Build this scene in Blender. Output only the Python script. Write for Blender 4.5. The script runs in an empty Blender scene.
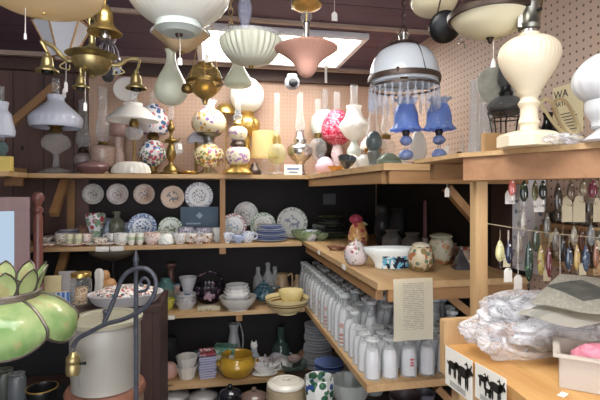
import bpy, bmesh, math, random
from mathutils import Vector, Matrix
random.seed(7)
C = bpy.context.scene.collection
TH = math.radians(10.9); CT, ST = math.cos(TH), math.sin(TH)
F = 450.0; HY = 190.0; EYE = 1.6; CEIL = 2.5
ZT, Z2, Z3, Z4 = 1.70, 1.253, 0.813, 0.36
YB, YF = 3.36, 2.946           # back wall, front edge of the back shelves
XR = 1.25                      # right wall

# ------------------------------------------------------------------ places
def P(px, py, d):
    u = (px-300)/F; v = (HY-py)/F
    return Vector((d*(CT*u+ST), d*(CT-ST*u), EYE+d*v))
def stand(px, z, y=None, py=None, d=None):
    u = (px-300)/F
    if d is None:
        d = y/(CT-ST*u) if y is not None else (z-EYE)/((HY-py)/F)
    return Vector((d*(CT*u+ST), d*(CT-ST*u), z)), d/F

# ------------------------------------------------------------------ materials
def lin(c):
    if isinstance(c, str):
        c = [int(c[i:i+2], 16) for i in (0, 2, 4)]
    return tuple(((x/255)/12.92 if x/255 <= .04045 else ((x/255+.055)/1.055)**2.4) for x in c)+(1,)
MC = {}
def newmat(name):
    m = bpy.data.materials.new(name); m.use_nodes = True
    nt = m.node_tree; b = nt.nodes['Principled BSDF']
    return m, nt, b
def mix(nt, fac, a, b):
    n = nt.nodes.new('ShaderNodeMix'); n.data_type = 'RGBA'
    for k, v in ((0, fac), (6, a), (7, b)):
        if hasattr(v, 'links') or isinstance(v, bpy.types.NodeSocket): nt.links.new(v, n.inputs[k])
        else: n.inputs[k].default_value = v
    return n.outputs[2]
def math_(nt, op, a, b=0.0, clamp=False):
    n = nt.nodes.new('ShaderNodeMath'); n.operation = op; n.use_clamp = clamp
    for k, v in ((0, a), (1, b)):
        if isinstance(v, bpy.types.NodeSocket): nt.links.new(v, n.inputs[k])
        else: n.inputs[k].default_value = v
    return n.outputs[0]
def coords(nt, kind='Object', scale=(1, 1, 1), loc=(0, 0, 0)):
    t = nt.nodes.new('ShaderNodeTexCoord'); m = nt.nodes.new('ShaderNodeMapping')
    m.inputs['Scale'].default_value = scale; m.inputs['Location'].default_value = loc
    nt.links.new(t.outputs[kind], m.inputs[0]); return m.outputs[0]
def noise(nt, vec, scale, detail=3, rough=.5):
    n = nt.nodes.new('ShaderNodeTexNoise'); n.inputs['Scale'].default_value = scale
    n.inputs['Detail'].default_value = detail; n.inputs['Roughness'].default_value = rough
    nt.links.new(vec, n.inputs['Vector']); return n.outputs[0]
def voro(nt, vec, scale):
    n = nt.nodes.new('ShaderNodeTexVoronoi'); n.inputs['Scale'].default_value = scale
    nt.links.new(vec, n.inputs['Vector']); return n.outputs['Distance']
def bump(nt, b, h, strength=.3, dist=.002):
    n = nt.nodes.new('ShaderNodeBump'); n.inputs['Strength'].default_value = strength
    n.inputs['Distance'].default_value = dist
    nt.links.new(h, n.inputs['Height']); nt.links.new(n.outputs[0], b.inputs['Normal'])
def S(name, col, rough=.45, metal=0, var=.12, vs=14, coat=0):
    """plain surface with mild procedural variation"""
    k = ('S', name)
    if k in MC: return MC[k]
    m, nt, b = newmat(name); c = lin(col)
    nf = noise(nt, coords(nt), vs, 4)
    dk = tuple(x*(1-var*2) for x in c[:3])+(1,); lt = tuple(min(1, x*(1+var)) for x in c[:3])+(1,)
    nt.links.new(mix(nt, nf, dk, lt), b.inputs['Base Color'])
    b.inputs['Roughness'].default_value = rough; b.inputs['Metallic'].default_value = metal
    b.inputs['Coat Weight'].default_value = coat
    MC[k] = m; return m
def FL(name, base, cols, scale=70, amt=.28, rough=.25, z=None):
    """glazed ceramic strewn with blossoms"""
    k = ('F', name)
    if k in MC: return MC[k]
    m, nt, b = newmat(name)
    nf = noise(nt, coords(nt), 20, 3)
    c = lin(base); col = mix(nt, nf, tuple(x*.85 for x in c[:3])+(1,), c)
    for i, cc in enumerate(cols):
        v = voro(nt, coords(nt, loc=(i*3.7, i*1.3, i*2.1)), scale*(1+.25*i))
        f = math_(nt, 'LESS_THAN', v, amt)
        n2 = math_(nt, 'GREATER_THAN', noise(nt, coords(nt, loc=(i, 5, 2)), scale*.28, 1), .5)
        f = math_(nt, 'MULTIPLY', f, n2)
        col = mix(nt, f, col, lin(cc))
    nt.links.new(col, b.inputs['Base Color']); b.inputs['Roughness'].default_value = rough
    MC[k] = m; return m
def PL(name, base, rim, motif, rimw=.72, amt=.33, scale=9, rings=False, rough=.25, bg=None):
    """plate decoration by radius: rim band and centre motif"""
    k = ('P', name)
    if k in MC: return MC[k]
    m, nt, b = newmat(name)
    v = coords(nt, 'Generated', (2, 2, 0), (-1, -1, 0))
    ln = nt.nodes.new('ShaderNodeVectorMath'); ln.operation = 'LENGTH'; nt.links.new(v, ln.inputs[0])
    r = ln.outputs['Value']
    nz = noise(nt, v, 4, 3); nv = voro(nt, v, scale)
    col = mix(nt, nz, lin(base), lin(bg or base))
    inm = math_(nt, 'LESS_THAN', r, .5)
    mo = math_(nt, 'MULTIPLY', inm, math_(nt, 'GREATER_THAN', noise(nt, v, scale*.55, 2), .52))
    col = mix(nt, mo, col, lin(motif))
    band = math_(nt, 'MULTIPLY', math_(nt, 'GREATER_THAN', r, rimw), math_(nt, 'LESS_THAN', nv, amt+.12))
    col = mix(nt, band, col, lin(rim))
    line = math_(nt, 'MULTIPLY', math_(nt, 'GREATER_THAN', r, rimw-.05), math_(nt, 'LESS_THAN', r, rimw))
    col = mix(nt, math_(nt, 'MULTIPLY', line, .6), col, lin(rim))
    edge = math_(nt, 'GREATER_THAN', r, .955)
    col = mix(nt, math_(nt, 'MULTIPLY', edge, .7), col, lin(rim))
    nt.links.new(col, b.inputs['Base Color']); b.inputs['Roughness'].default_value = rough
    MC[k] = m; return m
def BAND(name, base, bands, rough=.3):
    """horizontal coloured bands by height (0..1 of the mesh's own height)"""
    k = ('B', name)
    if k in MC: return MC[k]
    m, nt, b = newmat(name)
    sp = nt.nodes.new('ShaderNodeSeparateXYZ'); nt.links.new(coords(nt, 'Generated'), sp.inputs[0])
    c = lin(base); col = mix(nt, noise(nt, coords(nt), 18), tuple(x*.85 for x in c[:3])+(1,), c)
    for a, z, cc in bands:
        f = math_(nt, 'MULTIPLY', math_(nt, 'GREATER_THAN', sp.outputs[2], a), math_(nt, 'LESS_THAN', sp.outputs[2], z))
        col = mix(nt, f, col, lin(cc))
    nt.links.new(col, b.inputs['Base Color']); b.inputs['Roughness'].default_value = rough
    MC[k] = m; return m
def WOOD(name, c1, c2, axis='x', scale=7, rough=.6, knots=True):
    k = ('W', name+axis)
    if k in MC: return MC[k]
    m, nt, b = newmat(name+'_'+axis)
    sc = {'x': (.12, 1, 1), 'y': (1, .12, 1), 'z': (1, 1, .12)}[axis]
    v = coords(nt, 'Object', tuple(q*scale for q in sc))
    n1 = noise(nt, v, 2.2, 5, .62); n2 = noise(nt, coords(nt, 'Object', tuple(q*scale*9 for q in sc)), 2, 3)
    f = math_(nt, 'MULTIPLY_ADD', n1, 1.9); nt.nodes[-1].inputs[2].default_value = -.45
    f = math_(nt, 'MULTIPLY', f, 1.0, True)
    col = mix(nt, f, lin(c1), lin(c2))
    d = lin(c1); col = mix(nt, math_(nt, 'MULTIPLY', n2, .45), col, tuple(x*.6 for x in d[:3])+(1,))
    if knots:
        kv = voro(nt, coords(nt, 'Object', tuple((.5 if q < 1 else 1.6)*3 for q in sc)), 1.3)
        col = mix(nt, math_(nt, 'LESS_THAN', kv, .09), col, tuple(x*.3 for x in d[:3])+(1,))
    nt.links.new(col, b.inputs['Base Color']); b.inputs['Roughness'].default_value = rough
    bump(nt, b, n2, .25, .001)
    MC[k] = m; return m
def GLASS(name, tint='ffffff', clear=.72, rough=.04, body='c4cacc'):
    k = ('G', name)
    if k in MC: return MC[k]
    m, nt, b = newmat(name); out = nt.nodes['Material Output']
    b.inputs['Base Color'].default_value = lin(body); b.inputs['Roughness'].default_value = rough
    b.inputs['Specular IOR Level'].default_value = .9
    t = nt.nodes.new('ShaderNodeBsdfTransparent'); t.inputs[0].default_value = lin(tint)
    lw = nt.nodes.new('ShaderNodeLayerWeight'); lw.inputs[0].default_value = .35
    f = math_(nt, 'MULTIPLY_ADD', math_(nt, 'POWER', lw.outputs['Facing'], 1.6), .42); nt.nodes[-1].inputs[2].default_value = (1-clear)*.42
    f = math_(nt, 'MINIMUM', f, .95)
    mx = nt.nodes.new('ShaderNodeMixShader')
    nt.links.new(f, mx.inputs[0]); nt.links.new(t.outputs[0], mx.inputs[1]); nt.links.new(b.outputs[0], mx.inputs[2])
    nt.links.new(mx.outputs[0], out.inputs[0]); MC[k] = m; return m
def MILK(name, col, trans=.35, rough=.18, flowers=None, scale=45, amt=.32):
    """thin translucent opal glass"""
    k = ('M', name)
    if k in MC: return MC[k]
    m, nt, b = newmat(name); out = nt.nodes['Material Output']
    c = lin(col); cs = mix(nt, noise(nt, coords(nt), 12), tuple(x*.93 for x in c[:3])+(1,), c)
    for i, cc in enumerate(flowers or []):
        v = voro(nt, coords(nt, loc=(i*3.1, i*2.3, i*1.1)), scale*(1+.3*i))
        f = math_(nt, 'MULTIPLY', math_(nt, 'LESS_THAN', v, amt), math_(nt, 'GREATER_THAN', noise(nt, coords(nt, loc=(i, 2, 1)), scale*.3, 1), .5))
        cs = mix(nt, f, cs, lin(cc))
    nt.links.new(cs, b.inputs['Base Color']); b.inputs['Roughness'].default_value = rough
    t = nt.nodes.new('ShaderNodeBsdfTranslucent'); nt.links.new(cs, t.inputs[0])
    mx = nt.nodes.new('ShaderNodeMixShader'); mx.inputs[0].default_value = trans
    nt.links.new(b.outputs[0], mx.inputs[1]); nt.links.new(t.outputs[0], mx.inputs[2])
    nt.links.new(mx.outputs[0], out.inputs[0]); MC[k] = m; return m
def EMIT(name, col, st):
    m, nt, b = newmat(name)
    b.inputs['Base Color'].default_value = lin(col)
    b.inputs['Emission Color'].default_value = lin(col); b.inputs['Emission Strength'].default_value = st
    return m

# ------------------------------------------------------------------ meshes
def fin(bm, name='mesh', smooth=True, ang=40):
    bmesh.ops.recalc_face_normals(bm, faces=bm.faces)
    me = bpy.data.meshes.new(name); bm.to_mesh(me); bm.free()
    if smooth:
        me.shade_smooth(); me.set_sharp_from_angle(angle=math.radians(ang))
    return me
def curve_pts(prof, sub):
    if sub <= 1 or len(prof) < 3: return prof
    pts = [tuple(p)+(0,)*(3-len(p)) for p in prof]; out = []
    for i in range(len(pts)-1):
        p0 = pts[max(i-1, 0)]; p1 = pts[i]; p2 = pts[i+1]; p3 = pts[min(i+2, len(pts)-1)]
        out.append(p1)
        if math.dist(p1[:2], p2[:2]) < 1e-9: continue
        for k in range(1, sub):
            t = k/sub
            q = [0.5*((2*b)+(-a+c)*t+(2*a-5*b+4*c-d)*t*t+(-a+3*b-3*c+d)*t**3) for a, b, c, d in zip(p0, p1, p2, p3)]
            q[0] = max(q[0], 0); out.append(tuple(q))
    out.append(pts[-1]); return out
def lathe_bm(bm, prof, s=1, seg=20, sub=1, rip=0, M=None, sx=1, sy=1, phase=0):
    pts = curve_pts(prof, sub); rings = []
    for p in pts:
        r, h = p[0]*s, p[1]*s; a = p[2] if len(p) > 2 else 0
        if r < 1e-7: rings.append([bm.verts.new((0, 0, h))]); continue
        ring = []
        for k in range(seg):
            t = 2*math.pi*k/seg+phase; rr = r*(1+a*math.cos(rip*t))
            hz = h+(a*r*.5*math.cos(rip*t) if a > .06 else 0)
            ring.append(bm.verts.new((rr*math.cos(t)*sx, rr*math.sin(t)*sy, hz)))
        rings.append(ring)
    vs = [v for r in rings for v in r]
    for A, B in zip(rings, rings[1:]):
        if len(A) == 1 and len(B) == 1: continue
        for k in range(seg):
            j = (k+1) % seg
            try:
                if len(A) == 1: bm.faces.new((A[0], B[k], B[j]))
                elif len(B) == 1: bm.faces.new((A[k], A[j], B[0]))
                else: bm.faces.new((A[k], A[j], B[j], B[k]))
            except ValueError: pass
    for R in (rings[0], rings[-1]):
        pass
    if M is not None:
        for v in vs: v.co = M @ v.co
    return vs
def shell(prof, t):
    """open thin-walled vessel/shade: out along prof, back inside it"""
    q = [tuple(p)+(0,)*(3-len(p)) for p in prof]
    inner = [(max(p[0]-t, 0.01), p[1], p[2]) for p in reversed(q)]
    return q+inner+[q[0]]
def box_bm(bm, c, d, M=None, bev=0):
    x, y, z = c; a, b, e = d[0]/2, d[1]/2, d[2]/2
    r = bmesh.ops.create_cube(bm, size=1)
    vs = r['verts']
    for v in vs: v.co = Vector((x+v.co.x*d[0], y+v.co.y*d[1], z+v.co.z*d[2]))
    if M is not None:
        for v in vs: v.co = M @ v.co
    if bev:
        es = list({e for v in vs for e in v.link_edges})
        bmesh.ops.bevel(bm, geom=es, offset=bev, segments=2, affect='EDGES')
def tube_bm(bm, pts, r, seg=8, closed=False, caps=True):
    pts = [Vector(p) for p in pts]; n = len(pts); rings = []
    up = Vector((0, 0, 1))
    prev = None
    for i, p in enumerate(pts):
        if closed: t = pts[(i+1) % n]-pts[i-1]
        else: t = pts[min(i+1, n-1)]-pts[max(i-1, 0)]
        t = t.normalized() if t.length > 1e-9 else Vector((0, 0, 1))
        if prev is None:
            a = up if abs(t.dot(up)) < .9 else Vector((1, 0, 0))
            a = (a-t*a.dot(t)).normalized()
        else:
            a = prev-t*prev.dot(t)
            a = a.normalized() if a.length > 1e-6 else Vector((1, 0, 0))
        prev = a; b = t.cross(a)
        rr = r[i] if isinstance(r, (list, tuple)) else r
        rings.append([bm.verts.new(p+(a*math.cos(2*math.pi*k/seg)+b*math.sin(2*math.pi*k/seg))*rr) for k in range(seg)])
    m = n if closed else n-1
    for i in range(m):
        A, B = rings[i], rings[(i+1) % n]
        for k in range(seg):
            j = (k+1) % seg; bm.faces.new((A[k], A[j], B[j], B[k]))
    if not closed and caps:
        bm.faces.new(list(reversed(rings[0]))); bm.faces.new(rings[-1])
def spline(pts, n=6):
    out = []; pts = [Vector(p) for p in pts]
    for i in range(len(pts)-1):
        p0 = pts[max(i-1, 0)]; p1 = pts[i]; p2 = pts[i+1]; p3 = pts[min(i+2, len(pts)-1)]
        for k in range(n):
            t = k/n
            out.append(.5*((2*p1)+(-p0+p2)*t+(2*p0-5*p1+4*p2-p3)*t*t+(-p0+3*p1-3*p2+p3)*t**3))
    out.append(pts[-1]); return out
def prism_bm(bm, poly, z0, z1, M=None):
    a = [bm.verts.new((x, y, z0)) for x, y in poly]; b = [bm.verts.new((x, y, z1)) for x, y in poly]
    n = len(poly)
    bm.faces.new(list(reversed(a))); bm.faces.new(b)
    for i in range(n): bm.faces.new((a[i], a[(i+1) % n], b[(i+1) % n], b[i]))
    if M is not None:
        for v in a+b: v.co = M @ v.co
def mlathe(prof, s=1, seg=20, sub=1, rip=0, name='turned', **k):
    bm = bmesh.new(); lathe_bm(bm, prof, s, seg, sub, rip, **k); return fin(bm, name)
def mbox(*bs, bev=0, name='boxes', M=None):
    bm = bmesh.new()
    for c, d in bs: box_bm(bm, c, d, M, bev)
    return fin(bm, name, smooth=bev > 0)
def mtube(pts, r, seg=8, closed=False, name='tube'):
    bm = bmesh.new(); tube_bm(bm, pts, r, seg, closed); return fin(bm, name)
def mprism(poly, z0, z1, name='prism', M=None):
    bm = bmesh.new(); prism_bm(bm, poly, z0, z1, M); return fin(bm, name, False)
def mtext(txt, size, depth=.0004):
    cu = bpy.data.curves.new('lettering', 'FONT'); cu.body = txt; cu.size = size; cu.extrude = depth
    o = bpy.data.objects.new('lettering_tmp', cu); C.objects.link(o)
    bpy.context.view_layer.update()
    me = bpy.data.meshes.new_from_object(o.evaluated_get(bpy.context.evaluated_depsgraph_get()))
    bpy.data.objects.remove(o); return me

# ------------------------------------------------------------------ things
def tagit(o, label, cat, group=None, kind=None):
    if label: o['label'] = label
    if cat: o['category'] = cat
    if group: o['group'] = group
    if kind: o['kind'] = kind
    return o
def obj(name, me, m, parent=None, loc=(0, 0, 0), rot=(0, 0, 0), label=None):
    o = bpy.data.objects.new(name, me); C.objects.link(o)
    if m is not None:
        if len(me.materials) == 0: me.materials.append(m)
        elif me.materials[0] != m: 
            o.material_slots[0].link = 'OBJECT'; o.material_slots[0].material = m
    o.location = loc; o.rotation_euler = rot
    if parent: o.parent = parent
    if label: o['label'] = label
    return o
def thing(name, label, cat, loc, group=None, rot=(0, 0, 0)):
    o = bpy.data.objects.new(name, None); C.objects.link(o); o.empty_display_size = .02
    o.location = loc; o.rotation_euler = rot
    return tagit(o, label, cat, group)
def single(name, label, cat, loc, me, m, group=None, rot=(0, 0, 0)):
    return tagit(obj(name, me, m, None, loc, rot), label, cat, group)
def struct(name, me, m, loc=(0, 0, 0), rot=(0, 0, 0), parent=None):
    o = obj(name, me, m, parent, loc, rot)
    if not parent: o['kind'] = 'structure'
    return o
def dup(root, loc, label=None, rotz=None, group=None, mats=None):
    r = root.copy(); C.objects.link(r); r.location = loc
    if rotz is not None: r.rotation_euler = (0, 0, rotz)
    if label: r['label'] = label
    if group: r['group'] = group
    for ch in list(root.children):
        c = ch.copy(); C.objects.link(c); c.parent = r
        for g in ch.children:
            d = g.copy(); C.objects.link(d); d.parent = c
    return r
def L(root, name, prof, m, s, seg=20, sub=1, rip=0, h=0, x=0, y=0, label=None, rot=(0, 0, 0), **k):
    return obj(name, mlathe(prof, s, seg, sub, rip, **k), m, root, (x*s, y*s, h*s), rot, label)
def ordw(i): return ['first', 'second', 'third', 'fourth', 'fifth', 'sixth', 'seventh', 'eighth', 'ninth', 'tenth', 'eleventh', 'twelfth', 'thirteenth', 'fourteenth', 'fifteenth', 'sixteenth', 'seventeenth', 'eighteenth', 'nineteenth', 'twentieth', 'twenty-first', 'twenty-second', 'twenty-third', 'twenty-fourth', 'twenty-fifth'][i]

# ------------------------------------------------------------------ shared materials
PINE = lambda a: WOOD('pine', 'b08858', 'd9b98c', a, 7)
PINED = lambda a: WOOD('aged_pine', '8e6740', 'b58b5e', a, 6)
DARKW = lambda a: WOOD('dark_stained', '33231f', '5a4038', a, 5)
REDW = lambda a: WOOD('mahogany', '5a342e', '955f54', a, 6, .35, False)
brass = S('brass', 'cdb06c', .3, .85, .25, 60)
agedbrass = S('aged_brass', '8d7442', .4, .85, .35, 60)
goldm = S('gilt', 'd9b76a', .3, .8, .3, 50)
nickel = S('nickel', 'c9c7c2', .25, .95, .15, 40)
bronze = S('bronze', '4c4038', .4, .7, .3, 50)
iron = S('wrought_iron', '4a4d57', .45, .3, .3, 60)
black = S('black_metal', '17181b', .4, .3)
clear = GLASS('clear_glass')
frost = GLASS('cloudy_glass', 'ffffff', .5, .2, 'dfe4e6')
amber = GLASS('amber_glass', 'd8b46a', .35, .08, 'c9a558')
smoke = GLASS('smoke_glass', '8a8d90', .5, .05, '6a6d70')
white = S('white_glaze', 'f2f0ec', .2, 0, .04)
cream = S('cream_glaze', 'e9dfc4', .25, 0, .06)
opal = MILK('opal_glass', 'f7f5f0')
opalc = MILK('ivory_opal_glass', 'f3ead0', .3)
opalg = MILK('green_white_opal', 'e8ecdc')
paper = S('card', 'efece4', .8, 0, .05)
cordw = S('white_cord', 'e4e0d6', .7, 0, .05)
hemp = S('string', 'b9a88c', .8)
# ================================================================== THE ROOM
def peg_mat(name, col, hole, pitch, axes, rad=.17):
    m, nt, b = newmat(name); c = lin(col)
    t = coords(nt, 'Object', tuple(1/pitch for _ in range(3)))
    sp = nt.nodes.new('ShaderNodeSeparateXYZ'); nt.links.new(t, sp.inputs[0])
    ds = []
    for a in axes:
        f = math_(nt, 'FRACT', sp.outputs[a]); f = math_(nt, 'SUBTRACT', f, .5); ds.append(math_(nt, 'MULTIPLY', f, f))
    r = math_(nt, 'SQRT', math_(nt, 'ADD', ds[0], ds[1]))
    n = noise(nt, coords(nt), 3, 4)
    col = mix(nt, n, tuple(x*.8 for x in c[:3])+(1,), c)
    nt.links.new(mix(nt, math_(nt, 'LESS_THAN', r, rad), col, lin(hole)), b.inputs['Base Color'])
    b.inputs['Roughness'].default_value = .6
    return m
def plank_mat(name, c1, c2, axis, width, gap='0c0908', gaprel=.03):
    m, nt, b = newmat(name)
    t = coords(nt, 'Object'); sp = nt.nodes.new('ShaderNodeSeparateXYZ'); nt.links.new(t, sp.inputs[0])
    q = math_(nt, 'DIVIDE', sp.outputs[axis], width); f = math_(nt, 'FRACT', q); fl = math_(nt, 'FLOOR', q)
    sc = [6, 6, 6]; sc[2 if axis == 0 else 0] = .7
    n = noise(nt, coords(nt, 'Object', tuple(sc)), 3, 5, .6)
    wn = nt.nodes.new('ShaderNodeTexWhiteNoise'); wn.noise_dimensions = '1D'; nt.links.new(fl, wn.inputs['W'])
    ff = math_(nt, 'MULTIPLY_ADD', wn.outputs[0], .5); nt.links.new(math_(nt, 'SUBTRACT', n, .25), nt.nodes[-2].inputs[2])
    col = mix(nt, math_(nt, 'MULTIPLY', ff, 1, True), lin(c1), lin(c2))
    kv = voro(nt, coords(nt, 'Object', (3, 3, 2)), 2.2)
    col = mix(nt, math_(nt, 'LESS_THAN', kv, .08), col, tuple(x*.25 for x in lin(c1)[:3])+(1,))
    col = mix(nt, math_(nt, 'LESS_THAN', f, gaprel), col, lin(gap))
    nt.links.new(col, b.inputs['Base Color']); b.inputs['Roughness'].default_value = .65
    return m
XL = -1.62; Y0 = -2.2
peg_back = peg_mat('tan_pegboard', 'c0a08a', 'a3836d', .028, (0, 2))
peg_right = peg_mat('pale_pegboard', 'cbb2a0', '5f4d43', .03, (1, 2), .15)
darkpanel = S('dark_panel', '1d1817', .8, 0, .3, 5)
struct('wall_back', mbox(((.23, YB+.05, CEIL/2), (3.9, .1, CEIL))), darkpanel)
struct('trim_1', mbox(((.2, YB-.004, (ZT+CEIL-.03)/2), (2.1, .008, CEIL-.03-ZT))), peg_back)
struct('trim_2', mbox(((-1.235, YB-.006, (ZT+CEIL)/2-.2), (.77, .012, CEIL-ZT+.4))), plank_mat('brown_wall_planks', '3d2b26', '6b4f47', 0, .19))
struct('wall_right', mbox(((XR+.05, (YB+Y0)/2, CEIL/2), (.1, YB-Y0+.2, CEIL))), peg_right)
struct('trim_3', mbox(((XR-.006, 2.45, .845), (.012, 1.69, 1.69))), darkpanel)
struct('wall_left', mbox(((XL-.05, (YB+Y0)/2, CEIL/2), (.1, YB-Y0+.2, CEIL))), plank_mat('left_wall_planks', '33241f', '5a4039', 1, .19))
struct('floor', mbox((((XL+XR)/2, (YB+Y0)/2, -.03), (XR-XL+.2, YB-Y0+.2, .06))), plank_mat('floor_boards', '3a2c25', '5c4738', 0, .12))
struct('ceiling', mbox((((XL+XR)/2, (YB+Y0)/2, CEIL+.05), (XR-XL+.2, YB-Y0+.2, .1))), plank_mat('ceiling_boards', '4e3a4a', '6b5466', 1, .3))
batt = WOOD('batten', '9a8576', 'cdb5a2', 'x', 8)
for i, (y, t) in enumerate(((2.36, .02), (3.21, .03), (1.5, .02))):
    struct('trim_%d' % (i+4), mbox((((XL+XR)/2, y, CEIL-t/2-.0005), (XR-XL-.01, t*1.1, t))), batt)
struct('trim_7', mbox((((XL+XR)/2, YB-.04, CEIL-.05), (XR-XL-.01, .05, .09))), DARKW('x'))
# lights the room has
difm = EMIT('lit_diffuser', 'fffdf8', 7.0)
def troffer(x0, x1, y0, y1, label):
    cx, cy = (x0+x1)/2, (y0+y1)/2
    t = thing('ceiling_light', label, 'ceiling light', (cx, cy, CEIL), 'fluorescent ceiling panels')
    w, h = x1-x0, y1-y0; e = .035
    obj('frame', mbox(((0, -h/2+e/2, -.018), (w, e, .035)), ((0, h/2-e/2, -.018), (w, e, .035)), ((-w/2+e/2, 0, -.018), (e, h-2*e, .035)), ((w/2-e/2, 0, -.018), (e, h-2*e, .035)), bev=.004), S('white_enamel', 'e8e8ec', .4), t)
    obj('diffuser', mbox(((0, 0, -.012), (w-2*e, h-2*e, .01))), difm, t, label='glowing white diffuser')
troffer(-.1, .88, 2.46, 3.1, 'bright white fluorescent panel set in the dark ceiling above the back shelves')
troffer(-.7, .4, .35, 1.05, 'white fluorescent ceiling panel overhead, nearer the camera')
troffer(-.5, .6, -1.5, -.8, 'white fluorescent ceiling panel farthest back over the aisle')
# ceiling pipe and wire
single('conduit', 'thin grey conduit running along the ceiling behind the light panel', 'pipe', (0, 0, 0),
       mtube([(.2, 3.15, 2.485), (.7, 3.15, 2.485), (1.24, 3.15, 2.485)], .006), S('grey_pipe', '77757a', .5, .3))

# ================================================================== SHELVING
TH_ = .026
sh = thing('wall_shelving', 'long pine shelves with dark backing along the back wall', 'shelving', (0, YB, 0))
def board(root, poly, ztop, m, th=TH_, name='shelf_board', lab=None):
    return obj(name, mprism(poly, ztop-th, ztop), m, root, (-root.location.x, -root.location.y, -root.location.z), label=lab)
XA = -1.235
board(sh, [(XA, YF), (.62, YF), (.62, YB-.01), (XA, YB-.01)], ZT, PINE('x'), lab='top board holding the oil lamps')
board(sh, [(-1.22, YF), (.58, YF), (.58, YB-.01), (-1.22, YB-.01)], Z2, PINE('x'), lab='board holding plates and china')
board(sh, [(-1.2, YF), (.6, YF), (.6, YB-.01), (-1.2, YB-.01)], Z3, PINE('x'), lab='board holding bowls and a teapot')
board(sh, [(-1.2, YF), (1.24, YF), (1.24, YB-.01), (-1.2, YB-.01)], Z4, PINE('x'), lab='lowest board holding the mustard casserole')
def lb(root, c, d, name, m, rot=None):   # world-positioned box part
    M = Matrix.Translation(Vector(c)-root.location)
    if rot: M = M @ rot
    bm = bmesh.new(); box_bm(bm, (0, 0, 0), d, M, .002); return obj(name, fin(bm), m, root)
for zt, zb, px in ((ZT, Z2, 222.5), (Z2, Z3, 222.5), (Z3, Z4, 239)):
    p, s = stand(px, zt, y=YF+.03)
    if zt == ZT: lb(sh, (p.x, p.y, (zt+zb-TH_)/2), (.034, .05, zt-zb-TH_-.001), 'upright', PINED('z'))
    else: lb(sh, (p.x, YF+.02, zt-TH_-.0215), (.04, .03, .04), 'cleat', PINED('z'))
# diagonal brace under the left end
pa, _ = stand(54, ZT, y=YF+.05)
lb(sh, (pa.x, 3.12, 1.575), (.05, .04, .36), 'brace', PINED('z'), Matrix.Rotation(math.radians(-45), 4, 'X'))
lb(sh, (pa.x, YB-.02, 1.47), (.05, .03, .40), 'upright', PINED('z'))
lb(sh, (-1.222, YF+.16, ZT+.02), (.03, .3, .04), 'end_strip', PINE('y'))
lb(sh, (-1.17, YF+.02, ZT-TH_-.025), (.10, .03, .05), 'cleat', PINED('x'))
pa, _ = stand(56, Z2, y=YF+.05)
lb(sh, (pa.x, 3.11, 1.12), (.05, .04, .34), 'brace', PINED('z'), Matrix.Rotation(math.radians(-45), 4, 'X'))
for px0, px1 in ((95.5, 109.5), (110, 124)):
    a, _ = stand(px0, Z2, y=YF); b_, _ = stand(px1, Z2, y=YF)
    lb(sh, ((a.x+b_.x)/2, YF-.003, Z2-.016), (b_.x-a.x, .004, .034), 'price_label', paper)
a, _ = stand(170, Z3, y=YF); lb(sh, (a.x, YF-.003, Z3-.018), (.06, .004, .028), 'price_label', paper)
# big diagonal light plank on the brown wall, left
yb_ = YB-.0275; a = P(-6, 138, yb_/(CT+ST*306/F)); b_ = P(57, 84, yb_/(CT+ST*243/F))
ang = math.atan2(b_.z-a.z, b_.x-a.x)
single('diagonal_brace', 'pale plank nailed diagonally across the brown wall behind the left lamp', 'plank', (a+b_)/2,
       mbox(((0, 0, 0), ((b_-a).length, .03, .05)), bev=.002), PINED('x'), rot=(0, -ang, 0))

# right-hand corner shelves
XE = .615
cs = thing('corner_shelving', 'pine shelves running along the right wall from the back corner', 'shelving', (XR, 2.4, 0))
board(cs, [(.622, 1.58), (XR-.014, 1.58), (XR-.014, YB-.01), (.6215, YB-.01), (.6215, 2.0)], ZT, PINE('x'), lab='top board holding the blue lamps')
board(cs, [(.60, 1.59), (XR-.014, 1.59), (XR-.014, YB-.01), (.60, YB-.01)], Z2, PINE('y'), lab='middle board holding the painted jars')
board(cs, [(.6085, 1.73), (XR-.014, 1.73), (XR-.014, YB-.01), (.6085, YB-.01)], Z3, PINE('y'), .03, lab='lower board crowded with milk bottles')
lb(cs, ((.63+XR)/2-.0, 1.60, ZT-TH_-.0255), (XR-.66, .03, .05), 'apron', PINED('x'))
lb(cs, (.645, 2.3, ZT-TH_-.0255), (.03, 1.35, .05), 'apron', PINED('y'))
lb(cs, ((.63+XR)/2-.0, 1.61, Z2-TH_-.024), (XR-.66, .03, .047), 'apron', PINED('x'))
lb(cs, (.625, 2.3, Z2-TH_-.024), (.03, 1.33, .047), 'apron', PINED('y'))
def diag(root, p, q, w, t, name, m):
    p = Vector(p); q = Vector(q); d = q-p; M = Matrix.Translation((p+q)/2-root.location) @ d.to_track_quat('Z', 'Y').to_matrix().to_4x4()
    bm = bmesh.new(); box_bm(bm, (0, 0, 0), (w, t, d.length), M, .002); return obj(name, fin(bm), m, root)
diag(cs, P(447, 188, 1.80), P(476, 222, 1.80), .05, .03, 'brace', PINED('z'))
diag(cs, P(437, 287, 1.80), P(476, 318, 1.80), .05, .03, 'brace', PINED('z'))
diag(cs, P(436, 386, 1.95), P(470, 420, 1.95), .05, .03, 'brace', PINED('z'))
for px, py in ((326, 253), (356, 267)):
    p = P(px, py, 0.347/((py-3-190)/450)); lb(cs, (.597, p.y, Z2-.012), (.004, .05, .026), 'price_label', paper)

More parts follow.
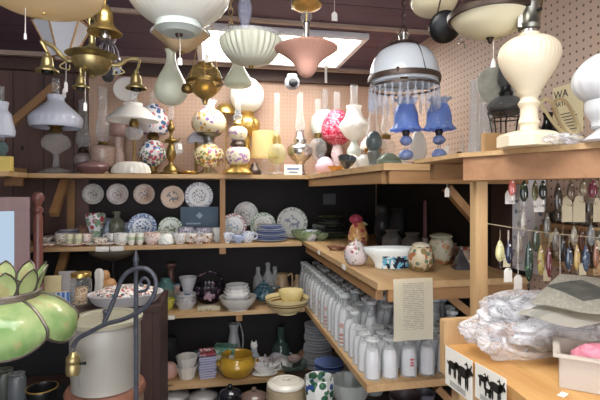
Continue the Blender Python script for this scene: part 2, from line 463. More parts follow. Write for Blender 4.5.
# near right upper shelf with post
fs = thing('bracket_shelf', 'thick pine shelf on a square post at the near right', 'shelving', (XR, 1.1, 0))
board(fs, [(.655, 1.118), (.80, .78), (.90, .55), (XR-.002, .55), (XR-.002, 1.40), (.655, 1.40)], 1.70, PINE('x'), .012)
def apron_poly(z0, z1, off):
    return mprism([(.66+off, 1.118-off*.3), (.80+off, .785), (.90+off, .55), (.93+off, .55), (.83+off, .80), (.69+off, 1.132)], z0, z1)
obj('apron', apron_poly(1.626, 1.6875, .006), WOOD('knotty_apron', '95694a', 'c09672', 'x', 5), fs, (-XR, -1.1, 0))
lb(fs, (.725, 1.135, .8125), (.036, .032, 1.622), 'post', PINE('z'))
lb(fs, (.975, 1.36, 1.66), (.55, .03, .05), 'rail', PINED('x'))
bk = stand(505, 1.70, y=1.19)[0]; lb(fs, (bk.x, 1.19, 1.734), (.147, .018, .066), 'end_block', PINE('z'))
# lower near right counter
ct = thing('counter', 'worn pine counter with a front post at the lower right', 'counter', (XR, 1.0, 0))
ZC = 1.22
board(ct, [(.563, .77), (.563, 1.015), (XR-.002, 1.015), (XR-.002, .40), (.62, .40), (.575, .56), (.555, .70)], ZC, WOOD('counter_pine', 'bd8748', 'e8bd7f', 'y', 5), .03, 'counter_top')
lb(ct, (.592, .99, .595), (.045, .035, 1.188), 'leg', PINE('z'))
lb(ct, (.66, .50, .595), (.045, .035, 1.188), 'leg', PINE('z'))
lb(ct, (.603, 1.028, 1.213), (.095, .024, .134), 'end_board', PINE('z'))

# small left shelf
p, s = stand(12, ZT, y=2.7)
ls = thing('corner_shelf', 'short pine shelf on the far left wall under a lamp', 'shelving', (XL, 2.8, ZT))
board(ls, [(XL+.001, 2.66), (p.x, 2.66), (p.x, 2.90), (XL+.001, 2.90)], ZT, PINE('x'))
diag(ls, (XL+.03, 2.78, ZT-.36), (p.x-.12, 2.78, ZT-.04), .04, .03, 'brace', PINED('z'))
diag(ls, (p.x-.07, 2.70, ZT-.0275), (p.x-.17, 2.70, ZT-.0275), .03, .03, 'cleat', PINED('z'))

# dark cabinet bottom left
cab = thing('dark_cabinet', 'dark stained wooden cabinet carrying jars and the bead tray', 'cabinet', (-.905, 2.7, 0))
lb(cab, (-.91, 2.70, .965), (1.27, .42, .03), 'top', DARKW('x'))
lb(cab, (-.297, 2.70, .475), (.04, .40, .949), 'side_panel', DARKW('z'))
lb(cab, (-1.49, 2.70, .475), (.04, .40, .949), 'side_panel', DARKW('z'))
lb(cab, (-.35, 2.51, .475), (.064, .02, .949), 'stile', DARKW('z'))
lb(cab, (-.90, 2.89, .475), (1.14, .02, .949), 'back_panel', black)
lb(cab, (-.90, 2.70, .50), (1.14, .36, .02), 'inner_shelf', DARKW('x'))
lb(cab, (-.90, 2.70, .05), (1.14, .36, .02), 'inner_shelf', DARKW('x'))

# dressing mirror
mr = thing('dressing_mirror', 'mahogany swing mirror with a ball-topped turned post at far left', 'mirror', P(14, 300, 2.25))
mr.location.z = .981; mr.rotation_euler = (0, 0, math.radians(14)); s = 2.25/F
o = mr.location
def mp(px, py): return (px-14)*s, (300-py)*s
ZM = lambda py: EYE+(190-py)*s-.981
W = REDW('z')
def mb(px0, px1, py0, py1, t, name, m, y=0):
    obj(name, mbox((((px0+px1)/2*s-14*s, y, (ZM(py0)+ZM(py1))/2), ((px1-px0)*s, t, ZM(py0)-ZM(py1))), bev=.003), m, mr)
mb(-26, 28, 197, 211, .03, 'frame_rail', W); mb(-26, 28, 272, 284, .03, 'frame_rail', W)
mb(14.5, 28, 211, 272, .03, 'frame_stile', W); mb(-26, -14, 211, 272, .03, 'frame_stile', W)
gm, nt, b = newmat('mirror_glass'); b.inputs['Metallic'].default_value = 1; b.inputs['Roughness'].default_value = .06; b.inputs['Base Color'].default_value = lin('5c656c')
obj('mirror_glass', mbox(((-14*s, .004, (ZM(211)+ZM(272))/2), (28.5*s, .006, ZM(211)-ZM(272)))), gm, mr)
for x in (35, -33):
    h = ZM(192)/s
    L(mr, 'post', [(5.5, 0), (5.5, 6), (4, 9), (4.6, 14), (4.4, h-26), (3.2, h-22), (4.8, h-20), (4.8, h-17), (2.6, h-15), (2.8, h-13), (5.4, h-8), (5.6, h-5), (4, h-1), (0, h)], W, s, 20, x=x-14)
mb(-38, 40, 287, 300, .10, 'base', REDW('x'))
# ================================================================== LAMPS ON THE LONG TOP SHELF
def TS(name, label, cat, px, y=3.1, group=None, z=ZT):
    loc, s = stand(px, z, y=y); loc.z += .0005
    return thing(name, label, cat, loc, group), s
G_CH = GLASS('chimney_glass', 'ffffff', .86, .05, 'dfe5e8')
def chimney(root, s, h, H, r=4, x=0, bulge=1.5, name='chimney', m=None, y=0):
    return L(root, name, shell([(r*.95, 0), (r*bulge, H*.16), (r*1.05, H*.42), (r*.9, H*.75), (r*.95, H)], .45), m or G_CH, s, 18, 4, h=h, x=x, y=y)
def tag_on(root, s, x, h, Ln=8, w=4, hh=7, name='price_tag', y=0):
    """string with a hanging paper tag, as part of a thing"""
    bm = bmesh.new(); tube_bm(bm, [(x*s, y*s, h*s), (x*s, y*s, (h-Ln)*s)], .0007, 5)
    st = obj('tag_string', fin(bm), cordw, root)
    prism = mprism([(-w/2*s, 0), (w/2*s, 0), (w/2*s, hh*.75*s), (w/4*s, hh*s), (-w/4*s, hh*s), (-w/2*s, hh*.75*s)], -.0006, .0006, M=Matrix.Rotation(math.pi/2, 4, 'X'))
    obj(name, prism, paper, root, (x*s, y*s, (h-Ln-hh)*s)); return st
font = [(0, 0), (4, 0), (5, 1.5), (12, 6), (13.5, 11), (11, 17), (4.5, 20), (3, 21), (0, 21)]
# milk-glass shade lamp at the left end
o, s = TS('oil_lamp', 'clear glass oil lamp with a wide white ribbed shade at the left shelf end', 'lamp', 56, 3.03)
L(o, 'base', [(0, 0), (16, 0), (16, 1.5), (12, 4), (4.5, 6), (3, 9), (3, 22)], clear, s, 24, 2)
L(o, 'font', font, GLASS('font_glass', 'ffffff', .6, .05, 'd8d4cc'), s, 24, 3, h=20)
L(o, 'burner', [(0, 0), (5, 0), (6.5, 2), (5, 5), (7.5, 7), (5, 10), (4, 14), (0, 14)], agedbrass, s, 18, 2, h=41)
L(o, 'shade', shell([(23, 0, .0), (24, 2), (24, 8, .03), (23, 12, .01), (16, 19), (9.5, 25), (7.5, 28), (8.5, 32)], .8), MILK('blue_white_opal', 'e6eaf6', .3), s, 72, 2, 24, h=46)
chimney(o, s, 54, 40, 4)
tag_on(o, s, 10, 92, 8, 3.5, 9, y=-8)
# little lamp at far left
loc, s = stand(1, ZT, y=2.76); loc.z += .001
o = thing('oil_lamp', 'white ribbed shade lamp half cut off at the far left edge', 'lamp', loc)
L(o, 'base', [(0, 0), (9, 0), (9, 2), (4, 4), (3, 16), (6, 20), (6, 26), (3, 30), (0, 30)], GLASS('blue_glass', '9fb8b8', .4, .05, '8fa8a8'), s, 20, 2)
L(o, 'shade', shell([(12, 0), (12.5, 5, .02), (10, 15, .02), (9, 22), (6, 26), (7, 33)], .8), MILK('blue_white_opal', 'e6eaf6', .3), s, 60, 2, 20, h=36)
chimney(o, s, 32, 52, 3.2)
loc, s = stand(6, ZT, y=2.685); 
single('yellow_box', 'small yellow card box on the far left shelf', 'box', loc+Vector((-.0, 0, .001)), mbox(((0, 0, .04), (.06, .04, .08)), bev=.001), S('yellow_card', 'd9c06a', .7))
# wall reflectors (hung behind on the planks)
for px, py, r, lab in ((82, 89, 10.5, 'round white glass lamp reflector hanging left, behind the brass socket'), (127, 90, 12.5, 'larger round white reflector disc hanging behind the low brass bell socket')):
    loc = P(px, py, 3.15)
    o = thing('lamp_reflector', lab, 'reflector', loc, 'white reflectors')
    s = 3.15/F
    L(o, 'disc', [(0, 0), (r*.6, .5), (r*.95, 2.5), (r, 3), (r*.95, 3.4), (r*.6, 1.4), (0, 1)], opal, s, 28, 2, rot=(math.radians(82), 0, 0))
    obj('wire', mtube([(0, .01, r*s), (0, .02, (CEIL-loc.z)-.001)], .0012), black, o)
# clear lamp with rose-grey font
o, s = TS('oil_lamp', 'small lamp with grey-pink font and a tall narrow clear chimney', 'lamp', 83, 3.25)
L(o, 'font', [(0, 0), (7, 0), (7, 2), (3, 4), (3, 8), (8, 11), (8.5, 18), (7, 20), (4, 22), (0, 22)], S('rose_grey_glaze', '8f8280', .35), s, 20, 2)
L(o, 'burner', [(0, 0), (4, 0), (5, 3), (3, 6), (0, 6)], bronze, s, 16, 1, h=22)
chimney(o, s, 28, 46, 4.5, m=G_CH)
o, s = TS('oil_lamp', 'lamp with a bulging clear chimney over a pinkish bowl font', 'lamp', 103, 3.21)
L(o, 'font', [(0, 0), (6, 0), (6, 2), (4, 5), (10, 10), (11.5, 20), (12, 27), (9, 29), (4, 30), (0, 30)], FL('dusty_floral', 'b9a093', ['8c5c58', '7d7a6a'], 90), s, 24, 2)
L(o, 'burner', [(0, 0), (5, 0), (4, 3), (0, 3)], agedbrass, s, 16, 1, h=30)
L(o, 'chimney', shell([(4, 0), (6.8, 8), (6.5, 18), (4, 30), (4.2, 52)], .45), G_CH, s, 18, 4, h=33)
o, s = TS('covered_dish', 'low dark rose glazed covered dish at the front of the top shelf', 'dish', 93, 2.99)
L(o, 'dish', shell([(9, 0), (14, 4), (15.5, 7)], .6)+[], S('dark_rose', '6e4e4c', .25), s, 28, 2)
L(o, 'bottom', [(0, .3), (9, .3), (9, .8), (0, .8)], S('dark_rose', '6e4e4c', .25), s, 28)
L(o, 'lid', [(15.8, 7), (14, 10), (7, 12.5), (0, 13.5)], S('plum_glaze', '80605f', .2), s, 28, 2)
o, s = TS('pedestal_vase', 'pinkish pedestal vase topped by a flat rose-brown font', 'vase', 119, 3.26)
L(o, 'vase', [(0, 0), (6.5, 0), (6.5, 3), (5.5, 10), (6, 18), (4.5, 26), (5, 38), (0, 38)], FL('dusty_floral', 'b9a093', ['8c5c58', '7d7a6a'], 90), s, 22, 3)
L(o, 'font', [(0, 0), (5, 0), (9.5, 3), (10, 11), (7, 14), (0, 14)], S('rose_brown', 'a08078', .3), s, 24, 2, h=38)
# fluted white dish
o, s = TS('fluted_dish', 'long low white fluted glass shade lying on the shelf', 'dish', 131, 2.995)
obj('dish', mlathe([(0, 0), (17, 0), (18.5, 3, .03), (16, 9, .03), (10, 12, .02), (0, 13)], s, 60, 2, 20, sy=.42), MILK('warm_opal', 'e8e2d6', .2), o)
# student lamp with wide painted shade
o, s = TS('student_lamp', 'brass student lamp with a wide plain white cone shade', 'lamp', 134, 2.99)
L(o, 'base', [(0, 0), (7, 0), (6, 2), (1.3, 3), (1.2, 34)], agedbrass, s, 18, 1)
L(o, 'font', [(0, 0), (5, 1), (8.5, 5), (8.5, 10), (4, 13), (0, 13)], frost, s, 22, 3, h=34)
L(o, 'burner', [(0, 0), (4, 0), (5, 3), (3, 8), (0, 8)], agedbrass, s, 16, 1, h=47)
L(o, 'shade', shell([(25, 0), (24, 3), (13, 13), (9.5, 15), (9.5, 17.5)], .7), opal, s, 40, 2, h=53, x=-1)
chimney(o, s, 55, 26, 3.2)
# painted dome shade lamp with floral ball
o, s = TS('parlour_lamp', 'parlour lamp with rose-banded white dome shade and blue-flowered ball', 'lamp', 153, 3.235)
L(o, 'base', [(0, 0), (9, 0), (9, 2), (4, 4), (4, 9), (0, 9)], agedbrass, s, 20, 2)
L(o, 'ball', [(0, 0), (6, 1), (13.5, 9), (14, 14), (8, 24), (4, 26), (0, 26)], FL('blue_rose_ball', 'e6e4e2', ['46659a', 'c4616b', '58805c'], 30, .42), s, 26, 3, h=9)
L(o, 'gallery', [(0, 0), (4, 0), (6, 3), (4, 8), (0, 8)], agedbrass, s, 18, 1, h=35)
L(o, 'shade', shell([(13, 0), (15, 5), (15, 14), (11, 23), (6, 28), (5, 29)], .7), MILK('rose_dome', 'efeaea', .3, .15, ['d9707a', '54719c'], 22, .42), s, 30, 3, h=42)
chimney(o, s, 44, 38, 3)
# brass candlestick lamp
o, s = TS('brass_lamp', 'slender turned brass lamp with a thin clear chimney', 'lamp', 171, 3.06)
L(o, 'base', [(0, 0), (11.5, 0), (11.5, 2), (8, 4), (6, 8), (2.5, 11), (2.5, 14), (5, 20), (3.5, 28), (2, 31), (6, 33), (6, 35), (2, 37), (1.5, 42), (3.5, 45), (3.2, 49), (1.5, 51), (1.4, 55), (0, 55)], agedbrass, s, 24, 2)
obj('arm', mtube(spline([(-9*s, 0, 34*s), (-5*s, 0, 32*s), (0, 0, 35*s), (6*s, 0, 33*s), (9*s, 0, 37*s)]), .6*s), agedbrass, o)
chimney(o, s, 55, 30, 2.4, bulge=1.1)
obj('font', mlathe([(0, 0), (4, 1), (4.5, 8), (2, 12), (0, 12)], s, 16, 2), frost, o, (7*s, 0, 20*s))
tag_on(o, s, 9, 34, 3, 4, 6, y=-4)
# gone-with-the-wind floral lamp
FY = ['c98f2e', 'a56a88', '8a8a50']
o, s = TS('parlour_lamp', 'cream parlour lamp with yellow and purple flowers on shade and ball', 'lamp', 209, 3.12)
L(o, 'base', [(0, 0), (11, 0), (12, 2), (9, 3, .04), (6, 6), (5, 8), (0, 8)], nickel, s, 32, 1, 8)
L(o, 'ball', [(0, 0), (7, 0), (14, 6), (15, 12), (13, 18), (6, 23), (0, 23)], FL('yellow_floral', 'f2e6b8', FY, 30, .42), s, 28, 3, h=8)
L(o, 'gallery', [(0, 0), (6, 0), (5, 3), (6, 7), (11, 9), (12.5, 11), (0, 11)], S('pewter', '7d7c76', .35, .8), s, 26, 1, h=31)
L(o, 'shade', shell([(12, 0), (16.5, 5), (17, 13), (12, 21), (7, 24), (6, 25)], .7), MILK('yellow_floral_shade', 'f3eacb', .3, .15, ['9b78bd', 'd5a54a'], 30, .4), s, 32, 3, h=42)
L(o, 'ruffle', shell([(5.5, 0), (5, 3), (7, 8, .12)], .4), opal, s, 40, 2, 8, h=66)
chimney(o, s, 66, 14, 3)
o, s = TS('tilted_shade', 'small blue-white glass shade behind the yellow-flowered parlour lamp', 'lamp shade', 196, 3.22)
L(o, 'shade', shell([(9, 0), (8, 5), (4, 9), (3, 11)], .5), MILK('blue_white_opal', 'e6eaf6', .3), s, 28, 2, h=33)
L(o, 'stand', [(0, 0), (7, 0), (6, 2), (1.5, 4), (1.5, 33), (3, 38), (0, 38)], agedbrass, s, 16)
# ornate gilt lamp with white globe
o, s = TS('banquet_lamp', 'tall gilt banquet lamp topped by a large round white globe', 'lamp', 247, 3.24)
L(o, 'base', [(0, 0), (9, 0), (9, 3), (4, 6), (3, 16), (3.5, 28), (2.5, 40)], goldm, s, 22, 2)
L(o, 'font', [(0, 0), (3, 0), (9, 4, .05), (12.5, 11, .06), (11, 17, .05), (6, 21), (0, 22)], goldm, s, 60, 2, 10, h=39)
L(o, 'gallery', [(0, 0), (5, 0), (7, 3, .05), (6, 5), (0, 5)], brass, s, 40, 1, 10, h=60)
L(o, 'globe', shell([(6.5, 0), (13.5, 5), (17, 14), (16, 23), (10, 31), (6, 33.5)], .6), opal, s, 34, 4, h=64)
o, s = TS('parlour_lamp', 'cream and gold lamp with purple flowers on a scrolled gilt foot', 'lamp', 238, 3.0)
L(o, 'base', [(0, 0), (15, 0), (16, 2, .06), (11, 5, .08), (8, 8, .04), (8, 10), (0, 10)], goldm, s, 64, 1, 8)
L(o, 'ball', [(0, 0), (9, 0), (12, 5), (12, 12), (9, 17), (0, 17)], FL('purple_floral', 'ece0c0', ['8b6ab8', 'b08ab0'], 32, .42), s, 28, 3, h=10)
L(o, 'collar', [(0, 0), (6, 0), (8, 3), (5, 8), (0, 8)], bronze, s, 24, 1, h=27)
L(o, 'upper_ball', [(0, 0), (6, 0), (9.5, 6), (9, 11), (5, 14), (0, 14)], FL('purple_floral', 'ece0c0', ['8b6ab8', 'b08ab0'], 32, .42), s, 26, 3, h=34)
L(o, 'burner', [(0, 0), (4, 0), (5, 3), (3, 6), (0, 6)], brass, s, 18, 1, h=48)
chimney(o, s, 54, 20, 3.2)
# gold dome desk lamp
o, s = TS('desk_lamp', 'little lamp with a shiny gold dome on a thin stem', 'lamp', 226, 3.285)
L(o, 'stem', [(0, 0), (4, 0), (3, 2), (.7, 3), (.7, 67), (0, 67)], brass, s, 14)
L(o, 'dome', shell([(11, 0), (10, 4), (6, 9), (2, 11)], .4), goldm, s, 28, 3, h=62, x=-1)
single('gilt_dish', 'tiny gold trinket dish lying between the brass and floral lamps', 'dish', stand(188, ZT, y=3.02)[0], mlathe([(0, 0), (5, 0), (9, 3, .08), (7, 3, .05), (0, 1.5)], .0067, 40, 2, 7), goldm)
# parchment cylinder shade
o, s = TS('table_lamp', 'glass table lamp with a glowing cream drum shade', 'lamp', 265, 3.13)
L(o, 'base', [(0, 0), (9, 0), (9, 1.5), (5, 4), (8, 9), (4, 14), (2, 17), (2, 26)], clear, s, 22, 2)
L(o, 'shade', shell([(14, 0), (12.8, 26)], .4), MILK('parchment', 'f2e0a8', .5, .6), s, 36, 1, h=18)
single('dark_trinket', 'dark bronze oval ornament under the cream drum shade', 'ornament', stand(254.5, ZT, y=3.015)[0], mlathe([(0, 0), (6, 0), (7, 4), (4, 8), (2, 12), (0, 13)], .0066, 20, 3), bronze)
# clear finger lamp
o, s = TS('oil_lamp', 'clear finger lamp with frosted font and tall thin chimney', 'lamp', 277, 3.04)
L(o, 'base', [(0, 0), (7.5, 0), (7.5, 2), (3.5, 4), (3.5, 12)], clear, s, 20, 2)
L(o, 'font', [(0, 0), (6, 2), (9, 8), (8, 15), (5, 20), (0, 20)], GLASS('yellow_green_glass', 'eef0d0', .5, .1, 'dfe2c4'), s, 22, 3, h=11)
L(o, 'burner', [(0, 0), (4, 0), (4.5, 4), (3, 9), (0, 9)], brass, s, 16, 1, h=31)
chimney(o, s, 39, 42, 2.8, bulge=1.3)
# nickel oil lamp
o, s = TS('oil_lamp', 'shiny nickel oil lamp with a slim clear chimney and low round font', 'lamp', 300, 3.1)
L(o, 'font', [(0, 0), (6, 0), (5, 3), (4, 12), (9, 17), (12.5, 22), (12, 29), (5, 33), (0, 33)], nickel, s, 28, 3)
L(o, 'burner', [(0, 0), (6, 0), (6.5, 4), (5, 6), (4, 13), (0, 13)], nickel, s, 22, 1, h=32)
chimney(o, s, 42, 40, 3.6, bulge=1.5)
loc, s = stand(293, ZT, y=2.975)
o = thing('price_card', 'white folded price card leaning before the nickel lamp', 'card', loc+Vector((0, 0, .001)))
obj('card', mbox(((0, 0, 5*s), (18*s, .012, 10.5*s)), bev=.0015), paper, o)
obj('print', mbox(((0, -.0065, 6*s), (12*s, .0006, 2*s)), ((0, -.0065, 2.5*s), (9*s, .0006, 1.5*s))), S('blue_ink', '8092b4', .8), o)
# cluster toward the corner
o, s = TS('oil_lamp', 'small clear stem lamp standing left of the pink shade', 'lamp', 318, 3.02)
L(o, 'base', [(0, 0), (7, 0), (7, 1.5), (2.5, 4), (2, 14), (6, 20), (9, 27), (7, 34), (3, 37), (0, 37)], clear, s, 22, 3)
L(o, 'burner', [(0, 0), (3.5, 0), (4, 5), (0, 6)], agedbrass, s, 16, 1, h=37)
chimney(o, s, 43, 32, 3)
o, s = TS('globe_lamp', 'lamp with a round milky blue-white globe behind the cranberry shade', 'lamp', 325, 3.265)
L(o, 'base', [(0, 0), (8, 0), (7, 3), (3, 6), (3, 14), (9, 22), (9, 30), (5, 35), (6, 39), (0, 39)], bronze, s, 22, 2)
L(o, 'globe', shell([(6, 0), (12, 4), (14.5, 13), (13, 22), (6, 28)], .6), MILK('pale_green_opal', 'e2ece8', .3), s, 30, 4, h=38)
chimney(o, s, 44, 42, 3.6)
cran, nt, b = newmat('cranberry_hobnail'); b.inputs['Roughness'].default_value = .12
vv = voro(nt, coords(nt), 60); f = math_(nt, 'SMOOTH_MIN', math_(nt, 'MULTIPLY', vv, 1.6), 1)
nt.links.new(mix(nt, f, lin('f3a9bb'), lin('b3123c')), b.inputs['Base Color']); bump(nt, b, math_(nt, 'SUBTRACT', 1, vv), .8, .006)
o, s = TS('hobnail_lamp', 'lamp with a deep pink hobnail shade among the white ones', 'lamp', 337, 3.04)
L(o, 'base', [(0, 0), (7, 0), (7, 2), (3, 4), (3, 12), (6, 20), (5, 26), (3, 32), (0, 32)], FL('pink_porcelain', 'eee0e2', ['d78aa0'], 60), s, 22, 2)
L(o, 'shade', shell([(6, 0), (14, 6), (16, 15), (13, 26), (7, 33), (5.5, 34)], .7), cran, s, 34, 4, h=31)
chimney(o, s, 34, 48, 3.6)
o, s = TS('tulip_lamp', 'tall lamp with a white tulip shade flaring right of the pink shade', 'lamp', 354, 2.80)
L(o, 'base', [(0, 0), (8, 0), (8, 2), (3, 4), (2, 10), (6, 18), (7, 24), (4, 30), (3, 34), (0, 34)], MILK('pale_green_opal', 'e2ece8', .3), s, 24, 3)
L(o, 'shade', shell([(4, 0), (10, 5), (15, 14, .04), (10, 22), (7, 30), (8, 34)], .6), MILK('bright_opal', 'fbfbf8', .4), s, 48, 3, 12, h=34)
chimney(o, s, 50, 38, 4)
o, s = TS('lamp_chimney', 'tall clear lamp chimney behind the white tulip lamp', 'lamp chimney', 364, 3.2)
chimney(o, s, 0, 56, 5, name='glass', bulge=1.3)
L(o, 'ring', [(4.6, 0), (5.6, 0), (5.6, 1.5), (4.6, 1.5), (4.6, 0)], brass, s, 20)
o, s = TS('opal_tulip', 'pink-edged white glass shade lying at the corner front', 'lamp shade', 325, 2.955)
L(o, 'shade', shell([(5, 0), (9, 4), (10, 10), (6, 16), (3, 18)], .6), MILK('pink_edge', 'eed4e0', .3, .15, ['d98aac'], 30, .4), s, 28, 3)
# ================================================================== ITEMS ON THE CORNER TOP SHELF
def TR(name, label, cat, px, y, group=None):
    return TS(name, label, cat, px, y, group)
def globe(px, y, r, m, lab, lift=0, name='opal_globe'):
    o, s = TR(name, lab, 'lamp shade', px, y)
    L(o, 'globe', [(0, 0), (r*.45, 0), (r*.85, r*.4), (r, r*.95), (r*.85, r*1.5), (r*.4, r*1.9), (r*.35, r*2), (0, r*2)], m, s, 28, 3)
    return o, s
globe(352, 2.62, 9.5, MILK('bright_opal', 'fbfbf8', .4), 'round white opal globe shade lying near the corner')
globe(364, 2.35, 8.5, MILK('bright_opal', 'fbfbf8', .4), 'smaller white opal globe beside the grey stone egg')
o, s = TR('oil_lamp', 'lamp with ruffled white shade and amber glass chimney base', 'lamp', 373, 2.52)
L(o, 'base', [(0, 0), (7, 0), (6, 3), (2.5, 6), (3, 14), (8, 20), (8, 25), (4, 29), (0, 29)], amber, s, 22, 3)
L(o, 'shade', shell([(13, 0, .05), (12, 6), (7, 12), (5, 14)], .6), MILK('bright_opal', 'fbfbf8', .4), s, 48, 2, 10, h=24)
chimney(o, s, 30, 44, 4.5)
L(o, 'burner', [(0, 0), (6, 0), (6, 4), (4, 8), (0, 8)], agedbrass, s, 18, h=28)
o, s = TR('oil_lamp', 'clear oil lamp with tall chimney left of the blue shades', 'lamp', 386, 2.60)
L(o, 'base', [(0, 0), (8, 0), (7, 2), (2.5, 5), (3, 15), (8, 20), (9, 28), (5, 34), (0, 34)], clear, s, 22, 3)
L(o, 'burner', [(0, 0), (4, 0), (5, 4), (0, 7)], agedbrass, s, 18, h=34)
chimney(o, s, 40, 36, 3.6)
o, s = TR('amber_bell', 'amber ribbed glass shade with gold fringe between white globes', 'lamp shade', 362, 3.12)
L(o, 'shade', shell([(9, 0, .05), (7, 6, .03), (5, 14), (4, 20)], .6), amber, s, 40, 2, 10)
o, s = TR('grey_globe_lamp', 'grey-green mottled glass finial ball on a short stand', 'lamp', 374, 2.15)
L(o, 'stand', [(0, 0), (8, 0), (8, 2), (5, 6), (6, 12), (7, 18), (3, 21), (0, 21)], S('grey_stoneware', '7f8685', .3), s, 24, 2)
L(o, 'ball', [(0, 0), (4, 0), (7.5, 5), (8, 11), (5, 18), (0, 20)], S('slate_glass', '68777a', .15, 0, .25, 30), s, 24, 3, h=19)
tag_on(o, s, 3, 14, 2, 4, 9, y=-9)
o, s = TR('shell_dish', 'dark shell-shaped dish with a golden lining at the shelf edge', 'dish', 346, 2.4)
L(o, 'dish', shell([(2, 0), (5, 4, .04), (8, 9, .06), (9, 12, .06)], .5), S('dark_shell', '4c5257', .2), s, 48, 2, 9, rot=(math.radians(24), 0, 0), h=3)
L(o, 'foot', [(0, 0), (5, 0), (4, 2), (2, 5), (0, 5)], S('gold_shell', 'c9944e', .3), s, 18)
o, s = TR('shell_dish', 'tan and gold shell dish nearest the shelf corner', 'dish', 337, 2.68)
L(o, 'dish', shell([(3, 0), (6, 3, .04), (9, 7, .06)], .5), S('gold_shell', 'c9944e', .3), s, 48, 2, 9)
L(o, 'bottom', [(0, .2), (3, .2), (3, .6), (0, .6)], S('gold_shell', 'c9944e', .3), s, 18)
o, s = TR('cut_glass_dome', 'round clear and green cut-glass shade beside the grey ball', 'lamp shade', 389, 2.02)
L(o, 'shade', shell([(9, 0), (12, 4, .03), (11, 10, .03), (5, 15)], .5), GLASS('sage_glass', 'd5ddd0', .45, .1, 'b8c4b8'), s, 60, 2, 15)
globe(381, 2.36, 7.5, MILK('clear_shell', 'e9efec', .4), 'small pale globe between the grey ball and the prisms')
globe(398, 2.25, 8, MILK('bright_opal', 'fbfbf8', .4), 'white opal globe behind the left blue-shaded lamp')
# pair of small blue shade lamps
bluem = MILK('blue_bubble_glass', '9ec0ff', .45, .3, ['e6eeff'], 70, .22); 
def blue_lamp(px, y, label):
    o, s = TR('boudoir_lamp', label, 'lamp', px, y, 'blue shade lamps')
    k = s
    L(o, 'base', [(0, 0), (8, 0), (8.5, 1.5), (5, 3), (3, 5), (3, 7), (0, 7)], clear, k, 24, 2)
    L(o, 'font', [(0, 0), (4, 0), (7, 3, .04), (6.5, 7, .04), (3, 10), (0, 10)], S('cobalt_marble', '8094c8', .2, 0, .35, 60), k, 30, 2, 8, h=6.5)
    L(o, 'font', [(0, 0), (3, 0), (6, 3), (6, 6), (3, 9), (0, 9)], S('cobalt_marble', '8094c8', .2, 0, .35, 60), k, 24, 2, h=21)
    L(o, 'stem', [(0, 0), (2, 0), (2, 5), (0, 4)], clear, k, 14, h=16)
    L(o, 'burner', [(0, 0), (3, 0), (4, 3), (3.5, 6), (0, 6)], S('dark_collar', '302a35', .4), k, 16, 1, h=30)
    L(o, 'shade', shell([(16, 0, .07), (12.6, 5, .01), (12, 14), (10.5, 20), (9, 24), (8, 25)], .5), bluem, k, 72, 2, 12, h=36)
    L(o, 'shade_ruffle', shell([(8, 0), (8.5, 3), (12, 6, .10)], .4), MILK('clear_blue_edge', 'd4e0f5', .4, .2), k, 60, 2, 12, h=60.5)
    return o, s
blue_lamp(406, 1.78, 'blue-shaded glass lamp, left one, with the white vase at its right')
o, s = blue_lamp(439, 1.70, 'blue-shaded glass lamp, right one, near the front post')
tag_on(o, s, 6, 21, 1, 5, 8, y=-4)
o, s = TR('owl_vase', 'plain white opal vase lamp standing between the blue-shaded lamps', 'vase', 418, 2.02)
L(o, 'vase', [(0, 0), (8, 0), (8, 2), (4, 5), (5, 8), (8.5, 16), (8.5, 24), (6, 33), (3, 38), (0, 38)], MILK('bright_opal', 'fbfbf8', .4), s, 26, 3)
L(o, 'collar', [(5, 0), (6.5, 0), (6.5, 2), (5, 2), (5, 0)], S('dark_collar', '302a35', .4), s, 22, 1, h=5)
for i, (px, y, lab) in enumerate(((394, 1.66, 'flat glass tray under the left blue lamp edge'), (424, 1.64, 'flat dark-rimmed tray in front of the white vase'), )):
    loc, s = stand(px, ZT, y=y)
    single('small_tray', lab, 'tray', loc+Vector((0, 0, .001)), mlathe([(0, 0), (7, 0), (9, 1.6), (8, 1.6), (6.5, .8), (0, .8)], s, 24, sy=.5), bronze if i else clear)
o, s = TR('black_lantern', 'small black square metal burner right of the blue lamps', 'lantern', 459, 1.86)
obj('body', mbox(((0, 0, 6*s), (14*s, 8*s, 10*s)), bev=.002), black, o)
L(o, 'foot', [(0, 0), (5, 0), (4, 2), (0, 2)], black, s, 16)
L(o, 'cap', [(0, 0), (6, 0), (5, 2), (2, 5), (0, 5)], agedbrass, s, 16, h=11)
# chimneys in the right corner behind the front shelf end
for px, y, H, r, lab in ((474, 1.72, 84, 3.8, 'tall thin clear chimney nearest the right shelf end'), (485, 1.86, 92, 6, 'thickest tall clear chimney beside the tin reflector'), (466, 2.1, 60, 3.8, 'short clear chimney left of the two tall ones')):
    loc, s = stand(px, ZT, y=y)
    o = thing('lamp_chimney', lab, 'lamp chimney', loc+Vector((0, 0, .001)), 'standing chimneys')
    L(o, 'glass', shell([(r, 0), (r*1.5, H*.2), (r*1.1, H*.5), (r*.95, H*.8), (r, H)], .5), GLASS('thick_chimney', 'ffffff', .5, .05, 'e3e8ea'), s, 18, 4)
    L(o, 'ring', [(r*.9, 0), (r*1.15, 0), (r*1.15, 2), (r*.9, 2), (r*.9, 0)], nickel, s, 20)
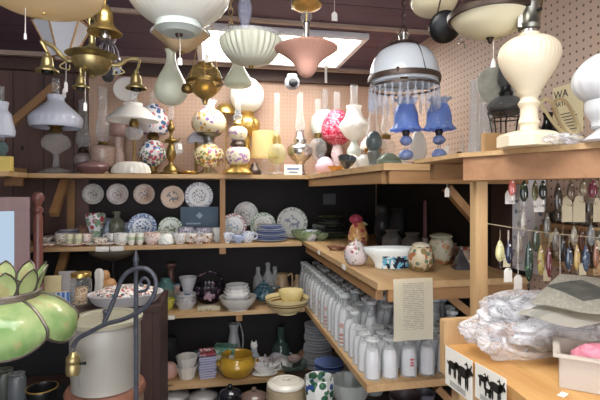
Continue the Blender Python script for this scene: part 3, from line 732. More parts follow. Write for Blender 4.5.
# security camera
loc = P(292, 84, 3.12)
o = thing('security_camera', 'white dome security camera with a dark eye on the back beam', 'camera', loc)
s = 3.1/F
L(o, 'mount', [(0, 0), (4.5, 0), (5, 2), (5, (CEIL-.1-loc.z)/s-5), (0, (CEIL-.1-loc.z)/s-5)], S('white_plastic', 'd9d9da', .4), s, 20, h=5, label='grey-white arm')
L(o, 'housing', [(0, -5), (4, -5), (7, -2), (7.5, 3), (5, 7), (0, 7)], S('camera_grey', '8d8d94', .4), s, 26, 3)
L(o, 'lens', [(0, 0), (4.5, 0), (4, 1.5), (2, 2.5), (0, 3)], black, s, 20, 2, y=-6.6, rot=(math.radians(90), 0, 0))
obj('bracket', mbox(((0, .02, (CEIL-.1-loc.z)-.012), (.05, .09, .02)), bev=.002), S('white_plastic', 'd9d9da', .4), o)
# ================================================================== HANGING LAMPS
def hang(name, label, px, py, d, cat='hanging lamp', group=None):
    return thing(name, label, cat, P(px, py, d), group), d/F
def drop(root, h, m, r=.0015, name='cord', x=0, y=0, top=None):
    """cord, rod or chain up to the ceiling"""
    z1 = CEIL-root.location.z-.0005 if top is None else top
    return obj(name, mtube([(x, y, h), (x, y, z1)], r, 8), m, root)
def chain(root, h, m, link=.022, r=.0022, x=0, y=0, top=None, name='chain'):
    z1 = CEIL-root.location.z if top is None else top
    bm = bmesh.new(); z = h+link*.5; k = 0
    while z < z1:
        pts = []
        for i in range(10):
            t = 2*math.pi*i/10; a = math.cos(t)*link*.3; c = math.sin(t)*link*.62
            pts.append((x+(a if k % 2 else 0), y+(0 if k % 2 else a), z+c))
        tube_bm(bm, pts, r, 5, True); z += link*.9; k += 1
    return obj(name, fin(bm), m, root)
def pulltag(name, label, px, py0, py1, d, w=4, hh=7, m=None):
    """price tag hanging on a long string from the ceiling or a fixture"""
    o = thing(name, label, 'tag', P(px, py1, d)); s = d/F
    drop(o, hh*s, cordw, .0012, 'string', top=(py1-py0)*s)
    obj('tag', mprism([(-w/2*s, 0), (w/2*s, 0), (w/2*s, hh*.75*s), (w/4*s, hh*s), (-w/4*s, hh*s), (-w/2*s, hh*.75*s)], -.0006, .0006, M=Matrix.Rotation(math.pi/2, 4, 'X')), m or paper, o)
    return o
# big cream bowl, top left
o, s = hang('pendant_bowl', 'large cream glass bowl pendant cut off at the top left corner', 44, 13, 1.12)
L(o, 'bowl', shell([(.3, 0), (22, 1.5), (40, 6), (52, 14), (57, 26), (56, 28)], .8), MILK('cream_bowl', 'f0dfba', .25, .2), s, 48, 3)
L(o, 'finial', [(0, -2), (1.5, -1.5), (2, 1), (0, 1)], brass, s, 14)
for x in (-50, 50): obj('chain_rod', mtube([(x*s, 0, 27*s), (x*.3*s, 0, 60*s), (0, 0, CEIL-o.location.z-.001)], .002), brass, o)
obj('pull_cord', mtube([(-14*s, -.02, 6*s), (-14*s, -.02, -24*s)], .0012), cordw, o)
L(o, 'pull_knob', [(0, -6), (1.3, -6), (1.3, -1), (.8, 0), (0, 0)], S('white_plastic', 'd9d9da', .4), s, 12, x=-14, y=-.02/s, h=-24)
# large white bowl top centre-left
o, s = hang('pendant_bowl', 'large fluted white glass bowl pendant with a stepped glass collar', 179, 34, 1.35)
L(o, 'bowl', shell([(.3, 9), (20, 10), (30, 14, .01), (44, 26, .015), (50, 38, .015), (49, 44)], .8), MILK('fluted_white', 'fafbf4', .25), s, 96, 3, 32)
L(o, 'collar', [(0, 0), (16, 0), (19, 3), (23, 4), (23, 10), (21, 13), (0, 13)], MILK('pale_green_opal', 'e2ece8', .3), s, 40, 1)
L(o, 'cap_nut', [(0, -3), (3, -3), (4, 0), (0, 0)], bronze, s, 16)
drop(o, 12*s, brass, .004, 'rod')
obj('pull_cord', mtube([(1*s, 0, -2*s), (1*s, 0, -24*s)], .0012), cordw, o)
obj('price_tag', mbox(((1*s, 0, -27.5*s), (4*s, .001, 7*s))), paper, o)
o, s = hang('scalloped_bowl', 'scalloped tan-lined white shade hanging under the large fluted bowl', 181, 52, 1.75)
L(o, 'shade', shell([(4, 0), (10, 2), (17, 8, .02), (25, 15, .04), (28, 18, .05)], .9), MILK('tan_lined', 'ecd4ac', .3, .2), s, 64, 3, 8)
L(o, 'rim', shell([(28.2, 17.6, .05), (28.4, 19.5, .05), (27, 22, .03), (22, 24)], .6), MILK('fluted_white', 'fafbf4', .25), s, 64, 2, 8)
L(o, 'knob', [(0, -3), (2, -2), (4, 0), (0, 0)], brass, s, 16)
drop(o, 0, brass, .0025, 'rod')
# teardrop milk glass
tear = [(0, 0), (8, 1), (15, 8), (16, 18), (12, 28), (6, 40), (4.5, 50), (6, 56), (0, 56)]
o, s = hang('teardrop_pendant', 'hanging white teardrop glass lamp left of the amber globe lamp', 171, 105, 2.05)
L(o, 'glass', tear, MILK('green_white_opal', 'f4f6e8', .25), s, 28, 4)
L(o, 'cap', [(0, 0), (6.5, 0), (5, 4), (1, 6), (0, 6)], brass, s, 18, h=55); drop(o, 60*s, brass, .002, 'rod')
tag_on(o, s, 5, 40, 4, 3, 6, y=-12)
o, s = hang('teardrop_pendant', 'hanging white teardrop glass lamp under the pale ribbed dish', 238, 88, 2.2)
L(o, 'glass', [(0, 0), (10, 1), (14, 4), (13, 9), (8, 17), (5, 24), (5, 28), (0, 28)], MILK('green_white_opal', 'f4f6e8', .25), s, 28, 4)
L(o, 'cap', [(0, 0), (6, 0), (4, 4), (0, 5)], brass, s, 18, h=27); drop(o, 31*s, brass, .002, 'rod')
# amber globe hanging lamp
o, s = hang('amber_hall_lamp', 'amber ribbed glass globe lamp in a brass frame on three chains', 205, 98, 1.9)
L(o, 'globe', [(0, 2), (8, 2), (15, 9, .02), (17, 17, .02), (14, 27, .02), (7, 33), (0, 33)], GLASS('pale_amber_glass', 'efe2bd', .7, .05, 'd8c48a'), s, 64, 3, 16)
L(o, 'font', [(0, 0), (7, 1), (11, 5), (12, 11), (8, 18), (4, 22), (0, 22)], goldm, s, 26, 2)
L(o, 'finial', [(0, -7), (2, -6), (3, -2), (6, 1), (0, 1)], brass, s, 18, 2)
L(o, 'band', [(16.6, 14), (18.6, 14), (18.6, 17), (16.6, 17), (16.6, 14)], agedbrass, s, 36)
L(o, 'crown', [(6, 31), (8, 31), (7, 35), (5, 36), (0, 36)], brass, s, 24)
L(o, 'side_knob', [(0, 0), (5, 1), (6, 5), (4, 9), (0, 10)], agedbrass, s, 18, 2, x=-17, h=4)
for x, y in ((-15, 5), (15, 5), (0, -14)):
    obj('chain', mtube([(x*s, y*s, 17*s), (x*.55*s, y*.5*s, 50*s), (x*.15*s, y*.1*s, CEIL-o.location.z-.001)], .0025, 6), S('brass_chain', 'b89a6c', .4, .7, .4, 150), o)
tag_on(o, s, 2, 40, 1, 4, 8, y=-17)
# crystal rod pendant with ribbed dish
o, s = hang('crystal_pendant', 'pale ribbed glass dish pendant on a cut crystal stem', 251, 66, 1.75)
L(o, 'dish', shell([(.3, 0), (8, .5), (20, 5, .02), (28, 15, .03), (31, 24, .03), (30, 27)], .8), MILK('pale_ribbed', 'eef0de', .25, .15), s, 120, 3, 30)
L(o, 'rim', [(30, 26), (32, 26), (32, 29), (28, 31), (28, 28), (30, 26)], frost, s, 48)
L(o, 'finial', [(0, -3), (2, -2), (3, 1), (0, 1)], agedbrass, s, 14)
L(o, 'crystal_stem', [(0, 0), (3, 0), (4, 8), (6.5, 18), (7, 28), (4, 36), (2, 40), (0, 40)], GLASS('cut_crystal', 'dfe2f2', .4, .02, 'dde2f5'), s, 8, 2, x=-6, h=32)
chain(o, 70*s, brass, x=-6*s); obj('rod', mtube([(-6*s, 0, 27*s), (-6*s, 0, 34*s)], .003), nickel, o)
chain(o, 28*s, S('brass_chain', 'b89a6c', .4, .7, .4, 150), .03, .002, x=-20*s, top=90*s)
# pink pendant
pinkm = MILK('pink_ribbed', 'fbcbb8', .3, .2)
o, s = hang('pink_pendant', 'pink ribbed bell-shaped glass pendant on a brass and glass stem', 306.5, 77, 1.65)
L(o, 'shade', shell([(.3, 0), (5, .6), (9, 5), (13, 13), (20, 20, .01), (30, 27, .02), (31, 29, .02), (22, 33, .01), (8, 34)], .7), pinkm, s, 108, 3, 36)
L(o, 'stem', [(0, 33), (5, 33), (5, 35), (2.5, 37), (2.8, 50), (3.5, 53), (3, 55), (0, 55)], nickel, s, 20, label='shiny metal stem')
L(o, 'glass_ball', [(0, 55), (3, 56), (6, 60), (3, 65), (0, 66)], clear, s, 22, 3)
L(o, 'stem_rod', [(0, 55), (1, 55), (1, 68), (0, 68)], brass, s, 12)
L(o, 'canopy', [(0, 66), (8, 67), (14, 70), (15, 73), (8, 77), (3, 79), (0, 79)], goldm, s, 36, 2)
drop(o, 78*s, brass, .003, 'rod')
obj('support_arm', mtube([(-12*s, 0, 72*s), (-15*s, 0, 66*s), (-15*s, 0, 90*s)], .0015), nickel, o)
pulltag('price_tag', 'white tag on a cord beside the pink pendant', 334.5, -140, 21, 1.9, 6, 9)
pulltag('price_tag', 'small white tag string below the light panel, behind the pink pendant', 326, 20, 83, 2.6, 2.5, 22)
# dome library lamp
o, s = hang('library_lamp', 'white glass dome hanging lamp with bronze band and crystal prisms', 404, 84, 1.75)
L(o, 'dome', shell([(33.5, 0), (34, 10), (31, 22), (24, 32), (12, 38), (10, 39)], .8), MILK('blue_dome', 'edf4fb', .3, .12), s, 56, 4)
bandm = S('bronze_band', '5e5049', .45, .6, .4, 160)
L(o, 'band', [(34.3, 2), (35.6, 1.5), (36, 5, .004), (35.4, 7), (34.5, 7), (34.3, 2)], bandm, s, 96, 1, 48)
L(o, 'lower_ring', [(33.5, -5), (34.5, -5), (34.5, -3), (33.5, -3), (33.5, -5)], bandm, s, 56)
L(o, 'crown', [(8, 36), (14, 37, .06), (13, 40, .08), (9, 42), (8, 40), (8, 36)], bandm, s, 60, 1, 10)
L(o, 'smoke_bell', [(3, 40), (5, 40), (5, 46, .06), (6, 50, .1), (4, 50), (3, 44), (3, 40)], nickel, s, 40, 1, 6)
obj('side_stop', mbox(((-19*s, -29*s, 6*s), (.01, .012, .02)), bev=.002), bandm, o)
bm = bmesh.new()
for x in (-34.8, 34.8): tube_bm(bm, spline([(x*s, 0, 6*s), (x*.75*s, 0, 32*s), (x*.25*s, 0, 46*s), (0, 0, 60*s)]), .0022, 6)
tube_bm(bm, spline([(6*s, -35*s, 6*s), (3*s, -27*s, 30*s), (0, -10*s, 43*s), (0, 0, 60*s)]), .0018, 6)
obj('harp', fin(bm), bandm, o)
chain(o, 59*s, bandm, .026, .0028)
pm = GLASS('prism_glass', 'f3f5fa', .45, .03, 'e6eaf4')
pmesh = mlathe([(0, -26), (1.3, -24), (2, -17), (.8, -9), (.6, -7.5), (1.4, -6.5), (1.4, -4.5), (0, -3.5)], s, 6)
for k in range(30):
    t = 2*math.pi*k/30
    obj('prism', pmesh, pm, o, (34*s*math.cos(t), 34*s*math.sin(t), -1*s))
L(o, 'font_holder', [(0, -12), (6, -12), (10, -6), (9, 0), (5, 3), (0, 3)], frost, s, 26, 2)
L(o, 'burner', [(0, 3), (4, 3), (4, 9), (0, 9)], agedbrass, s, 18)
obj('cross_arm', mtube([(-33.6*s, 0, -4*s), (33.6*s, 0, -4*s)], .002), bandm, o)
# cream dish fixtures, upper right
o, s = hang('pendant_bowl', 'broad ivory glass bowl fixture with a dark bronze rim, top right', 490, 38, 1.12)
L(o, 'bowl', shell([(.3, 0), (14, 1.5), (28, 8), (36, 17), (38, 22)], .8), MILK('ivory_bowl', 'f5efd0', .25, .15), s, 56, 3)
L(o, 'rim', [(37.5, 19), (40.5, 19), (41, 24), (34, 29), (30, 29), (37, 24), (37.5, 19)], bronze, s, 56, 1)
L(o, 'finial', [(0, -6), (1.6, -5), (2.5, -2), (4, 0), (0, .5)], bronze, s, 16, 2)
drop(o, 1*s, bronze, .003, 'rod')
for x in (-32, 32): obj('chain_rod', mtube([(x*s, 0, 28*s), (0, 0, 120*s)], .002), bronze, o)
obj('pull_cord', mtube([(1*s, -.01, -4*s), (1*s, -.01, -23*s)], .001), cordw, o)
L(o, 'cord_weight', [(0, -9), (2.6, -9), (2.2, -3), (.8, 0), (0, 0)], S('white_plastic', 'd9d9da', .4), s, 12, h=-22, x=1, y=-.01/s)
o, s = hang('pendant_bowl', 'smaller ivory glass bowl fixture left of the broad one', 434, 16, 1.5)
L(o, 'bowl', shell([(.3, 0), (10, 1), (19, 6), (23, 14), (22, 18)], .8), MILK('ivory_bowl', 'f5efd0', .25, .15), s, 48, 3)
L(o, 'rim', [(22, 15), (24, 15), (23, 19), (18, 22), (18, 20), (22, 15)], nickel, s, 48)
for x in (-18, 18): obj('chain_rod', mtube([(x*s, 0, 20*s), (0, 0, CEIL-o.location.z-.001)], .002), nickel, o)
o, s = hang('black_canopy', 'tilted black metal ceiling cap dangling between the two ivory bowls', 444, 27, 1.3, 'lamp fitting')
L(o, 'cap', [(0, 0), (14, 0), (16, 2), (14, 6), (6, 9), (0, 10)], black, s, 32, 2, rot=(math.radians(110), math.radians(18), 0))
L(o, 'inner_plate', [(0, -1), (11, -1), (11, 0), (0, 0)], S('grey_pipe', '77757a', .5, .3), s, 28, rot=(math.radians(110), math.radians(18), 0))
obj('wires', mtube(spline([(0, -.03, 0), (4*s, -.05, -9*s), (9*s, -.05, -16*s), (6*s, -.05, -22*s), (11*s, -.05, -20*s), (13*s, -.05, -26*s)]), .002), nickel, o)
obj('hanger', mtube([(-8*s, 0, 10*s), (-3*s, 0, 30*s), (0, 0, CEIL-o.location.z-.001)], .0025), bronze, o)
pulltag('price_tag', 'large white tag on a string beside the milk glass vase lamp', 522, -60, 27, 1.05, 9, 12)

# brass chandelier
o, s = hang('chandelier', 'aged brass chandelier with three bell cups and scrolled arms', 92, 78, 1.5)
oldb = S('old_gold', 'b0a070', .36, .8, .35, 50)
L(o, 'body', [(0, 0), (3, 0), (5, 3), (12, 5), (17, 11), (19, 18), (17, 20), (24, 22), (24, 23.5), (15, 27), (6, 31), (3, 34), (3, 44), (0, 44)], oldb, s, 44, 2)
chain(o, 44*s, oldb, .03, .0028)
def bell(root, x, y, h, k=1.0, name='lamp_cup', lab=None):
    b_ = obj(name, mlathe(shell([(11, 0), (10.5, 2), (6.5, 5), (5.5, 11), (4.5, 15), (2, 17)], .8), s*k, 28, 3), oldb, root, (x*s, y*s, h*s), label=lab)
    obj('socket', mlathe([(0, -2), (5.5, -2), (5.5, 3), (0, 3)], s*k, 18), black, b_)
    obj('collar', mlathe([(0, 15), (2.2, 15), (3, 18), (1.4, 21), (0, 21)], s*k, 16), oldb, b_)
    return b_
bell(o, -41, 0, 4, .95); bell(o, 41, 6, -8, .95); bell(o, -5, -20, -15, .72)
for pts in ([(-12, 0, 18), (-24, 0, 17), (-36, 0, 29), (-46, 0, 34), (-44, 0, 28), (-41, 0, 23)], [(12, 2, 16), (24, 3, 15), (34, 5, 22), (44, 6, 22), (41, 6, 9)], [(-3, -8, 10), (-4, -14, 4), (-5, -20, 4), (-5, -20, -2)]):
    q = spline([(a*s, b*s, c*s) for a, b, c in pts], 6); n = len(q)
    obj('arm', mtube(q, [s*(2.9-1.9*i/n) for i in range(n)], 8), oldb, o)
    cx = pts[1]; obj('arm_scroll', mtube(spline([(cx[0]*s, cx[1]*s, (cx[2]-2)*s), (cx[0]*1.25*s, cx[1]*s, (cx[2]-7)*s), (cx[0]*.9*s, cx[1]*s, (cx[2]-10)*s), (cx[0]*.85*s, cx[1]*s, (cx[2]-5)*s)]), .7*s, 6), oldb, o)
tag_on(o, s, 0, 0, 29, 3, 8, y=-24)
# large brass bell pendant in front
o, s = hang('bell_pendant', 'polished brass bell-shaped lamp cup hanging above the chandelier', 105, 34, 1.35)
s0 = s
L(o, 'bell', shell([(16, 0), (16.5, 1.5), (12, 5), (8, 11), (7.5, 20), (5, 26), (2, 29)], .8), brass, s, 36, 3)
L(o, 'socket', [(0, -5), (5, -5), (6, -1), (5, 6), (0, 6)], nickel, s, 20)
drop(o, 27*s, agedbrass, .004, 'rod')
# panel lantern
o, s = hang('panel_lantern', 'six-sided lantern of pale blue glass panels in a gilt frame', 62, 58, 2.1)
L(o, 'panels', [(9, 0), (26, 34), (25, 35), (8.3, 1), (9, 0)], MILK('blue_slag', 'f2f5fc', .3, .2), s, 6, 1, phase=.35)
bm = bmesh.new()
for k in range(6):
    t = .35+2*math.pi*k/6; u2 = .35+2*math.pi*(k+1)/6
    a = Vector((9.2*math.cos(t), 9.2*math.sin(t), 0))*s; b_ = Vector((26.4*math.cos(t), 26.4*math.sin(t), 34))*s
    a2 = Vector((9.2*math.cos(u2), 9.2*math.sin(u2), 0))*s; b2 = Vector((26.4*math.cos(u2), 26.4*math.sin(u2), 34))*s
    tube_bm(bm, [a, b_], .9*s, 6); tube_bm(bm, [a, a2], .8*s, 6); tube_bm(bm, [b_, b2], 1.1*s, 6)
    m_ = (b_+b2)/2
    tube_bm(bm, spline([b_, m_+Vector((0, 0, 5*s)), b2], 5), .8*s, 5)
obj('frame', fin(bm), S('copper_gilt', 'c09a70', .4, .6, .3, 60), o)
bm = bmesh.new()
for k in range(0, 6, 2):
    t = .35+2*math.pi*k/6; tube_bm(bm, [(26*s*math.cos(t), 26*s*math.sin(t), 34*s), (0, 0, 58*s)], .002, 5)
obj('chains', fin(bm), S('copper_gilt', 'c09a70', .4, .6, .3, 60), o)
chain(o, 57*s, bronze, .03, .0025)
pulltag('price_tag', 'white tag on string under the panel lantern, left of the low bell socket', 66, 60, 92, 1.95, 3.5, 10)
# lavender metal lamp parts behind the chandelier
o, s = hang('prism_lamp', 'tangled grey metal lamp with hanging prisms behind the brass chandelier', 108, 66, 2.0)
gm_ = S('tarnished_silver', '8e8a90', .4, .7, .35, 60)
L(o, 'ring', [(10, 6), (12, 6), (12, 8), (10, 8), (10, 6)], gm_, s, 30)
L(o, 'crown', [(0, 22), (5, 22), (8, 27), (3, 31), (0, 31)], gm_, s, 24, 2)
bm = bmesh.new()
for k in range(6):
    t = k*math.pi/3
    tube_bm(bm, spline([(11*s*math.cos(t), 11*s*math.sin(t), 7*s), (8*s*math.cos(t), 8*s*math.sin(t), 18*s), (2*s*math.cos(t), 2*s*math.sin(t), 26*s)]), .8*s, 6)
obj('arms', fin(bm), gm_, o)
pme = mlathe([(0, -15), (1.3, -13), (1.9, -8), (.8, -2), (0, 0)], s, 6)
for k in range(10):
    t = k*math.pi/5; obj('prism', pme, pm, o, (11*s*math.cos(t), 11*s*math.sin(t), 7*s))
L(o, 'bottom_cup', [(0, -16), (4, -15), (6, -9), (3, -3), (0, -3)], smoke, s, 20, 2); obj('stem', mtube([(0, 0, -4*s), (0, 0, 23*s)], .004), gm_, o)
chain(o, 30*s, gm_, .03, .0022)
# ================================================================== CHINA ON THE PLATE SHELF
def place(px, z, y=None, py=None):
    loc, s = stand(px, z, y=y, py=py); loc.z += .0006; return loc, s
def up_plate(px, pyc, r, m, lab, y, group=None, tilt=76, fixed=None, name='plate', rim=0):
    """plate standing on edge, face to the room"""
    u = (px-300)/F; d = y/(CT-ST*u); s = d/F; t = math.radians(tilt)
    loc = P(px, pyc, d); R = r*s
    if fixed is not None: loc.z = fixed+R*math.sin(t)+.001+rim
    me = mlathe([(0, 0), (r*.62, 0), (r*.66, .5), (r*.97, 1.7), (r, 2.2), (r*.95, 2.3), (r*.62, 1.1), (0, .9)], s, 36, 1)
    return single(name, lab, 'plate', loc, me, m, group, rot=(t, 0, 0))
p_gw = PL('grey_scene_plate', 'b9b4ac', '8d8984', '837e78', .8)
p_gr = PL('rose_grey_plate', 'b5a9a2', '8f8079', '8a6c64', .8)
p_tan = PL('tan_scene_plate', 'b89c86', '8c6a55', '5a4a44', .85, bg='a5805f')
p_ivory = PL('pierced_white_plate', 'e4e2e0', '7b7480', '8b7a68', .78, .4, 14)
p_blue = PL('blue_willow_plate', 'dfe6ee', '5b79a8', '4a6698', .68, .5, 12)
p_green = PL('green_floral_plate', 'd4dccb', '5c8060', '5a7250', .8, .3, 8)
p_rose = PL('rose_band_plate', 'e2e0dc', '9a5b62', '9eb0c0', .78, .45, 9)
p_sprig = PL('sprig_plate', 'e0e0da', '9aa39a', '9a9fb0', .82, .3, 7)
p_grim = PL('green_rim_plate', 'e4e2d6', '7f9878', 'b8b8a4', .74, .4, 10)
YW = YB-.014
def wall_plate(px, py, r, m, lab):
    u = (px-300)/F; d = (YW-.012)/(CT-ST*u); s = d/F
    o = thing('wall_plate', lab, 'plate', P(px, py, d), 'plates hung on the dark wall')
    obj('plate', mlathe([(0, 0), (r*.62, 0), (r*.66, .3), (r*.97, 1.2), (r, 1.5), (r*.95, 1.6), (r*.62, .8), (0, .7)], s, 36), m, o, (0, .008, 0), (math.radians(89), 0, 0))
    obj('plate_hanger', mbox(((0, .0085, r*.5*s), (.01, .002, r*1.0*s))), nickel, o)
    return o
wall_plate(93, 194, 10.3, p_gw, 'grey-white scenic plate, first hung plate from the left')
wall_plate(117.5, 194, 10.5, p_gr, 'pinkish grey plate, second hung plate from the left')
wall_plate(144, 194, 10.3, p_tan, 'tan plate with a dim brown scene, third hung plate from the left')
wall_plate(172.5, 197, 11.5, PL('sunset_plate', 'c8a888', '9c7a60', '3c302e', .9, bg='c89a68', scale=5), 'orange-tan plate with dark figures, above the green plate')
wall_plate(199, 196, 14, p_ivory, 'white plate with pierced border and centre bouquet above the blue box')
up_plate(142.5, 217, 14, p_blue, 'large blue and white plate standing on the shelf', 3.2, fixed=Z2, tilt=78)
up_plate(170.5, 221, 12, p_green, 'green leafy plate standing left of the blue box', 3.18, fixed=Z2, tilt=78)
up_plate(127, 224, 9, PL('pale_blue_plate', 'c2ccd6', '8a9aae', 'a5b2c2', .8), 'pale blue plate half hidden behind the dark green vase', 3.26, fixed=Z2, tilt=80)
up_plate(233.5, 219, 13, p_rose, 'plate with dark rose border right of the wooden upright', 3.2, fixed=Z2, tilt=78)
up_plate(246, 203, 12, p_gw, 'dim white plate high behind the rose-bordered plate', 3.30, tilt=84, fixed=Z2+.085)
single('plate_block', 'plain dark block lifting the high dim plate', 'block', place(246, Z2, y=3.30)[0]+Vector((0, -.012, 0)), mbox(((0, 0, .0415), (.08, .03, .083))), darkpanel)
up_plate(263, 218, 13, p_grim, 'green-edged cream plate behind the blue plate stack', 3.22, fixed=Z2, tilt=80)
up_plate(292, 217, 15.5, p_sprig, 'large white sprigged plate standing at right of the blue stack', 3.2, fixed=Z2, tilt=78)
# blue framed box
loc, s = place(199.5, Z2, y=3.22)
o = thing('blue_box', 'flat slate-blue presentation box standing behind the teacups', 'box', loc, rot=(math.radians(-6), 0, 0))
obj('panel', mbox(((0, 0, 15*s+.012), (37*s, .03, 32*s)), bev=.002), S('slate_blue_card', '4d6377', .6), o)
obj('emblem', mlathe([(0, 0), (3.5, 0), (3.5, .15), (0, .2)], s, 4), S('pale_emblem', '93a9b8', .5), o, (0, -.0155, 24*s), (math.radians(90), 0, 0))
obj('caption', mbox(((-6*s, -.0155, 16*s), (14*s, .001, 1.6*s))), S('pale_emblem', '93a9b8', .5), o)
# flat and hollow china
def cup(px, y, r, h, m, lab, hd=1, z=Z2, name='teacup', group=None, saucer=None, rip=0, liftz=0):
    loc, s = place(px, z, y=y); loc.z += liftz
    o = thing(name, lab, 'cup', loc, group)
    L(o, 'body', [(0, 0), (r*.6, 0), (r*.65, .8), (r*.92, h*.4, .02 if rip else 0), (r, h, .04 if rip else 0), (r-.6, h, .04 if rip else 0), (r*.8, h*.4), (0, h*.25)], m, s, 36 if rip else 24, 2, rip)
    if hd:
        a = hd*r*.85
        obj('handle', mtube(spline([(a*s, 0, h*.85*s), (a*1.55*s, 0, h*.85*s), (a*1.6*s, 0, h*.45*s), (a*.95*s, 0, h*.25*s)]), .7*s, 6), m, o)
    return o
def saucer(px, y, r, m, lab, z=Z2, liftz=0, sy=1, name='saucer'):
    loc, s = place(px, z, y=y); loc.z += liftz
    return single(name, lab, 'saucer', loc, mlathe([(0, 0), (r*.55, 0), (r, 2.2), (r*.97, 2.7), (r*.5, 1), (0, .9)], s, 32, 1, sy=sy), m)
def bowl(px, z, r, h, m, lab, y=None, py=None, name='bowl', cat='bowl', foot=.5, rip=0, group=None, liftz=0, t=.7):
    loc, s = place(px, z, y=y, py=py); loc.z += liftz
    a = .03 if rip else 0
    return single(name, lab, cat, loc, mlathe([(0, 0), (r*foot, 0), (r*foot, .8), (r*.85, h*.5, a), (r, h, a), (r-t, h+.2, a), (r*.8-t, h*.5), (r*foot*.8, 1.6), (0, 1.4)], s, 60 if rip else 32, 2, rip), m, group), s
fl_w = FL('white_sprigged', 'ebe8e4', ['b06a6a', '7f8fa8', '8a9a70'], 75, .3)
fl_p = FL('pink_sprigged', 'ecdcd4', ['c07060', 'b08a60'], 75, .36)
fl_g = FL('gold_sprigged', 'efe9dc', ['b08a50', 'a06a4a'], 70, .36)
fl_b = FL('blue_sprigged', 'dfe3ea', ['6a7fb0', '8a90a8'], 75, .36)
fl_bw = FL('blue_teapot', 'd7dbe2', ['6f7f9a', '5a6880'], 60, .36)
# left group
o = cup(69, 3.2, 9, 12, S('lavender_glaze', 'c4bfd2', .25), 'lavender grey mug with a big handle at the left end', -1, name='mug')
obj('rim_band', mlathe([(9.1, 11), (9.4, 11), (9.4, 12.2), (8.2, 12.2), (9.1, 11)], stand(69, Z2, y=3.2)[1], 28), S('slate_rim', '6d6d84', .3), o)
up_plate(83, 224, 8, PL('brown_rose_plate', '9a7660', '5a3c30', 'c8a890', .7, .4, 8), 'small brown patterned plate standing behind the lavender mug', 3.28, fixed=Z2, tilt=80)
def vase(px, y, prof, m, lab, z=Z2, name='vase', py=None, cat='vase', sub=3, rip=0, seg=28, liftz=0):
    loc, s = place(px, z, y=y, py=py); loc.z += liftz
    return single(name, lab, cat, loc, mlathe(prof, s, seg, sub, rip), m), s
vase(95.5, 3.12, [(0, 0), (6, 0), (6, 2), (5, 6), (6.5, 14), (9, 22), (9.5, 28), (8, 30), (7, 30), (0, 27)], FL('rose_vase', 'dcdde2', ['a8434f', '7f9a80'], 26, .45), 'white vase with a band of red roses')
vase(107, 3.25, [(0, 0), (6, 0), (7, 4), (7.5, 12), (6, 18), (4, 21), (6, 23), (0, 23)], FL('faded_blue', 'a5b0be', ['54627c', '7886a0'], 60, .4), 'dusty blue and white jar between the two vases', name='jar', cat='jar')
vase(117, 3.14, [(0, 0), (4.5, 0), (4, 3), (6.5, 10), (7.5, 17), (6, 22), (3, 25), (3, 28), (4.5, 31), (0, 30)], FL('olive_vase', '6f7163', ['a09a80', '4a4c40'], 60, .36), 'olive green patterned vase with a narrow neck')
saucer(47, 2.99, 8, fl_p, 'pinkish dish, leftmost in the front row')
saucer(55, 3.08, 8, fl_w, 'white flowered dish behind the leftmost pinkish dish')
bowl(52, Z2, 7, 7, FL('dark_sprigged', 'b5aeac', ['5f6a6a', '8a5a5a'], 70, .38), 'small dark-sprigged bowl near the left shelf end', y=3.2)
saucer(73, 2.99, 12, fl_p, 'long saucer under the two little cream cups', sy=.6, name='serving_dish')
for i, px in enumerate((69.5, 78)): cup(px, 2.99, 4, 10, BAND('cream_mug', 'e6e0c0', [(.3, .6, 'b9c2a4'), (0, .12, 'b8a070')]), '%s little cream and green cup on the long saucer' % ('left' if i == 0 else 'right'), 0, liftz=.0085, name='small_cup')
saucer(93, 3.0, 11, fl_g, 'peach-edged shallow dish in front of the rose vase', sy=.7)
saucer(107, 3.0, 9, fl_w, 'flat white saucer in front of the blue jar', sy=.7)
bowl(107, Z2, 8, 6, S('grey_green_glaze', 'a5b0ac', .25), 'small grey-green bowl in front of the blue jar', y=3.11)
cup(121, 3.0, 7.5, 11, FL('green_sprigged', 'e9eae4', ['8aa07a', 'c0a080'], 70, .3), 'white teacup with green sprigs under the olive vase', 1)
for i, px in enumerate((131.5, 140)): cup(px, 2.985, 3.9, 11, BAND('mint_mug', 'ebece0', [(.45, .7, 'b6c8a6')]), '%s white and mint egg cup in front of the blue plate' % ('left' if i == 0 else 'right'), 0, name='egg_cup')
cup(152, 3.0, 8, 11, fl_p, 'pink-flowered teacup between mint cups and white pitcher', 1)
saucer(150, 3.1, 11, fl_g, 'gold-edged saucer behind the pink-flowered teacup')
vase(166, 2.99, [(0, 0), (7, 0), (8, 3), (6, 9), (3, 11), (0, 11)], FL('mint_creamer', 'eceee6', ['8ab09a'], 70, .3), 'white covered sugar bowl with green sprigs', name='sugar_bowl', cat='bowl')
bowl(177, Z2, 8, 9, fl_b, 'blue-sprigged small bowl in the middle of the teacup crowd', y=3.06, rip=9)
cup(186, 3.13, 8, 13, FL('purple_sprigged', 'dcdae4', ['7f78a0', 'a08ab0'], 75, .38), 'violet-sprigged teacup before the blue box, left one', 1)
cup(204, 3.13, 8, 12, FL('purple_sprigged', 'dcdae4', ['7f78a0', 'a08ab0'], 75, .38), 'violet-sprigged teacup before the blue box, right one', 1)
bowl(191, Z2, 6.5, 9, FL('rust_sprigged', 'ece6dc', ['a8623c', 'c09050'], 55, .42), 'rust-flowered small bowl, left of the matching pair', y=2.99, rip=8)
bowl(207, Z2, 6.5, 9, FL('rust_sprigged', 'ece6dc', ['a8623c', 'c09050'], 55, .42), 'rust-flowered small bowl, right of the matching pair', y=2.99, rip=8)
cup(219, 3.06, 7, 13, MILK('bright_opal', 'fbfbf8', .4), 'plain bright cup beside the wooden upright', 0)
bowl(232, Z2, 12, 6, fl_b, 'wide low blue-sprigged dish in front of the rose-bordered plate', y=3.06)
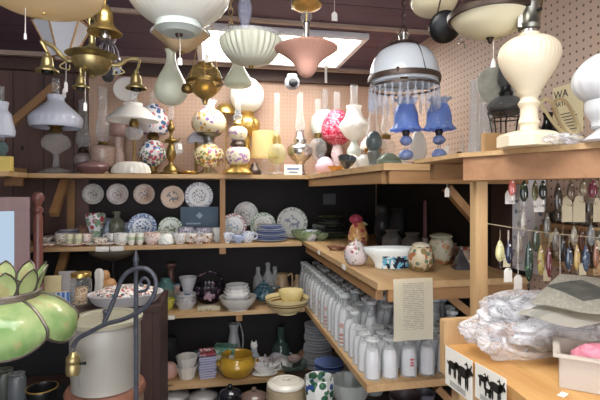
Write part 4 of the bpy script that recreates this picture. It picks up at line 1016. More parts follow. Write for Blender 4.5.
fill = [(44, 3.12, 'b', fl_w, 'small white bowl behind the leftmost pinkish dish'), (62, 3.1, 'c', fl_g, 'gold-sprigged cup behind the left cream cup'), (86, 3.08, 'c', fl_p, 'pink-sprigged cup left of the rose vase'), (101, 3.03, 'b', fl_g, 'gold-sprigged low bowl in front of the rose vase'), (113, 3.09, 'c', fl_w, 'white cup in front of the olive vase'), (127, 3.1, 'b', fl_b, 'blue-sprigged bowl behind the green-sprigged teacup'), (136, 3.08, 'b', S('cream_glaze', 'e9dfc4', .25, 0, .06), 'cream bowl behind the mint egg cups'), (159, 3.13, 'c', fl_g, 'gold-sprigged cup before the green leafy plate'), (172, 3.12, 'b', fl_w, 'white bowl in front of the green leafy plate'), (180, 2.99, 'c', fl_w, 'white cup beside the covered sugar bowl'), (198, 3.08, 'c', fl_b, 'blue-sprigged cup between the violet teacups'), (199, 2.975, 'b', fl_p, 'tiny pink bowl between the rust-flowered pair'), (214, 3.15, 'b', white, 'plain white bowl before the right end of the blue box'), (226, 2.99, 'c', fl_b, 'blue-sprigged cup in front of the wooden upright'), (239, 2.99, 'b', S('sky_glaze', 'b9c8e4', .25), 'sky blue low bowl at left of the blue plate stack'), (248, 3.0, 'c', fl_b, 'blue and white cup touching the blue plate stack'), (311, 3.0, 'c', fl_b, 'pale patterned cup on the plate shelf beside the green bowl'), (321, 3.0, 'b', GLASS('green_depression', 'd8e6cc', .35, .08, 'c3d0b4'), 'small green glass bowl at the shelf corner')]
for i, (px, y, k, m, lab) in enumerate(fill):
    if k == 'c': cup(px, y, 6.5, 10, m, lab, 1 if i % 2 else -1)
    else: bowl(px, Z2, 7.5, 6.5, m, lab, y=y)
# blue plate stack
bluep = PL('blue_band_plate', 'c8d2ea', '5a6fae', '7a8cc0', .6, .55, 9)
loc, s = place(271, Z2, y=3.06)
k0 = None
for k in range(9):
    r = 16.5-.35*k-(2 if k > 6 else 0); lab = '%s blue and white plate counted from the bottom of the blue stack' % ordw(k)
    me = mlathe([(0, 0), (r*.5, 0), (r*.98, 1.5), (r, 2), (r*.9, 2), (r*.5, .9), (0, .9)], s, 36)
    single('plate', lab, 'plate', loc+Vector((random.uniform(-.6, .6)*s, 0, k*1.75*s)), me, S('blue_white_edge%d' % (k % 3), ['d5dcec', '8294c8', 'b4c0e0'][k % 3], .25), 'blue plate stack')
# right of stack
o, s = bowl(306, Z2, 15, 9, GLASS('green_depression', 'd8e6cc', .35, .08, 'c3d0b4'), 'pale green pressed glass bowl at the right end', y=3.05, rip=12)
bowl(319, Z2, 7, 12, frost, 'cloudy cut-glass goblet bowl near the shelf corner', y=3.22, rip=8, name='glass_bowl')
# stack of thin white-edged plates by the wall corner
loc, s = place(330, Z2, y=3.12)
for k in range(8):
    r = 17-.5*k
    me = mlathe([(0, 0), (r*.5, 0), (r*.98, 1.2), (r, 1.6), (r*.9, 1.6), (r*.5, .7), (0, .7)], s, 36)
    single('glass_plate', '%s dark glass plate with pale rim, counting up the corner stack' % ordw(k), 'plate', loc+Vector((k % 3*.8*s, 0, k*3.0*s)), me, [S('dark_plate', '4a4c50', .15), S('grey_plate', '8e9296', .15), GLASS('green_depression', 'd8e6cc', .35, .08, 'c3d0b4')][(k*2) % 3 if k else 2], 'corner plate stack')
o = thing('trivet', 'pale iron trivet shaped like twined rings hung on the dark wall', 'trivet', P(282, 196, (YW-.01)/CT/1.0))
bm = bmesh.new(); s = 3.3/F
for (x, z, r) in ((0, 0, 3.5), (-3, 6, 3), (3, 6, 3), (0, 11, 3), (-3, -5, 2.5), (3, -5, 2.5)):
    tube_bm(bm, [(s*(x+r*math.cos(t*.7854)), 0, s*(z+r*math.sin(t*.7854))) for t in range(8)], .8*s, 6, True)
tube_bm(bm, [(0, 0, 11*s), (0, 0, 18*s)], .6*s, 6)
o2 = fin(bm); C.objects.unlink(o); bpy.data.objects.remove(o)
single('trivet', 'pale openwork metal trivet hung on the dark wall above the sprigged plate', 'trivet', P(282, 192, (YW-.006)/CT), o2, S('grey_pewter', '9b9793', .5, .4))
loc = P(327, 199, 3.52); loc.y = YW-.004
single('framed_card', 'small grey square card pinned in the dark corner', 'card', loc, mbox(((0, 0, 0), (13*3.4/F, .008, 11*3.4/F)), bev=.001), S('grey_card', '55565a', .7))

# ================================================================== MIDDLE BOARD, RIGHT CORNER
def PR(px, py): return place(px, Z2, py=py)
# figural red-yellow cockatoo jar behind flowered jar
loc, s = PR(358, 250)
o = thing('bird_figurine', 'orange and red glazed bird-shaped figurine behind the pink-flowered jar', 'figurine', loc)
BW = FL('flame_glaze', 'cf9a62', ['b04a54', 'e2c48c', '8c3f5a'], 34, .45)
L(o, 'body', [(0, 0), (7, 0), (9, 6), (10, 14), (8, 22), (5, 28), (4, 32), (0, 34)], BW, s, 22, 3)
L(o, 'crest', [(0, 0), (5, 2), (7, 6), (4, 10), (0, 11)], S('crimson_glaze', 'a84058', .25), s, 18, 2, h=25, x=-2)
L(o, 'beak', [(0, 0), (2.5, 0), (1.5, 3), (0, 6)], S('pale_beak', 'd8cfa8', .3), s, 12, h=26, x=5, rot=(0, math.radians(100), 0))
obj('tail', mtube(spline([(4*s, 0, 6*s), (9*s, 0, 3*s), (10*s, 0, .8*s)]), [2*s*(1-i/15) for i in range(13)], 8), BW, o)
loc, s = PR(356, 265)
o = thing('ginger_jar', 'white squat jar with pink flowers at the shelf corner', 'jar', loc)
L(o, 'body', [(0, 0), (7, 0), (11, 5), (12, 12), (10, 18), (6, 20), (0, 20)], FL('pink_flower_jar', 'd8cccc', ['b8606c', '9a8a90', '7a8a6a'], 48, .36), s, 28, 3)
L(o, 'lid', [(6.5, 19.5), (7.5, 20), (5, 23), (1.5, 24), (1.5, 26), (0, 26.5)], FL('pink_flower_jar', 'd8cccc', ['b8606c', '9a8a90', '7a8a6a'], 48, .36), s, 24, 2)
single('potpourri_bowl', 'small dish of reddish trinkets at the middle shelf front edge', 'dish', PR(337, 250)[0], mlathe([(0, 0), (6, 0), (11, 4), (10, 4), (5, 1.5), (0, 1.5)], PR(337, 250)[1], 26, sy=.7), FL('mixed_red', '9a6a58', ['d8c0a8', '5a3030'], 90, .4))
# oval planter
loc, s = PR(392, 268)
o = thing('oval_planter', 'long white oval planter painted with blue and black birds', 'planter', loc, rot=(0, 0, -.15))
pm_, nt, b = newmat('planter_glaze'); v = coords(nt, 'Generated'); sp = nt.nodes.new('ShaderNodeSeparateXYZ'); nt.links.new(v, sp.inputs[0])
n1 = noise(nt, coords(nt), 38, 2); n2 = noise(nt, coords(nt, loc=(3, 1, 2)), 34, 2)
lo = math_(nt, 'LESS_THAN', sp.outputs[2], .62); mid = math_(nt, 'GREATER_THAN', sp.outputs[0], .3)
base = mix(nt, noise(nt, coords(nt), 8), lin('d8e2e2'), lin('f4f6f6'))
c1 = mix(nt, math_(nt, 'MULTIPLY', math_(nt, 'MULTIPLY', math_(nt, 'GREATER_THAN', n1, .5), lo), mid), base, lin('6fb4d4'))
c2 = mix(nt, math_(nt, 'MULTIPLY', math_(nt, 'MULTIPLY', math_(nt, 'GREATER_THAN', n2, .55), lo), mid), c1, lin('262a3c'))
nt.links.new(c2, b.inputs['Base Color']); b.inputs['Roughness'].default_value = .15
obj('bowl', mlathe([(0, 0), (16, 0), (17, 3), (21, 10), (27, 16, .02), (28, 20, .02), (26, 20, .02), (20, 11), (14, 3), (0, 2)], s, 64, 2, 8, sy=.42), pm_, o)
FLJ = FL('gourd_painted', 'cfc4a8', ['8a7a50', 'a56a48', '6f8070'], 30, .42)
loc, s = PR(421, 271)
o = thing('ginger_jar', 'round lidded jar painted with gourds, front one beside the planter', 'jar', loc)
L(o, 'body', [(0, 0), (6, 0), (11, 5), (13, 13), (11, 21), (7, 25), (0, 25)], FLJ, s, 28, 3)
L(o, 'lid', [(7.5, 24.5), (9, 25), (8, 27), (4, 28.5), (0, 29)], S('pale_lid', 'd3cdb8', .25), s, 26, 2)
loc, s = PR(441, 264)
o = thing('ginger_jar', 'taller round lidded jar with pale green bands behind the gourd jar', 'jar', loc)
L(o, 'body', [(0, 0), (6, 0), (9, 5), (11, 14), (11.5, 22), (8, 27), (0, 27)], FL('gourd_pale', 'c9c4ae', ['b07850', 'a0a888'], 30, .4), s, 28, 3)
L(o, 'lid', [(9, 26.5), (11, 27), (10.5, 29), (4, 31), (0, 31)], S('celadon_lid', 'b9bfa8', .25), s, 26, 2)
loc, s = PR(461, 269)
o = thing('pyramid_bottle', 'dark triangular glass bottle next to the post', 'bottle', loc)
L(o, 'body', [(0, 0), (11, 0), (11, 1.5), (3, 15), (2, 18), (2.6, 19), (0, 19)], S('dark_glass', '45444a', .08, 0, .3, 30), s, 4, 1, phase=.6)
L(o, 'stopper', [(0, 18.8), (1.5, 19), (2, 22), (0, 23)], clear, s, 12)
for px, py, r, h, lab in ((466, 264, 7, 17, 'reddish small jar tucked between the bottle and the post'), (452, 258, 7, 15, 'brown-topped pale jar behind the triangular bottle')):
    loc, s = PR(px, py); single('spice_jar', lab, 'jar', loc, mlathe([(0, 0), (r*.8, 0), (r, 3), (r, h*.7), (r*.6, h*.85), (r*.7, h), (0, h)], s, 24, 2), FL('rust_jar', 'b59a86', ['7c3f30', 'd8d0c0'], 36, .4))
# dark clay pots and glass behind
dk = S('dark_clay', '6a6a66', .55, 0, .35, 30)
for px, py, r, h, lab, m in ((412, 255, 10, 22, 'dark grey clay pot, right of the two pots behind the planter', dk), (392, 252, 10, 22, 'dark mottled clay pot, left of the two pots behind the planter', dk), (398, 243, 9, 34, 'tall smoky glass jar behind the clay pots', smoke), (382, 246, 8, 40, 'tall narrow smoky vase at the left behind the planter', smoke)):
    loc, s = PR(px, py); single('clay_pot' if m is dk else 'smoky_jar', lab, 'pot' if m is dk else 'jar', loc, mlathe([(0, 0), (r*.6, 0), (r, h*.35), (r*.9, h*.7), (r*.55, h*.86), (r*.75, h), (r*.5, h), (0, h*.8)], s, 26, 2), m)
loc, s = PR(425, 250)
o = thing('candlestick', 'tall slim rose-brown candle in a white holder behind the jars', 'candlestick', loc)
L(o, 'holder', [(0, 0), (6, 0), (6, 2), (3, 5), (3, 12), (0, 12)], white, s, 20)
L(o, 'candle', [(0, 12), (2, 12), (1.6, 48), (0, 50)], S('rose_wax', '8a5a5e', .5), s, 14)
# tag hanging by the brace
pulltag('price_tag', 'small cream tag hanging from the corner shelf by the brace', 447, 184, 197, 1.745, 5, 9)
# list of names taped under the middle board
loc = P(407.5, 276, 1.74); loc.y = 1.588
o = thing('paper_list', 'long yellowed printed paper list taped below the middle board', 'paper', loc)
s = 1.74/F
bm = bmesh.new(); NX, NZ = 4, 14; gv = {}
for i in range(NX+1):
    for j in range(NZ+1):
        z = -60*s*j/NZ; yy = -.006*math.sin(j/NZ*2.2)-(.004 if i in (0, NX) else 0)
        gv[i, j] = bm.verts.new(((i/NX-.5)*41*s, yy-.003, z))
for i in range(NX):
    for j in range(NZ): bm.faces.new((gv[i, j], gv[i+1, j], gv[i+1, j+1], gv[i, j+1]))
r_ = bmesh.ops.solidify(bm, geom=bm.faces[:], thickness=.0006)
lp, nt, b = newmat('typed_list'); v = coords(nt, 'Generated'); sp = nt.nodes.new('ShaderNodeSeparateXYZ'); nt.links.new(v, sp.inputs[0])
fz = math_(nt, 'FRACT', math_(nt, 'MULTIPLY', sp.outputs[2], 34)); ln = math_(nt, 'LESS_THAN', fz, .4)
wd = math_(nt, 'GREATER_THAN', noise(nt, coords(nt, 'Generated', (14, 1, 34)), 1.3, 1), .42)
rng = math_(nt, 'MULTIPLY', math_(nt, 'GREATER_THAN', sp.outputs[0], .25), math_(nt, 'LESS_THAN', sp.outputs[0], .78))
rz = math_(nt, 'MULTIPLY', math_(nt, 'GREATER_THAN', sp.outputs[2], .17), math_(nt, 'LESS_THAN', sp.outputs[2], .93))
f = math_(nt, 'MULTIPLY', math_(nt, 'MULTIPLY', ln, wd), math_(nt, 'MULTIPLY', rng, rz))
nt.links.new(mix(nt, math_(nt, 'MULTIPLY', f, .42), mix(nt, noise(nt, v, 3), lin('efe9d0'), lin('f8f3e0')), lin('6a6a5c')), b.inputs['Base Color']); b.inputs['Roughness'].default_value = .8
obj('sheet', fin(bm), lp, o)
# ================================================================== BOWLS AND TEAPOTS, THIRD BOARD
grey_w = S('grey_white_glaze', 'c3c2c4', .3); stone = S('stoneware', 'b3ab9c', .4, 0, .2, 30)
bowl(169, Z3, 6, 10, FL('lemon_glaze', 'd6cf55', ['a8a040'], 40, .3), 'small lemon yellow pot at the left end of the bowl shelf', py=309, name='pot', cat='pot')
for k in range(3):
    bowl(186, Z3, 10.5-.3*k, 7, grey_w, ['bottom ribbed grey-white bowl of the small stack', 'middle ribbed grey-white bowl of the small stack', 'top ribbed grey-white bowl of the small stack, blue inside'][k], py=308, rip=14, liftz=k*.024, group='grey-white bowl stack', foot=.7)
vase(188, 3.16, [(0, 0), (5, 0), (6, 4), (4.5, 10), (4.5, 14), (8.5, 27), (8, 27), (4, 14), (0, 10)], BAND('blue_foot', 'cfcfd4', [(0, .45, '5a90a8')]), 'flared grey-white vase with a blue foot', z=Z3)
vase(177, 3.20, [(0, 0), (3.5, 0), (4, 10), (3, 15), (3.5, 20), (0, 20)], BAND('pink_bottle', '8fb0bb', [(.5, .95, 'c09a94')]), 'slim pink and blue bottle beside the flared vase', z=Z3, name='bottle', cat='bottle')
vase(166, 3.2, [(0, 0), (7, 0), (9, 8), (9, 18), (5, 24), (5, 27), (0, 27)], BAND('green_jug', '8f947a', [(.6, 1, '5f8a86'), (0, .25, '9a7a5a')]), 'green and tan pottery jug behind the yellow pot', z=Z3, name='jug', cat='jug')
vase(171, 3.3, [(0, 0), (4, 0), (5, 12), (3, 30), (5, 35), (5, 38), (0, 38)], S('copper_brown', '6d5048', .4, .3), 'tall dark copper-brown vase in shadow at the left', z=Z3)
loc, s = place(209, Z3, py=302)
o = thing('floral_basket', 'black handled bowl painted with a pink flower', 'basket', loc)
bk_ = FL('black_pink', '25222a', ['7a5a68', '4a3a4a'], 26, .42, .15)
L(o, 'bowl', shell([(9, 0), (15, 9, .04), (16.5, 17, .04)], .8), bk_, s, 64, 3, 10); L(o, 'bottom', [(0, 0), (9, 0), (9, 1), (0, 1)], bk_, s, 24)
obj('handle', mtube(spline([(-15*s, 0, 15*s), (-11*s, 0, 25*s), (0, 0, 30*s), (11*s, 0, 25*s), (15*s, 0, 15*s)]), 1*s, 8), bk_, o)
obj('flower', mlathe([(0, 0), (5, 0, .2), (5, 1, .2), (0, 2)], s, 40, 1, 5), S('dusty_pink', '9a7884', .4), o, (0, -14.5*s, 10*s), (math.radians(75), 0, 0))
loc, s = place(209, Z3, py=310)
single('cream_tin', 'flat cream square tin lying in front of the black flowered bowl', 'tin', loc, mbox(((0, 0, 2.3*s), (22*s, 8*s, 4.5*s)), bev=.002), FL('cream_tin', 'b0a88e', ['8a8468', 'c8c0a4'], 40, .36))
# stacked white bowls
_, s = bowl(238, Z3, 18.5, 12, S('rim_bowl', 'cfcbc4', .25, 0, .1), 'wide white bowl at the bottom of the tall bowl stack', py=309, foot=.55)
for k in range(4):
    bowl(237, Z3, 13.5-.8*k, 7, [grey_w, white, S('white_glaze2', 'dedcd8', .25), grey_w][k], ['second bowl up in the tall white stack', 'third bowl up in the tall white stack', 'fourth bowl up in the tall white stack', 'topmost bowl of the tall white stack'][k], py=309, liftz=.05+k*.021, foot=.7, group='tall white bowl stack', rip=12)
# teapot generic
def teapot(px, z, py, r, h, m, lab, hd=1, lm=None, name='teapot', spout=True):
    loc, s = place(px, z, py=py)
    o = thing(name, lab, name.split('_')[-1], loc)
    L(o, 'body', [(0, 0), (r*.6, 0), (r*.95, h*.3), (r, h*.55), (r*.7, h*.9), (r*.45, h), (0, h)], m, s, 28, 3)
    L(o, 'lid', [(r*.5, h*.97), (r*.45, h*1.08), (r*.12, h*1.15), (r*.16, h*1.28), (0, h*1.3)], lm or m, s, 22, 2)
    obj('handle', mtube(spline([(hd*r*.8*s, 0, h*.8*s), (hd*r*1.45*s, 0, h*.85*s), (hd*r*1.45*s, 0, h*.4*s), (hd*r*.9*s, 0, h*.25*s)]), r*.09*s, 8), m, o)
    if spout: 
        q = spline([(-hd*r*.85*s, 0, h*.3*s), (-hd*r*1.3*s, 0, h*.5*s), (-hd*r*1.45*s, 0, h*.95*s)]); n = len(q)
        obj('spout', mtube(q, [r*.2*s*(1-.5*i/n) for i in range(n)], 10), m, o)
    return o
teapot(264, Z3, 300, 11, 14, FL('teal_glaze', '4f7380', ['2f4a58', '7a98a0'], 30, .4, .12), 'glossy teal teapot between the white bowls and yellow bowls')
# yellow ware
yel = BAND('yellow_ware', 'd9c896', [(.55, .66, '6f5030'), (.72, .78, '6f5030')])
bowl(287, Z3, 22, 15, yel, 'large cream yellowware bowl with brown bands', py=313, foot=.45, name='mixing_bowl')
_, s = bowl(291, Z3, 12.5, 13, S('custard', 'e0d098', .25, 0, .08), 'pale yellow custard bowl nested in the banded yellow bowl', py=311, foot=.6, liftz=.045)
loc, s = place(282, Z3, y=3.26)
o = thing('tan_pitcher', 'tan stoneware pitcher behind the yellow bowls', 'pitcher', loc)
L(o, 'body', [(0, 0), (7, 0), (8, 6), (7, 14), (5, 20), (6, 24), (0, 23)], S('tan_glaze', 'b09674', .35), s, 24, 3)
obj('handle', mtube(spline([(5*s, 0, 21*s), (10*s, 0, 23*s), (10*s, 0, 12*s), (6.5*s, 0, 7*s)]), 1*s, 8), S('tan_glaze', 'b09674', .35), o)
vase(297, 3.28, [(0, 0), (5, 0), (5.5, 8), (4, 14), (2, 17), (2, 21), (0, 21)], S('tan_glaze', 'b09674', .35), 'tan stoneware bottle right of the tan pitcher', z=Z3, name='bottle', cat='bottle')
for i, (px, H) in enumerate(((258, 30), (268, 34), (275, 30))):
    vase(px, 3.29, [(0, 0), (4.5, 0), (5, 3), (5, H*.6), (2, H*.8), (2.4, H), (0, H)], frost, '%s cloudy bottle standing in shadow behind the teal teapot' % ordw(i).replace('first', 'leftmost').replace('second', 'middle').replace('third', 'rightmost'), z=Z3, name='bottle', cat='bottle')
for i, (px, H) in enumerate(((303, 36), (309, 30))):
    vase(px, 3.2, [(0, 0), (4, 0), (4.3, 3), (4.3, H*.55), (2, H*.8), (2.4, H), (0, H)], frost, ['taller', 'shorter'][i]+' pale bottle standing right of the yellowware bowl', z=Z3, name='bottle', cat='bottle')

# ================================================================== LOWEST BOARD
def b4(px, py, r, h, m, lab, **k): return bowl(px, Z4, r, h, m, lab, py=py, **k)
loc, s = place(169, Z4, py=378)
single('pink_shell', 'small pink conch-shaped dish at the left end, lowest board', 'dish', loc, mlathe([(0, 0), (5, 0), (8, 5, .06), (7, 12, .08), (3, 16), (0, 16)], s, 40, 3, 7, sy=.7), S('shell_pink', 'd3a598', .35))
for k in range(2): b4(187, 377, 10.5, 11, S('oatmeal_white', 'dcd8cf', .3, 0, .06), ['lower white ribbed cup-bowl of the pair', 'upper white ribbed cup-bowl of the pair'][k], liftz=k*.062, foot=.7, rip=12, group='white ribbed bowls')
lav = BAND('lattice_box', 'c0c0d4', [(.2, .42, '8488ac'), (.6, .8, '8e92b4')])
loc, s = place(207, Z4, py=376)
for k in range(3):
    single('berry_basket', ['bottom', 'middle', 'top'][k]+' lavender lattice dish of the square stack', 'basket', loc+Vector((0, 0, k*7.3*s)), mlathe([(0, 0), (10, 0), (12.2, 7), (11, 7), (9, 1), (0, 1)], s, 4, 1, phase=math.pi/4), lav, 'lavender square dishes', rot=(0, 0, .12))
single('red_dish', 'red patterned square dish on top of the lavender stack', 'dish', loc+Vector((0, 0, 22.3*s)), mlathe([(0, 0), (9.5, 0), (11, 3), (9.8, 3), (8, 1), (0, 1)], s, 4, 1, phase=math.pi/4), FL('red_pattern', 'b0525c', ['e0b0b4', 'd8d0d0'], 60, .4), rot=(0, 0, .12))
loc, s = place(225, Z4, py=366)
for k in range(3): single('flower_tin', ['bottom', 'middle', 'top'][k]+' white and green tin box behind the red dish', 'box', loc+Vector((0, .0, k*7*s)), mbox(((0, 0, 3.3*s), (22*s, 15*s, 6.5*s)), bev=.003), BAND('tin_bands', 'd5d3c8', [(.55, 1.1, ['d5d3c8', 'd5d3c8', '7fae98'][k])]) if k < 2 else FL('green_tin', '6f9f8c', ['d5d8c8', '3f6a5c'], 50, .4), 'white and green tins', rot=(0, 0, -.3))
must = S('mustard_glaze', 'c79d38', .15, 0, .15, 20, .5)
loc, s = place(237, Z4, py=374)
o = thing('casserole', 'large open mustard yellow casserole with two lug handles', 'casserole', loc)
L(o, 'pot', [(0, 0), (12, 0), (16, 4), (18.5, 10), (17, 15), (15, 18), (16, 20), (14.5, 20), (14, 17), (16, 10), (11, 3), (0, 3)], must, s, 40, 3)
for sx in (-1, 1): obj('handle', mlathe([(0, 0), (4, 0), (4.5, 1.2), (4, 2.4), (0, 2.4)], s, 18, 2, sy=1.4), must, o, (sx*17.5*s, 0, 11*s))
cup(262, 3.03, 7.5, 13, FL('white_rose_mug', 'ddd8da', ['b07080', '8a9a8a'], 60, .32), 'white mug with tiny pink flowers right of the mustard casserole', 1, z=Z4, name='mug')
loc, s = place(265, Z4, py=375)
o = thing('gravy_boat', 'white gravy boat on a saucer in front of the flowered mug', 'gravy boat', loc)
L(o, 'saucer', [(0, 0), (9, 0), (13, 2), (12.5, 2.6), (0, 1.2)], white, s, 28, sy=.6)
L(o, 'boat', [(0, 1.5), (6, 1.5), (9, 5), (12, 9), (11, 9), (6, 3), (0, 3)], white, s, 28, 2, sy=.5)
obj('handle', mtube(spline([(10*s, 0, 8*s), (15*s, 0, 11*s), (15*s, 0, 5*s), (9*s, 0, 4*s)]), .8*s, 8), white, o)
b4(294, 372, 13.5, 9, GLASS('smoky_green', 'a5b8b4', .4, .1, '9fb0ac'), 'grey-green fluted glass dish holding pale shells', rip=14)
b4(294, 372, 7, 4, S('shell_filling', 'b8a09a', .5), 'pale pinkish dish nested in the grey-green fluted dish', liftz=.07, name='dish', cat='dish', rip=8)
vase(234, 3.28, [(0, 0), (7, 0), (8, 6), (6, 20), (4, 30), (5, 37), (4.5, 38), (0, 34)], S('grey_pitcher', '9a9a9c', .35, 0, .2, 20), 'tall slim grey pitcher body behind the casserole', z=Z4, name='grey_pitcher', cat='pitcher')
loc, s = place(243, Z4, y=3.27)
single('glass_hook', 'arched clear glass rod handle standing behind the casserole', 'handle', loc, mtube(spline([(-1*s, 0, 0), (0, 0, 24*s), (-3*s, 0, 38*s), (-6*s, 0, 38*s), (-7.5*s, 0, 35*s)]), .8*s), frost)
loc, s = place(254, Z4, py=362)
o = thing('cat_figurine', 'small white china figurine with a blue base', 'figurine', loc)
L(o, 'body', [(0, 0), (7, 0), (6, 5), (3.5, 10), (3, 13), (0, 14)], S('pale_blue_china', 'c4ccd6', .25), s, 22, 3)
L(o, 'head', [(0, 12), (3.3, 14), (3.2, 18), (0, 20)], white, s, 18, 3)
for sx in (-1, 1): L(o, 'ear', [(0, 0), (1.2, 0), (0, 3.5)], white, s, 8, x=sx*2, h=18.5)
b4(247, 362, 8, 4, S('pale_blue_china', 'c4ccd6', .25), 'low pale blue dish left of the white figurine', name='dish', cat='dish')
teapot(278, Z4, 362, 9, 9, FL('violet_china', 'd8d4d8', ['6f6a80', '8a80a0'], 60, .36), 'white creamer with dark flowers and a looped handle', 1, name='creamer')
loc, s = place(283, Z4, py=368)
single('oyster_plate', 'white scalloped shell dish leaning behind the gravy boat', 'dish', loc, mlathe([(0, 0), (7, 0), (10, 3, .05), (9, 8, .06), (4, 11, .04), (0, 11)], s, 60, 3, 9), S('shell_white', 'd9d6d0', .3))
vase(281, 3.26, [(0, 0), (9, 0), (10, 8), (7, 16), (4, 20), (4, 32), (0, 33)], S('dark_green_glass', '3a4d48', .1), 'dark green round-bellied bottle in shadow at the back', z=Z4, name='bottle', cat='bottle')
loc, s = place(305, Z4, py=363)
o = thing('mushroom_shaker', 'small brown-capped mushroom shaker near the plate stack', 'shaker', loc)
L(o, 'stem', [(0, 0), (4, 0), (3, 6), (3, 8), (0, 8)], white, s, 18, 2); L(o, 'cap', [(0, 7), (7, 7), (6, 11), (2, 14), (0, 14)], S('mushroom_brown', '8f6a54', .4), s, 22, 3)
b4(180, 358, 9, 8, FL('moss_bowl', '6f7f58', ['4a5a38', 'a0a888'], 40, .38), 'mossy green bowl behind the white ribbed bowls')
loc, s = place(188, Z4, y=3.2)
single('green_box', 'small green square box behind the white ribbed bowls', 'box', loc, mbox(((0, 0, 6*s), (11*s, 8*s, 12*s)), bev=.002), S('leaf_green', '7e9d6a', .5))
vase(169, 3.27, [(0, 0), (8, 0), (8.5, 14), (8, 26), (6, 30), (0, 30)], smoke, 'tall cloudy jar in shadow at the left of the lowest board', z=Z4, name='glass_jar', cat='jar')
b4(203, 357, 11, 9, S('teal_bowl', '557a80', .25), 'dull teal bowl behind the lavender dishes')
# stacks beneath the bottle shelf
loc, s = place(318, Z4, py=367)
for k in range(15):
    r = 15-.1*k-(1.2 if k % 4 == 0 else 0)
    single('plate', '%s white plate from the bottom of the tall plate stack' % ordw(k), 'plate', loc+Vector((random.uniform(-.5, .5)*s, 0, k*.0205)), mlathe([(0, 0), (r*.55, 0), (r, 1.8), (r, 2.4), (r*.5, 1), (0, 1)], s, 36), S('plate_white%d' % (k % 2), ['efeef0', 'd0d2da'][k % 2], .3), 'tall white plate stack')
loc, s = stand(329, .40, d=2.72)
for k in range(8):
    r = 14.5
    single('blue_plate', '%s dark blue plate from the bottom of the shorter stack' % ordw(k), 'plate', loc+Vector((random.uniform(-.4, .4)*s, 0, .0006+k*.021)), mlathe([(0, 0), (r*.55, 0), (r, 1.8), (r, 2.6), (r*.5, 1), (0, 1)], s, 36), S('plate_blue%d' % (k % 3), ['4d63a0', '6a7eb4', 'c2cce0'][k % 3], .2), 'dark blue plate stack')
# low crate carrying glass and holly dish
o = thing('dark_crate', 'low dark wooden platform under the bottle shelf', 'crate', (.845, 2.34, 0))
obj('top', mbox(((0, 0, .385), (.77, 1.18, .03))), DARKW('y'), o)
for x in (-.365, .365): obj('side', mbox(((x, 0, .185), (.03, 1.16, .369))), DARKW('z'), o)
def b5(px, py, r, h, m, lab, **k): return bowl(px, .40, r, h, m, lab, py=py, **k)
loc = P(325, 400, 2.0)
loc, s = place(319, .40, py=428)
o = thing('holly_planter', 'white planter painted with green and blue holly sprigs', 'planter', loc)
L(o, 'pot', [(0, 0), (9, 0), (12, 12), (14, 30), (15, 48), (13, 48), (10, 10), (0, 4)], FL('holly', 'e3e4e0', ['2f5a40', '35508a', '4a7a5a'], 22, .4), s, 8, 2, phase=.3)
cut = GLASS('cut_glass', 'f4f6f4', .25, .1, 'e4e8e4')
for i, (px, py, r, h, lab) in enumerate(((350, 407, 20, 26, 'large cut-glass bowl on the dark platform'), (374, 393, 16, 19, 'small cut-glass bowl farther right on the platform'), (345, 383, 13, 12, 'cut-glass bowl at the back of the platform'))):
    b5(px, py, r, h, cut, lab, rip=16, name='cut_glass_bowl')
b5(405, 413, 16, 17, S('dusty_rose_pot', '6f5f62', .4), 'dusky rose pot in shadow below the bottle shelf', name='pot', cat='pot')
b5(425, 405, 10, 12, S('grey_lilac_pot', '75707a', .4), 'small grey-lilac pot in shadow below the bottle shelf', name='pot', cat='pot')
# bean pot, bottom centre
ZFL = 0.16
o = thing('floor_plinth', 'low dark plinth along the floor carrying the crocks', 'plinth', (-.02, 2.62, 0))
obj('slab', mbox(((0, 0, .08), (.42+.2, .42, .16))), DARKW('x'), o)
loc, s = stand(286, ZFL+.001, d=2.45)
o = thing('bean_pot', 'beige stoneware crock with an off-white lid and loop handle', 'crock', loc)
hh = (EYE-ZFL)/s-(385-190)
L(o, 'body', [(0, 0), (14, 0), (19, 12), (20, hh-20), (19.5, hh-6), (17.5, hh), (0, hh)], S('beige_stoneware', 'a8977a', .35, 0, .12), s, 40, 3)
L(o, 'lid', [(17, hh), (19, hh+.8), (18.5, hh+2.5), (14, hh+4.5), (13.5, hh+3.8), (6, hh+5), (0, hh+5.2)], S('lid_white', 'd5d0c4', .25), s, 36, 1)
L(o, 'lid_knob', [(0, 0), (3.5, 0), (3, 1), (4, 2), (0, 2.6)], S('lid_white', 'd5d0c4', .25), s, 20, 2, h=hh+5)
obj('handle', mtube(spline([(6*s, -20*s, (hh-22)*s), (9*s, -24*s, (hh-16)*s), (15*s, -17*s, (hh-14)*s), (18*s, -11*s, (hh-19)*s)]), 1.3*s, 8), S('beige_stoneware', 'a8977a', .35, 0, .12), o)
